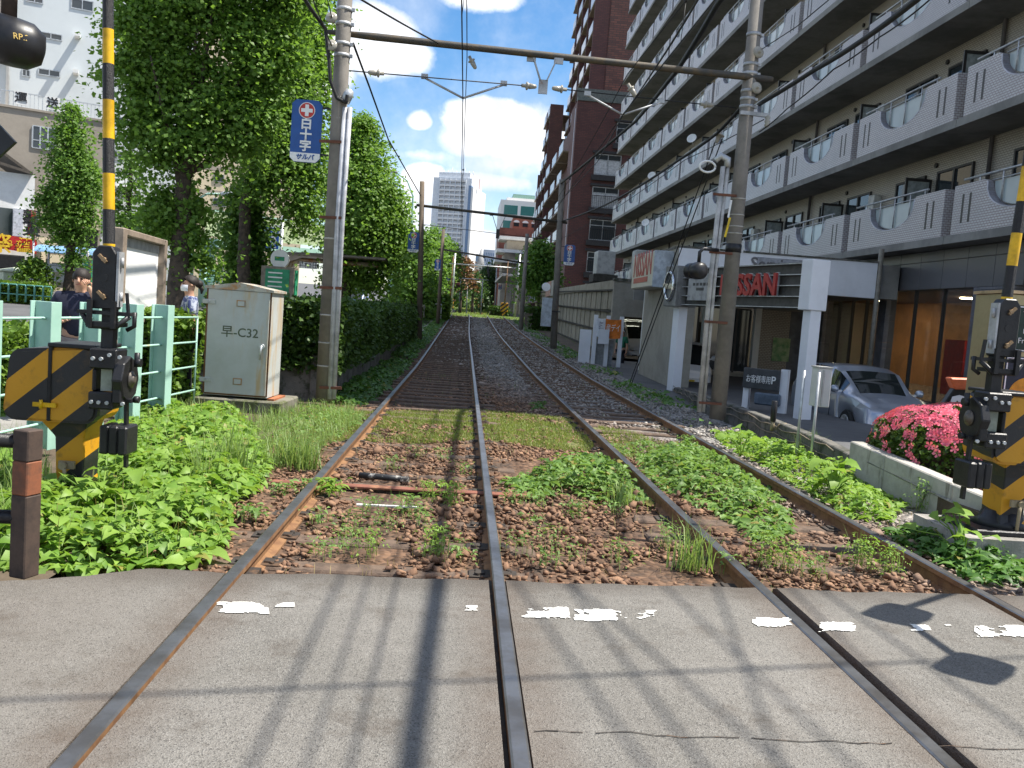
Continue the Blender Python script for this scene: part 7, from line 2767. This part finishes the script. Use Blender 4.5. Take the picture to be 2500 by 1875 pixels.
def crown(blobs, Y, n, size, m, clump=.32, per=42, dy=1.0, hollow=.5):
    """Leaf clumps spread through the given lobes; lobes are (reading x, y, half width, half height)."""
    P, Nn = [], []
    vol = np.array([b[2] * b[3] for b in blobs], float)
    vol /= vol.sum()
    for b, f in zip(blobs, vol):
        c = np.array(at(b[0], b[1], Y + (b[4] if len(b) > 4 else 0)))
        rx, rz_ = b[2] * K * Y / FPX, b[3] * K * Y / FPX
        rx, rz_ = max(rx * .4, rx - clump * .95), max(rz_ * .4, rz_ - clump * .5)
        nc = max(3, int(n * f / per))
        d = RNG.normal(size=(nc, 3))
        d /= np.linalg.norm(d, axis=1)[:, None]
        rad = RNG.uniform(hollow ** 3, 1, nc) ** (1 / 3)
        rag = 1 + .16 * RNG.normal(size=nc)
        cc = c + d * (rad * rag)[:, None] * np.array([rx, max(rx, rz_) * .9 * dy, rz_])
        sz_ = RNG.uniform(.45, 1.5, (nc, 1)).repeat(per, 0)
        q = np.repeat(cc, per, 0) + RNG.normal(size=(nc * per, 3)) * clump * np.array([1.15, 1.15, .42]) * sz_
        q[:, 2] -= .25 * clump * ((q[:, :2] - np.repeat(cc, per, 0)[:, :2]) ** 2).sum(1) / (clump ** 2)
        P.append(q)
        Nn.append(np.repeat(d, per, 0))
    return np.concatenate(P), np.concatenate(Nn)


def tree(label, Y, trunk, r, blobs, n, size, m, group='street trees', clump=.32, limbs=8, name='ginkgo_tree', z0=None, bark=None, per=42):
    b0 = at(*trunk[0], Y)
    base = Vector((b0.x, Y, zt(Y) - .1 if z0 is None else z0))
    t = thing(name, label, 'tree', base, 0, group)
    pts = [base] + [at(*q, Y) for q in trunk[1:]]
    rr = [r * 1.25] + [r * (1 - .5 * i / len(trunk)) for i in range(1, len(pts))]
    fine, fr = [], []
    for i in range(len(pts) - 1):
        for k in range(4):
            fine.append(pts[i].lerp(pts[i + 1], k / 4) + Vector((random.uniform(-1, 1), random.uniform(-1, 1), 0)) * r * .10)
            fr.append((rr[i] + (rr[i + 1] - rr[i]) * k / 4) * random.uniform(.93, 1.07))
    fine.append(pts[-1])
    fr.append(rr[-1])
    MB().tube(fine, fr, 12).build('trunk', bark or m_bark, t, world=True)
    P, Nn = crown(blobs, Y, n, size, m, clump, per)
    top = pts[-1]
    for i in range(limbs):
        b = blobs[i % len(blobs)]
        e = at(b[0], b[1], Y + random.uniform(-.8, .8))
        s = fine[min(len(fine) - 1, len(fine) // 2 + i % (len(fine) // 2 + 1))]
        if e.z < s.z - .5:
            continue
        mid = s.lerp(e, .5) + Vector((0, 0, -.15))
        MB().tube([s, mid, e], [r * .4, r * .25, r * .08], 7).build('limb', bark or m_bark, t, world=True)
    o = np.array(base)
    link('crown', leaves(P - o, size, m, 'crown', up=.45, long=.95, normals=Nn), t)
    return t


tree('tall ginkgo with the thickest dark trunk, its broad crown left of the nearest pole', 21.5, [(383, 645), (388, 560), (394, 470), (396, 380), (405, 280), (430, 120)], .23,
     [(340, 40, 90, 60), (325, 120, 75, 55), (430, 0, 110, 70), (540, 60, 85, 70), (322, 200, 72, 50), (400, 140, 80, 45), (440, 215, 100, 55), (550, 150, 75, 55), (545, 240, 75, 55), (395, 290, 100, 48), (312, 268, 58, 42), (480, -110, 170, 80),
      (610, -60, 80, 90), (512, 288, 60, 45), (345, 335, 42, 26), (270, 130, 34, 30), (285, 30, 36, 40), (350, -40, 85, 60), (610, 90, 50, 60)], 64000, .11, m_ginkgo, clump=.27, limbs=14)
tree('ginkgo behind the first, ivy round its trunk, directly left of the big blue sign', 28, [(528, 650), (527, 560), (530, 450), (560, 320), (610, 150)], .22,
     [(640, 40, 65, 110), (655, 180, 60, 110), (605, 300, 80, 85), (562, 385, 42, 52), (655, 330, 55, 70), (650, 430, 42, 75), (655, -70, 70, 90), (688, 120, 25, 60), (560, 210, 60, 90)], 42000, .125, m_ginkgo, clump=.30)
tree('ginkgo filling the gap right of the nearest left pole', 37, [(744, 660), (746, 600), (760, 520), (780, 380)], .26,
     [(800, 420, 66, 110), (775, 300, 38, 60), (822, 530, 55, 55), (765, 480, 48, 85), (850, 460, 32, 70), (745, 400, 40, 90), (795, 600, 46, 26), (745, 575, 25, 40), (790, 270, 25, 30)], 42000, .15, m_ginkgo, clump=.36)
tree('ginkgo clothed in leaves to the ground left of the cabinet bus stop', 29, [(520, 650), (521, 560), (522, 470)], .2,
     [(530, 440, 36, 50), (530, 500, 40, 50), (534, 560, 40, 40), (540, 600, 32, 26)], 14000, .13, m_ivy, clump=.28, limbs=3, name='leafy_trunk_tree')
tree('leaf clump sprouting from the foot of the tall ginkgo trunk', 21.8, [(398, 620), (402, 560), (405, 500)], .05,
     [(385, 470, 40, 40), (360, 430, 42, 40), (412, 430, 22, 50), (415, 560, 24, 16), (445, 560, 30, 9), (352, 485, 38, 35), (410, 500, 22, 20)], 7000, .12, m_ginkgo, clump=.25, limbs=5, name='sapling')
tree('cone shaped street tree in front of the beige building', 48, [(148, 660), (150, 600), (152, 540), (150, 420), (150, 260)], .28,
     [(154, 240, 12, 26), (152, 285, 26, 30), (152, 340, 38, 36), (148, 400, 48, 36), (160, 460, 46, 32), (105, 428, 28, 14), (122, 465, 30, 22), (150, 505, 22, 20), (165, 560, 8, 26), (188, 380, 20, 46)],
     24000, .17, m_ginkgo2, clump=.34, name='street_tree')
tree('thin sparse young tree standing before the pale blue shadowed wall', 42, [(278, 650), (279, 560), (280, 450), (283, 345)], .13,
     [(283, 345, 16, 22), (268, 372, 16, 9), (296, 395, 22, 8), (262, 408, 24, 10), (300, 430, 16, 8), (258, 445, 20, 10), (276, 470, 34, 14), (300, 470, 20, 20), (265, 505, 26, 14), (300, 510, 30, 18)], 3600, .17, m_ginkgo2, clump=.24, name='street_tree')
tree('small round tree beside the pale green utility cabinet', 47, [(76, 645), (75, 605), (75, 580)], .07, [(74, 572, 22, 22), (66, 585, 16, 14), (84, 585, 16, 14)], 2600, .16, m_hedge2, clump=.3, limbs=2, name='street_tree')
for (x, y, rx, ry, Y, lab) in ((905, 545, 20, 55, 62, 'dark street tree behind the second blue sign'), (932, 545, 20, 62, 76, 'dark street tree left of the third pole'), (958, 552, 14, 45, 92, 'street tree right of the third pole'),
                               (892, 598, 18, 34, 58, 'low bushy tree beside the footbridge stair'), (975, 560, 14, 40, 105, 'farther street tree behind the steel pole')):
    tree(lab, Y, [(x, 668), (x, 640), (x, y)], .2, [(x, y, rx, ry), (x - 4, y + ry * .6, rx * .9, ry * .5), (x + 3, y - ry * .5, rx * .7, ry * .5), (x, y + ry * .9, rx * 1.0, ry * .45)], 5200, .26, m_ginkgo2, clump=.5, limbs=2, name='street_tree')
tree('dark leafy tree between the station canopy and the garage', 72, [(1168, 660), (1168, 620), (1165, 570)], .22,
     [(1165, 545, 30, 34), (1150, 585, 22, 28), (1182, 580, 22, 26), (1170, 610, 34, 22), (1190, 625, 20, 16)], 8000, .27, m_ginkgo2, clump=.5, limbs=3, name='broad_tree')
tree('russet tree at the far end of the line', 150, [(996, 640), (996, 610)], .25, [(993, 570, 12, 12), (1003, 562, 10, 9), (998, 590, 15, 12)], 2600, .42, m_redleaf, clump=.9, limbs=2, name='russet_tree')
tree('bright green tree right of the russet tree', 165, [(1022, 640), (1022, 612)], .25, [(1022, 600, 14, 22), (1018, 618, 12, 10)], 2600, .42, m_far, clump=.9, limbs=2, name='far_tree')
tree('dark climbing tree on the right of the grassy track', 175, [(1058, 655), (1058, 620)], .25, [(1056, 585, 12, 20), (1064, 605, 12, 24), (1060, 635, 14, 20), (1050, 600, 10, 14)], 4200, .42, m_far, clump=.9, limbs=2, name='far_tree')
P, Nn = crown([(1000, 612, 16, 26, -40), (985, 615, 14, 26, 0), (1045, 612, 14, 26, -20), (1025, 597, 26, 10, 0), (1022, 616, 40, 22, -30), (970, 610, 14, 34, -60), (975, 635, 12, 26, -150), (1066, 640, 12, 26, -160), (1070, 615, 16, 34, -120)], 345, 26000, .9, m_hedge, 1.3)
tag(link('distant_wood', leaves(P, 1.0, m_hedge, 'distant_wood', up=.4)), kind='stuff')


def shell(x0, x1, y0, y1, z0, z1f, n, bulge=.12, side=True):
    """Points through the outer skin of a clipped hedge."""
    P = RNG.uniform((x0, y0, 0), (x1, y1, 1), (n, 3))
    f = RNG.random(n)
    top = f < .42
    right = (f >= .42) & (f < .8)
    front = f >= .8
    ht = z1f(P[:, 1]) - z0
    d = RNG.exponential(.07, n)
    Z = z0 + P[:, 2] * ht
    bl = bulge * n2(P[:, :2], .7, 4) + bulge * n2(np.column_stack([P[:, 1], Z]), 1.6, 8)
    Z[top] = (z1f(P[:, 1]) - d + bl)[top]
    P[:, 0][right] = (x1 - d + bl * 1.6)[right]
    P[:, 1][front] = (y0 + d - bl)[front]
    P[:, 2] = Z
    return P


def hedge(name, label, box, z1f, n, size, m, cat='hedge'):
    x0, x1, y0, y1, z0 = box
    t = thing(name, label, cat, ((x0 + x1) / 2, y0, z0))
    P = shell(x0, x1, y0, y1, z0, z1f, n)
    link('foliage', leaves(P - np.array(t.location), size, m, 'foliage', up=.3), t)
    MB().bx(x0 + .25, x1 - .25, y0 + .3, y1 - .1, z0 - .1, float(z1f(np.array([y0]))[0]) - .35).build('inner_branches', m_bark, t, world=True)
    return t


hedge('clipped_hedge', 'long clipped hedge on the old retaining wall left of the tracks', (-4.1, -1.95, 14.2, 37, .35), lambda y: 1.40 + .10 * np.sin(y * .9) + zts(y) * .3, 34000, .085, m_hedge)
hedge('clipped_hedge', 'rounded dark bush behind the mint fence and the person in a mask', (-5.0, -3.85, 11.7, 13.6, -.1), lambda y: 1.18 + 0 * y, 15000, .075, m_hedge2)
hedge('clipped_hedge', 'low yellow green hedge at the left edge behind the striped gate housing', (-7.2, -5.0, 9.8, 11.2, -.1), lambda y: .88 + 0 * y, 9000, .075, m_hedge2)
a_, b_ = at(913, 660, 64), at(967, 660, 64)
hedge('clipped_hedge', 'square trimmed hedge beyond the second pole with a white rail in front', (a_.x, b_.x, 63, 70, zt(64) - .2), lambda y: at(940, 638, 64).z + 0 * y, 9000, .17, m_hedge2)
MB().tube([(a_.x + .2, 62.6, zt(63)), (a_.x + .2, 62.6, zt(63) + 1.0), (b_.x - .4, 62.6, zt(63) + 1.0), (b_.x - .4, 62.6, zt(63))], .05, 6).build('white_rail', m_white, None)
tag(bpy.data.objects['white_rail'], 'white tubular rail in front of the square trimmed hedge', 'guard rail')
a_, b_ = at(-20, 640, 45), at(94, 640, 45)
hedge('clipped_hedge', 'low roadside hedge behind the green guard rail on the far side', (a_.x, b_.x, 44.6, 46, zt(45) - .1), lambda y: at(50, 613, 45).z + 0 * y, 8000, .15, m_hedge2)
a_, b_ = at(1137, 700, 60), at(1172, 700, 60)
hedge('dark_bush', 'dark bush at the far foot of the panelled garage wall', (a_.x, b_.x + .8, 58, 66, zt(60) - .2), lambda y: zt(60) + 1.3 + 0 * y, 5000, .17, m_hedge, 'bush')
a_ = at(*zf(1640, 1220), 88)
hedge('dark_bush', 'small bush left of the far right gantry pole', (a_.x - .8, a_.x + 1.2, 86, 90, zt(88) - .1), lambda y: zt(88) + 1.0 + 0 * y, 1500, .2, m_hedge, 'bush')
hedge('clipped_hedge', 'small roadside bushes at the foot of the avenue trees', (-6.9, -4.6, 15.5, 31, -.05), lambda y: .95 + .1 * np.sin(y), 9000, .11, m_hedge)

# azalea on the planter wall
az = thing('azalea_bush', 'round azalea bush covered in pink flowers on the pale planter wall', 'bush', (5.45, 9.3, -.06))
n = 15000
d = RNG.normal(size=(n, 3))
d /= np.linalg.norm(d, axis=1)[:, None]
rad = 1 - np.abs(RNG.normal(0, .10, n))
lump = 1 + .09 * n2(d[:, :2] * 1.0 + d[:, 2:3], 2.2, 3)


AZR = np.array([.84, 1.1, .64])


def azp(d, rad, lump):
    P = d * (rad * lump)[:, None] * AZR
    P[:, 0] = np.where(d[:, 0] < 0, P[:, 0] * 1.0, P[:, 0])
    P[:, 2] = P[:, 2] * np.where(d[:, 2] > 0, .78, 1.0)
    return P + np.array([0, 0, .42])


P = azp(d, rad, lump)
P = P[P[:, 2] > .0]
link('foliage', leaves(P, .05, leafmat('azalea_leaf', (.03, .075, .012), (.11, .19, .03), .25), 'foliage', up=.3), az)
m_flower = leafmat('azalea_flower', (.78, .09, .17), (.94, .27, .36), .3)
n = 4200
d = RNG.normal(size=(n, 3))
d /= np.linalg.norm(d, axis=1)[:, None]
prob = np.clip((d[:, 2] - .30) * 2.6, 0, 1) * (n2(d * 1.0, 2.6, 7) > -.35) + .05 + .05 * (d[:, 0] < -.2)
keep = RNG.random(n) < prob
d = d[keep]
lump = 1 + .09 * n2(d[:, :2] + d[:, 2:3], 2.2, 3)
c = azp(d, np.full(len(d), 1.02), lump)
V, F = [], []
ofs = np.linspace(0, 2 * np.pi, 6)[:-1]
x = np.cross(d, np.array([.3, .2, 1.0]))
x /= np.linalg.norm(x, axis=1)[:, None]
y = np.cross(d, x)
rot = RNG.uniform(0, 6, len(d))
sz = RNG.uniform(.022, .036, len(d))
for k in range(5):
    ang = rot + ofs[k]
    u = x * np.cos(ang)[:, None] + y * np.sin(ang)[:, None]
    v = -x * np.sin(ang)[:, None] + y * np.cos(ang)[:, None]
    V.append(np.stack([c, c + (u * 1.0 + v * .45 + d * .25) * sz[:, None], c + (u * 1.35 + d * .45) * sz[:, None], c + (u * 1.0 - v * .45 + d * .25) * sz[:, None]], 1))
V = np.stack(V, 1).reshape(-1, 3)
b = np.arange(len(V) // 4, dtype=np.int32)[:, None] * 4
tag(link('flowers', pmesh('flowers', V, np.concatenate([b, b + 1, b + 2, b, b + 2, b + 3], 1).ravel(), 3, m_flower), az), kind='stuff')
MB().lathe([(.45, .06), (.5, .3), (.3, .6), (.05, .75)], (0, 0, 0), n=10).build('inner_branches', m_bark, az)

# ---------------------------------------------------------------- weeds and grass of the track
def fineleaves(P, size, m, name, droop=.35, wd=.36, spread=None):
    """Pointed broad leaves with a folded rib, hanging outwards from their stems."""
    n = len(P)
    t = RNG.uniform(0, 2 * np.pi, n)
    out = np.stack([np.cos(t), np.sin(t), RNG.uniform(-.35, .45, n) - droop * .4], 1)
    out /= np.linalg.norm(out, axis=1)[:, None]
    up = np.tile([0, 0, 1.0], (n, 1)) + RNG.normal(size=(n, 3)) * .35
    w = np.cross(up, out)
    w /= np.linalg.norm(w, axis=1)[:, None]
    nm = np.cross(out, w)
    s = (size * RNG.lognormal(0, .28, n))[:, None]
    rib = [P, P + out * s * .33 + nm * s * .05, P + out * s * .68 + nm * s * .0, P + out * s - nm * s * .18 * (1 + droop)]
    l1, r1 = rib[1] + w * s * wd + nm * s * .10, rib[1] - w * s * wd + nm * s * .10
    l2, r2 = rib[2] + w * s * wd * .62 + nm * s * .06, rib[2] - w * s * wd * .62 + nm * s * .06
    V = np.stack([rib[0], rib[1], rib[2], rib[3], l1, l2, r1, r2], 1).reshape(-1, 3)
    b = np.arange(n, dtype=np.int32)[:, None] * 8
    tri = [(0, 1, 4), (1, 2, 5), (1, 5, 4), (2, 3, 5), (0, 6, 1), (1, 6, 7), (1, 7, 2), (2, 7, 3)]
    F = np.concatenate([b + i for q in tri for i in q], 1).ravel()
    return pmesh(name, V, F, 3, m, True)


def G(pts, z=-.08):
    return [tuple(gz(*q, z)) for q in pts]


def canopy(poly, n, hmax, thick=.16, base=-.10, s=1.6, seed=0, edge=.25):
    q = scatter(poly, n)
    pl_ = np.array([p[:2] for p in poly])
    # distance to the outline keeps the patch low at its rim
    dist = np.full(len(q), 9.0)
    for i in range(len(pl_)):
        a_, b_ = pl_[i], pl_[(i + 1) % len(pl_)]
        ab = b_ - a_
        tt = np.clip(((q - a_) @ ab) / (ab @ ab + 1e-9), 0, 1)
        dist = np.minimum(dist, np.linalg.norm(q - (a_ + tt[:, None] * ab), axis=1))
    h = hmax * np.clip(dist / edge, .25, 1) * (.72 + .55 * n2(q, s, seed) + .2 * n2(q, s * 3, seed + 5))
    z = base + np.maximum(.02, h - np.abs(RNG.normal(0, thick * .5, len(q))))
    return np.column_stack([q, z])


def patch(name, me, label=None):
    return tag(link(name, me), kind='stuff')


PA = G([(95, 1232), (250, 1228), (405, 1226), (488, 1165), (496, 1095), (560, 1050), (580, 1000), (545, 915), (430, 890), (345, 885), (280, 900), (200, 950), (125, 1040), (60, 1080), (-60, 1120), (-60, 1232)])
patch('weed_patch', fineleaves(canopy(PA, 9500, .30, .2, seed=3), .085, m_weed, 'weed_patch'))
q = canopy(PA, 900, .22, .1, seed=3)
patch('grass_patch', blades(q, .16, .003, m_grass, 'grass_patch', lean=.9))
q = canopy(PA, 160, .26, .05, seed=3)
patch('dry_stems', blades(q, .13, .0022, m_dry, 'dry_stems', lean=.6))
patch('weed_patch', fineleaves(canopy(PA, 3800, .22, .25, seed=3), .06, m_weed2, 'weed_patch'))
PL_ = G([(-80, 1215), (40, 1215), (110, 1050), (60, 980), (-80, 960)])
patch('weed_patch', fineleaves(canopy(PL_, 1600, .22, .2, seed=9), .085, m_weed, 'weed_patch'))
q = canopy(PL_, 700, .05, .02)
patch('grass_patch', blades(q, .28, .004, m_grass, 'grass_patch'))
P1_ = G([(560, 905), (640, 875), (760, 880), (790, 900), (700, 965), (640, 1000), (580, 1010), (545, 960)])
q = scatter(P1_, 3000)
q = q[n2(q, 1.8, 7) > -.35]
patch('weed_patch', fineleaves(canopy(P1_, 1100, .13, .12, seed=4), .055, m_weed2, 'weed_patch', wd=.26))
patch('grass_patch', blades(np.column_stack([q, np.full(len(q), -.12)]), .17, .003, m_grass, 'grass_patch', lean=.85))
q = scatter(G([(350, 880), (620, 890), (600, 930), (420, 925)]), 600)
patch('grass_patch', blades(np.column_stack([q, np.full(len(q), -.08)]), .17, .003, m_grass, 'grass_patch', lean=.8))
for (x, y, n, h) in ((500, 1030, 220, .42), (430, 1060, 130, .38), (620, 1000, 120, .3), (660, 1010, 150, .28), (1490, 1225, 90, .30), (1345, 1085, 60, .2), (1750, 985, 80, .3)):
    c0 = gz(x, y, -.1)
    q = np.column_stack([c0.x + RNG.normal(0, .07, n), c0.y + RNG.normal(0, .07, n), np.full(n, -.11)])
    patch('grass_tuft', blades(q, h, .0045, m_grass, 'grass_tuft', lean=.9))
# moss-green turf strip across the lit middle
turf = G([(790, 890), (1030, 886), (1230, 905), (1290, 950), (1270, 985), (1050, 950), (900, 960), (790, 955), (640, 955), (700, 890)], -.12)
q = scatter(turf, 34000)
rd = np.min(np.abs(q[:, :1] - np.array(RX)), 1)
q = q[(rd > .07) & (n2(q, 1.7, 2) + .5 * n2(q, 5, 3) > -.42)]
patch('turf_strip', blades(np.column_stack([q, np.full(len(q), -.118)]), .035, .0035, m_moss, 'turf_strip', lean=.8))
turf2 = G([(1290, 920), (1370, 935), (1560, 1000), (1600, 1040), (1480, 1030), (1330, 985)], -.12)
q = scatter(turf2, 5000)
rd = np.min(np.abs(q[:, :1] - np.array(RX)), 1)
q = q[rd > .07]
patch('turf_strip', blades(np.column_stack([q, np.full(len(q), -.118)]), .035, .0035, m_moss, 'turf_strip', lean=.8))
# leafy patches between and beside the right track
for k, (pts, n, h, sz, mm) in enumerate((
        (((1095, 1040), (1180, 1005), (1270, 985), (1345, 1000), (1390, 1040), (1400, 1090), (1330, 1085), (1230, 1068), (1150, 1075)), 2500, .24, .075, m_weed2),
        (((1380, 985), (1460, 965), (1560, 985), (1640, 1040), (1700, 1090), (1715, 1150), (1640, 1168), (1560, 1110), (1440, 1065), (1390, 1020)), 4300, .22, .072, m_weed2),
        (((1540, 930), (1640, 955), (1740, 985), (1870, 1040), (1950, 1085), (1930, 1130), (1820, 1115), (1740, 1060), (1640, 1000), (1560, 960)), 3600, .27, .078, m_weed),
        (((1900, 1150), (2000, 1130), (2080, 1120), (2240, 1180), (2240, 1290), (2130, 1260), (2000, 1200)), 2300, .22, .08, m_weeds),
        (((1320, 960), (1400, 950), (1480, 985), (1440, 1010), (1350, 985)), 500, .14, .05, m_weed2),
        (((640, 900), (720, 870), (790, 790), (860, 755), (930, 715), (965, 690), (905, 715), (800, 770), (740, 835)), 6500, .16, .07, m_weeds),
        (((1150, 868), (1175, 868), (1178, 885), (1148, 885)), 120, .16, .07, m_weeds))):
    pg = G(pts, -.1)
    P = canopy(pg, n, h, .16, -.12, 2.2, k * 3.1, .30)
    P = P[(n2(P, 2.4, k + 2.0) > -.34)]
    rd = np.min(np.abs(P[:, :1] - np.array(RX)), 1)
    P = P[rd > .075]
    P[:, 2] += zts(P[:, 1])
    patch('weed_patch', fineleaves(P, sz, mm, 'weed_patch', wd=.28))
# small weeds dotted over the ballast
for (x, y, n, h, sz) in ((540, 1118, 90, .10, .045), (610, 1065, 70, .10, .04), (665, 1062, 60, .12, .05), (710, 1065, 110, .12, .06), (690, 1125, 40, .10, .04), (880, 1100, 90, .13, .04), (930, 1075, 120, .16, .035),
                         (975, 1085, 120, .18, .035), (800, 1110, 90, .14, .035), (830, 1140, 60, .12, .03), (905, 1130, 70, .14, .035), (940, 1195, 150, .20, .03), (985, 1205, 60, .12, .035), (790, 1195, 100, .18, .028),
                         (745, 1180, 60, .14, .028), (700, 1195, 60, .12, .03), (760, 1150, 60, .16, .028), (1000, 1020, 50, .12, .035), (850, 1010, 60, .12, .03), (900, 985, 50, .14, .03), (960, 990, 60, .14, .03),
                         (1110, 1085, 80, .12, .035), (1160, 1090, 90, .12, .035), (1240, 1110, 70, .12, .04), (1190, 1165, 50, .12, .03), (1120, 1190, 60, .14, .03), (1180, 1215, 60, .14, .028), (1230, 1200, 40, .12, .03),
                         (1340, 1215, 60, .16, .03), (1440, 1180, 90, .20, .03), (1330, 1105, 60, .1, .035), (1650, 1215, 160, .22, .03), (1700, 1225, 120, .2, .03), (1760, 1240, 90, .16, .03), (1860, 1225, 160, .24, .03),
                         (1920, 1235, 120, .2, .03), (1580, 1235, 40, .14, .03), (1990, 1100, 90, .3, .04), (1400, 1010, 70, .16, .05), (1300, 1040, 60, .12, .04), (1480, 970, 90, .2, .05), (1150, 1130, 40, .1, .03)):
    c0 = gz(x, y, -.1)
    zz = RNG.random(n) ** .7
    q = np.column_stack([c0.x + RNG.normal(0, .055, n), c0.y + RNG.normal(0, .055, n), -.11 + zz * h])
    patch('ballast_weed', fineleaves(q, sz, m_weed2 if n < 100 else m_weed, 'ballast_weed', wd=.24))
    q = np.column_stack([c0.x + RNG.normal(0, .05, n // 6), c0.y + RNG.normal(0, .05, n // 6), np.full(n // 6, -.12)])
    patch('ballast_weed', blades(q, h, .0025, m_grass, 'ballast_weed', lean=.35))
q = RNG.uniform((-1.9, 5.0), (4.3, 10.5), (900, 2))
q = q[(n2(q, 1.1, 4) > .0)]
rd = np.min(np.abs(q[:, :1] - np.array(RX)), 1)
q = q[rd > .06]
patch('dry_grass', blades(np.column_stack([q, np.full(len(q), -.115)]), .07, .002, m_dry, 'dry_grass', lean=1.3))
q = RNG.uniform((-1.6, 5.1), (4.2, 22), (1500, 2))
q = q[(n2(q, 1.4, 14) > .12)]
rd = np.min(np.abs(q[:, :1] - np.array(RX)), 1)
q = q[rd > .06]
patch('dry_grass', blades(np.column_stack([q, np.full(len(q), -.12)]), .08, .0025, m_grass, 'dry_grass', lean=.9))
# right verge in shade and the far grassy track
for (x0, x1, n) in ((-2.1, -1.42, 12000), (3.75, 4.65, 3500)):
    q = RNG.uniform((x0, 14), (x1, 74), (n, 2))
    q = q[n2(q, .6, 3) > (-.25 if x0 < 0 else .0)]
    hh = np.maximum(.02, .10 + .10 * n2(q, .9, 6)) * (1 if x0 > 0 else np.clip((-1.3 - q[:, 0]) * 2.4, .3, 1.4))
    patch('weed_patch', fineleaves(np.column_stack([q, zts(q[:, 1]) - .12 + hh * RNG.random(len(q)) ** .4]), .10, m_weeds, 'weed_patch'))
q = scatter(G([(1100, 700), (1150, 705), (1290, 780), (1400, 840), (1500, 900), (1540, 925), (1470, 880), (1330, 800), (1180, 730)]), 2600)
q = np.column_stack([q, zts(q[:, 1]) - .1])
patch('weed_patch', fineleaves(q, .07, m_weeds, 'weed_patch'))
for (y0, y1, n, h) in ((74, 84, 9000, .32), (84, 130, 3500, .3), (150, 250, 9000, .5), (250, 345, 6000, .8)):
    q = RNG.uniform((-3.6, y0), (6.0, y1), (n, 2))
    q = q[np.min(np.abs(q[:, :1] - np.array(RX)), 1) > (.05 if y0 > 70 else .2)]
    patch('far_grass', blades(np.column_stack([q, zts(q[:, 1]) - .14]), h * .55, .03 if y0 < 100 else .08, m_moss if y0 > 140 else m_grass, 'far_grass', lean=.7))
# broad leaved plants standing out of the right weeds
for (x, y, n, s_, lab) in ((1800, 1075, 16, .17, 'broad leaved plant with large pale green leaves by the planter wall'), (1600, 985, 8, .16, 'broad leaved plant with few large leaves by the low wall'),
                           (2080, 1200, 12, .13, 'broad leaved plant below the right gate block'), (215, 1120, 14, .14, 'broad leaved plant amid the weeds behind the guard post')):
    c0 = gz(x, y, -.1)
    t = thing('leafy_plant', lab, 'plant', c0, 0, 'broad leaved plants')
    q = MB()
    pts = []
    for k in range(n):
        e = Vector((random.gauss(0, .14), random.gauss(0, .14), random.uniform(.16, .36)))
        q.tube([(0, 0, -.02), e * .5 + Vector((0, 0, .06)), e], .005, 5)
        pts.append(e)
    q.build('stem', m_weed, t)
    for e in pts:
        link('leaf', fineleaves(np.array([[e.x, e.y, e.z]]), s_, m_weed, 'leaf', wd=.42), t)

# ================================================================== stations beyond the far crossing
def shelter(label, x, y0, y1, z0, h, side, roofm):
    t = thing('station_shelter', label, 'station shelter', (x, y0, z0))
    w = 2.4 * side
    MB().bx(0, w, 0, y1 - y0, -.6, .55).build('platform', m_conc, t)
    MB().bx(-.35 * side, w, -.4, y1 - y0, h, h + .28).build('roof', roofm, t, bevel=.03)
    for i in range(5):
        y = (y1 - y0) * i / 4
        MB().cyl((w * .75, y, .55), (w * .75, y, h), .07, n=8).build('post', mat('cream_post', (.50, .45, .36), .6), t)
        MB().cyl((w * .2, y + .2, .55), (w * .2, y + .2, 1.6), .04, n=6).build('rail_post', m_rustpole, t)
    MB().bx(w * .2 - .02, w * .2 + .02, 0, y1 - y0, 1.5, 1.6).build('handrail', m_white, t)
    MB().bx(w * .9, w, .5, y1 - y0, .55, 1.9).build('back_panel', mat('panel_cream', (.42, .38, .30), .7), t)
    return t


a_ = at(*zf(1740, 1280), 92)
shelter('right tram stop with a white and red edged canopy and cream posts', a_.x, 90, 112, zt(92), at(*zf(1840, 740), 92).z - zt(92), 1, mat('white_red_roof', (.66, .60, .58), .5))
a_ = at(*zf(1040, 1250), 92)
shelter('left tram stop with a maroon rounded canopy behind the steel pole', a_.x - .2, 92, 112, zt(92), at(*zf(1030, 860), 92).z - zt(92), -1, mat('maroon_roof', (.12, .03, .035), .5))
for (x, lab) in ((zf(930, 1200), 'rusty striped barrier machine left of the far crossing'), (zf(1770, 1240), 'rusty striped barrier machine right of the far crossing')):
    p_ = at(*x, 83)
    o = thing('far_gate', lab, 'barrier', (p_.x, 83, zt(83)))
    MB().bx(-.35, .35, -.25, .25, .45, 1.3).build('housing', m_stripe, o, bevel=.03)
    MB().bx(-.15, .15, -.15, .15, 0, .45).build('pedestal', m_stripe, o)
    MB().cyl((0, -.3, 1.2), (.05, -.3, 5.2), .06, .03, 8).build('barrier_arm', m_rustpole, o)
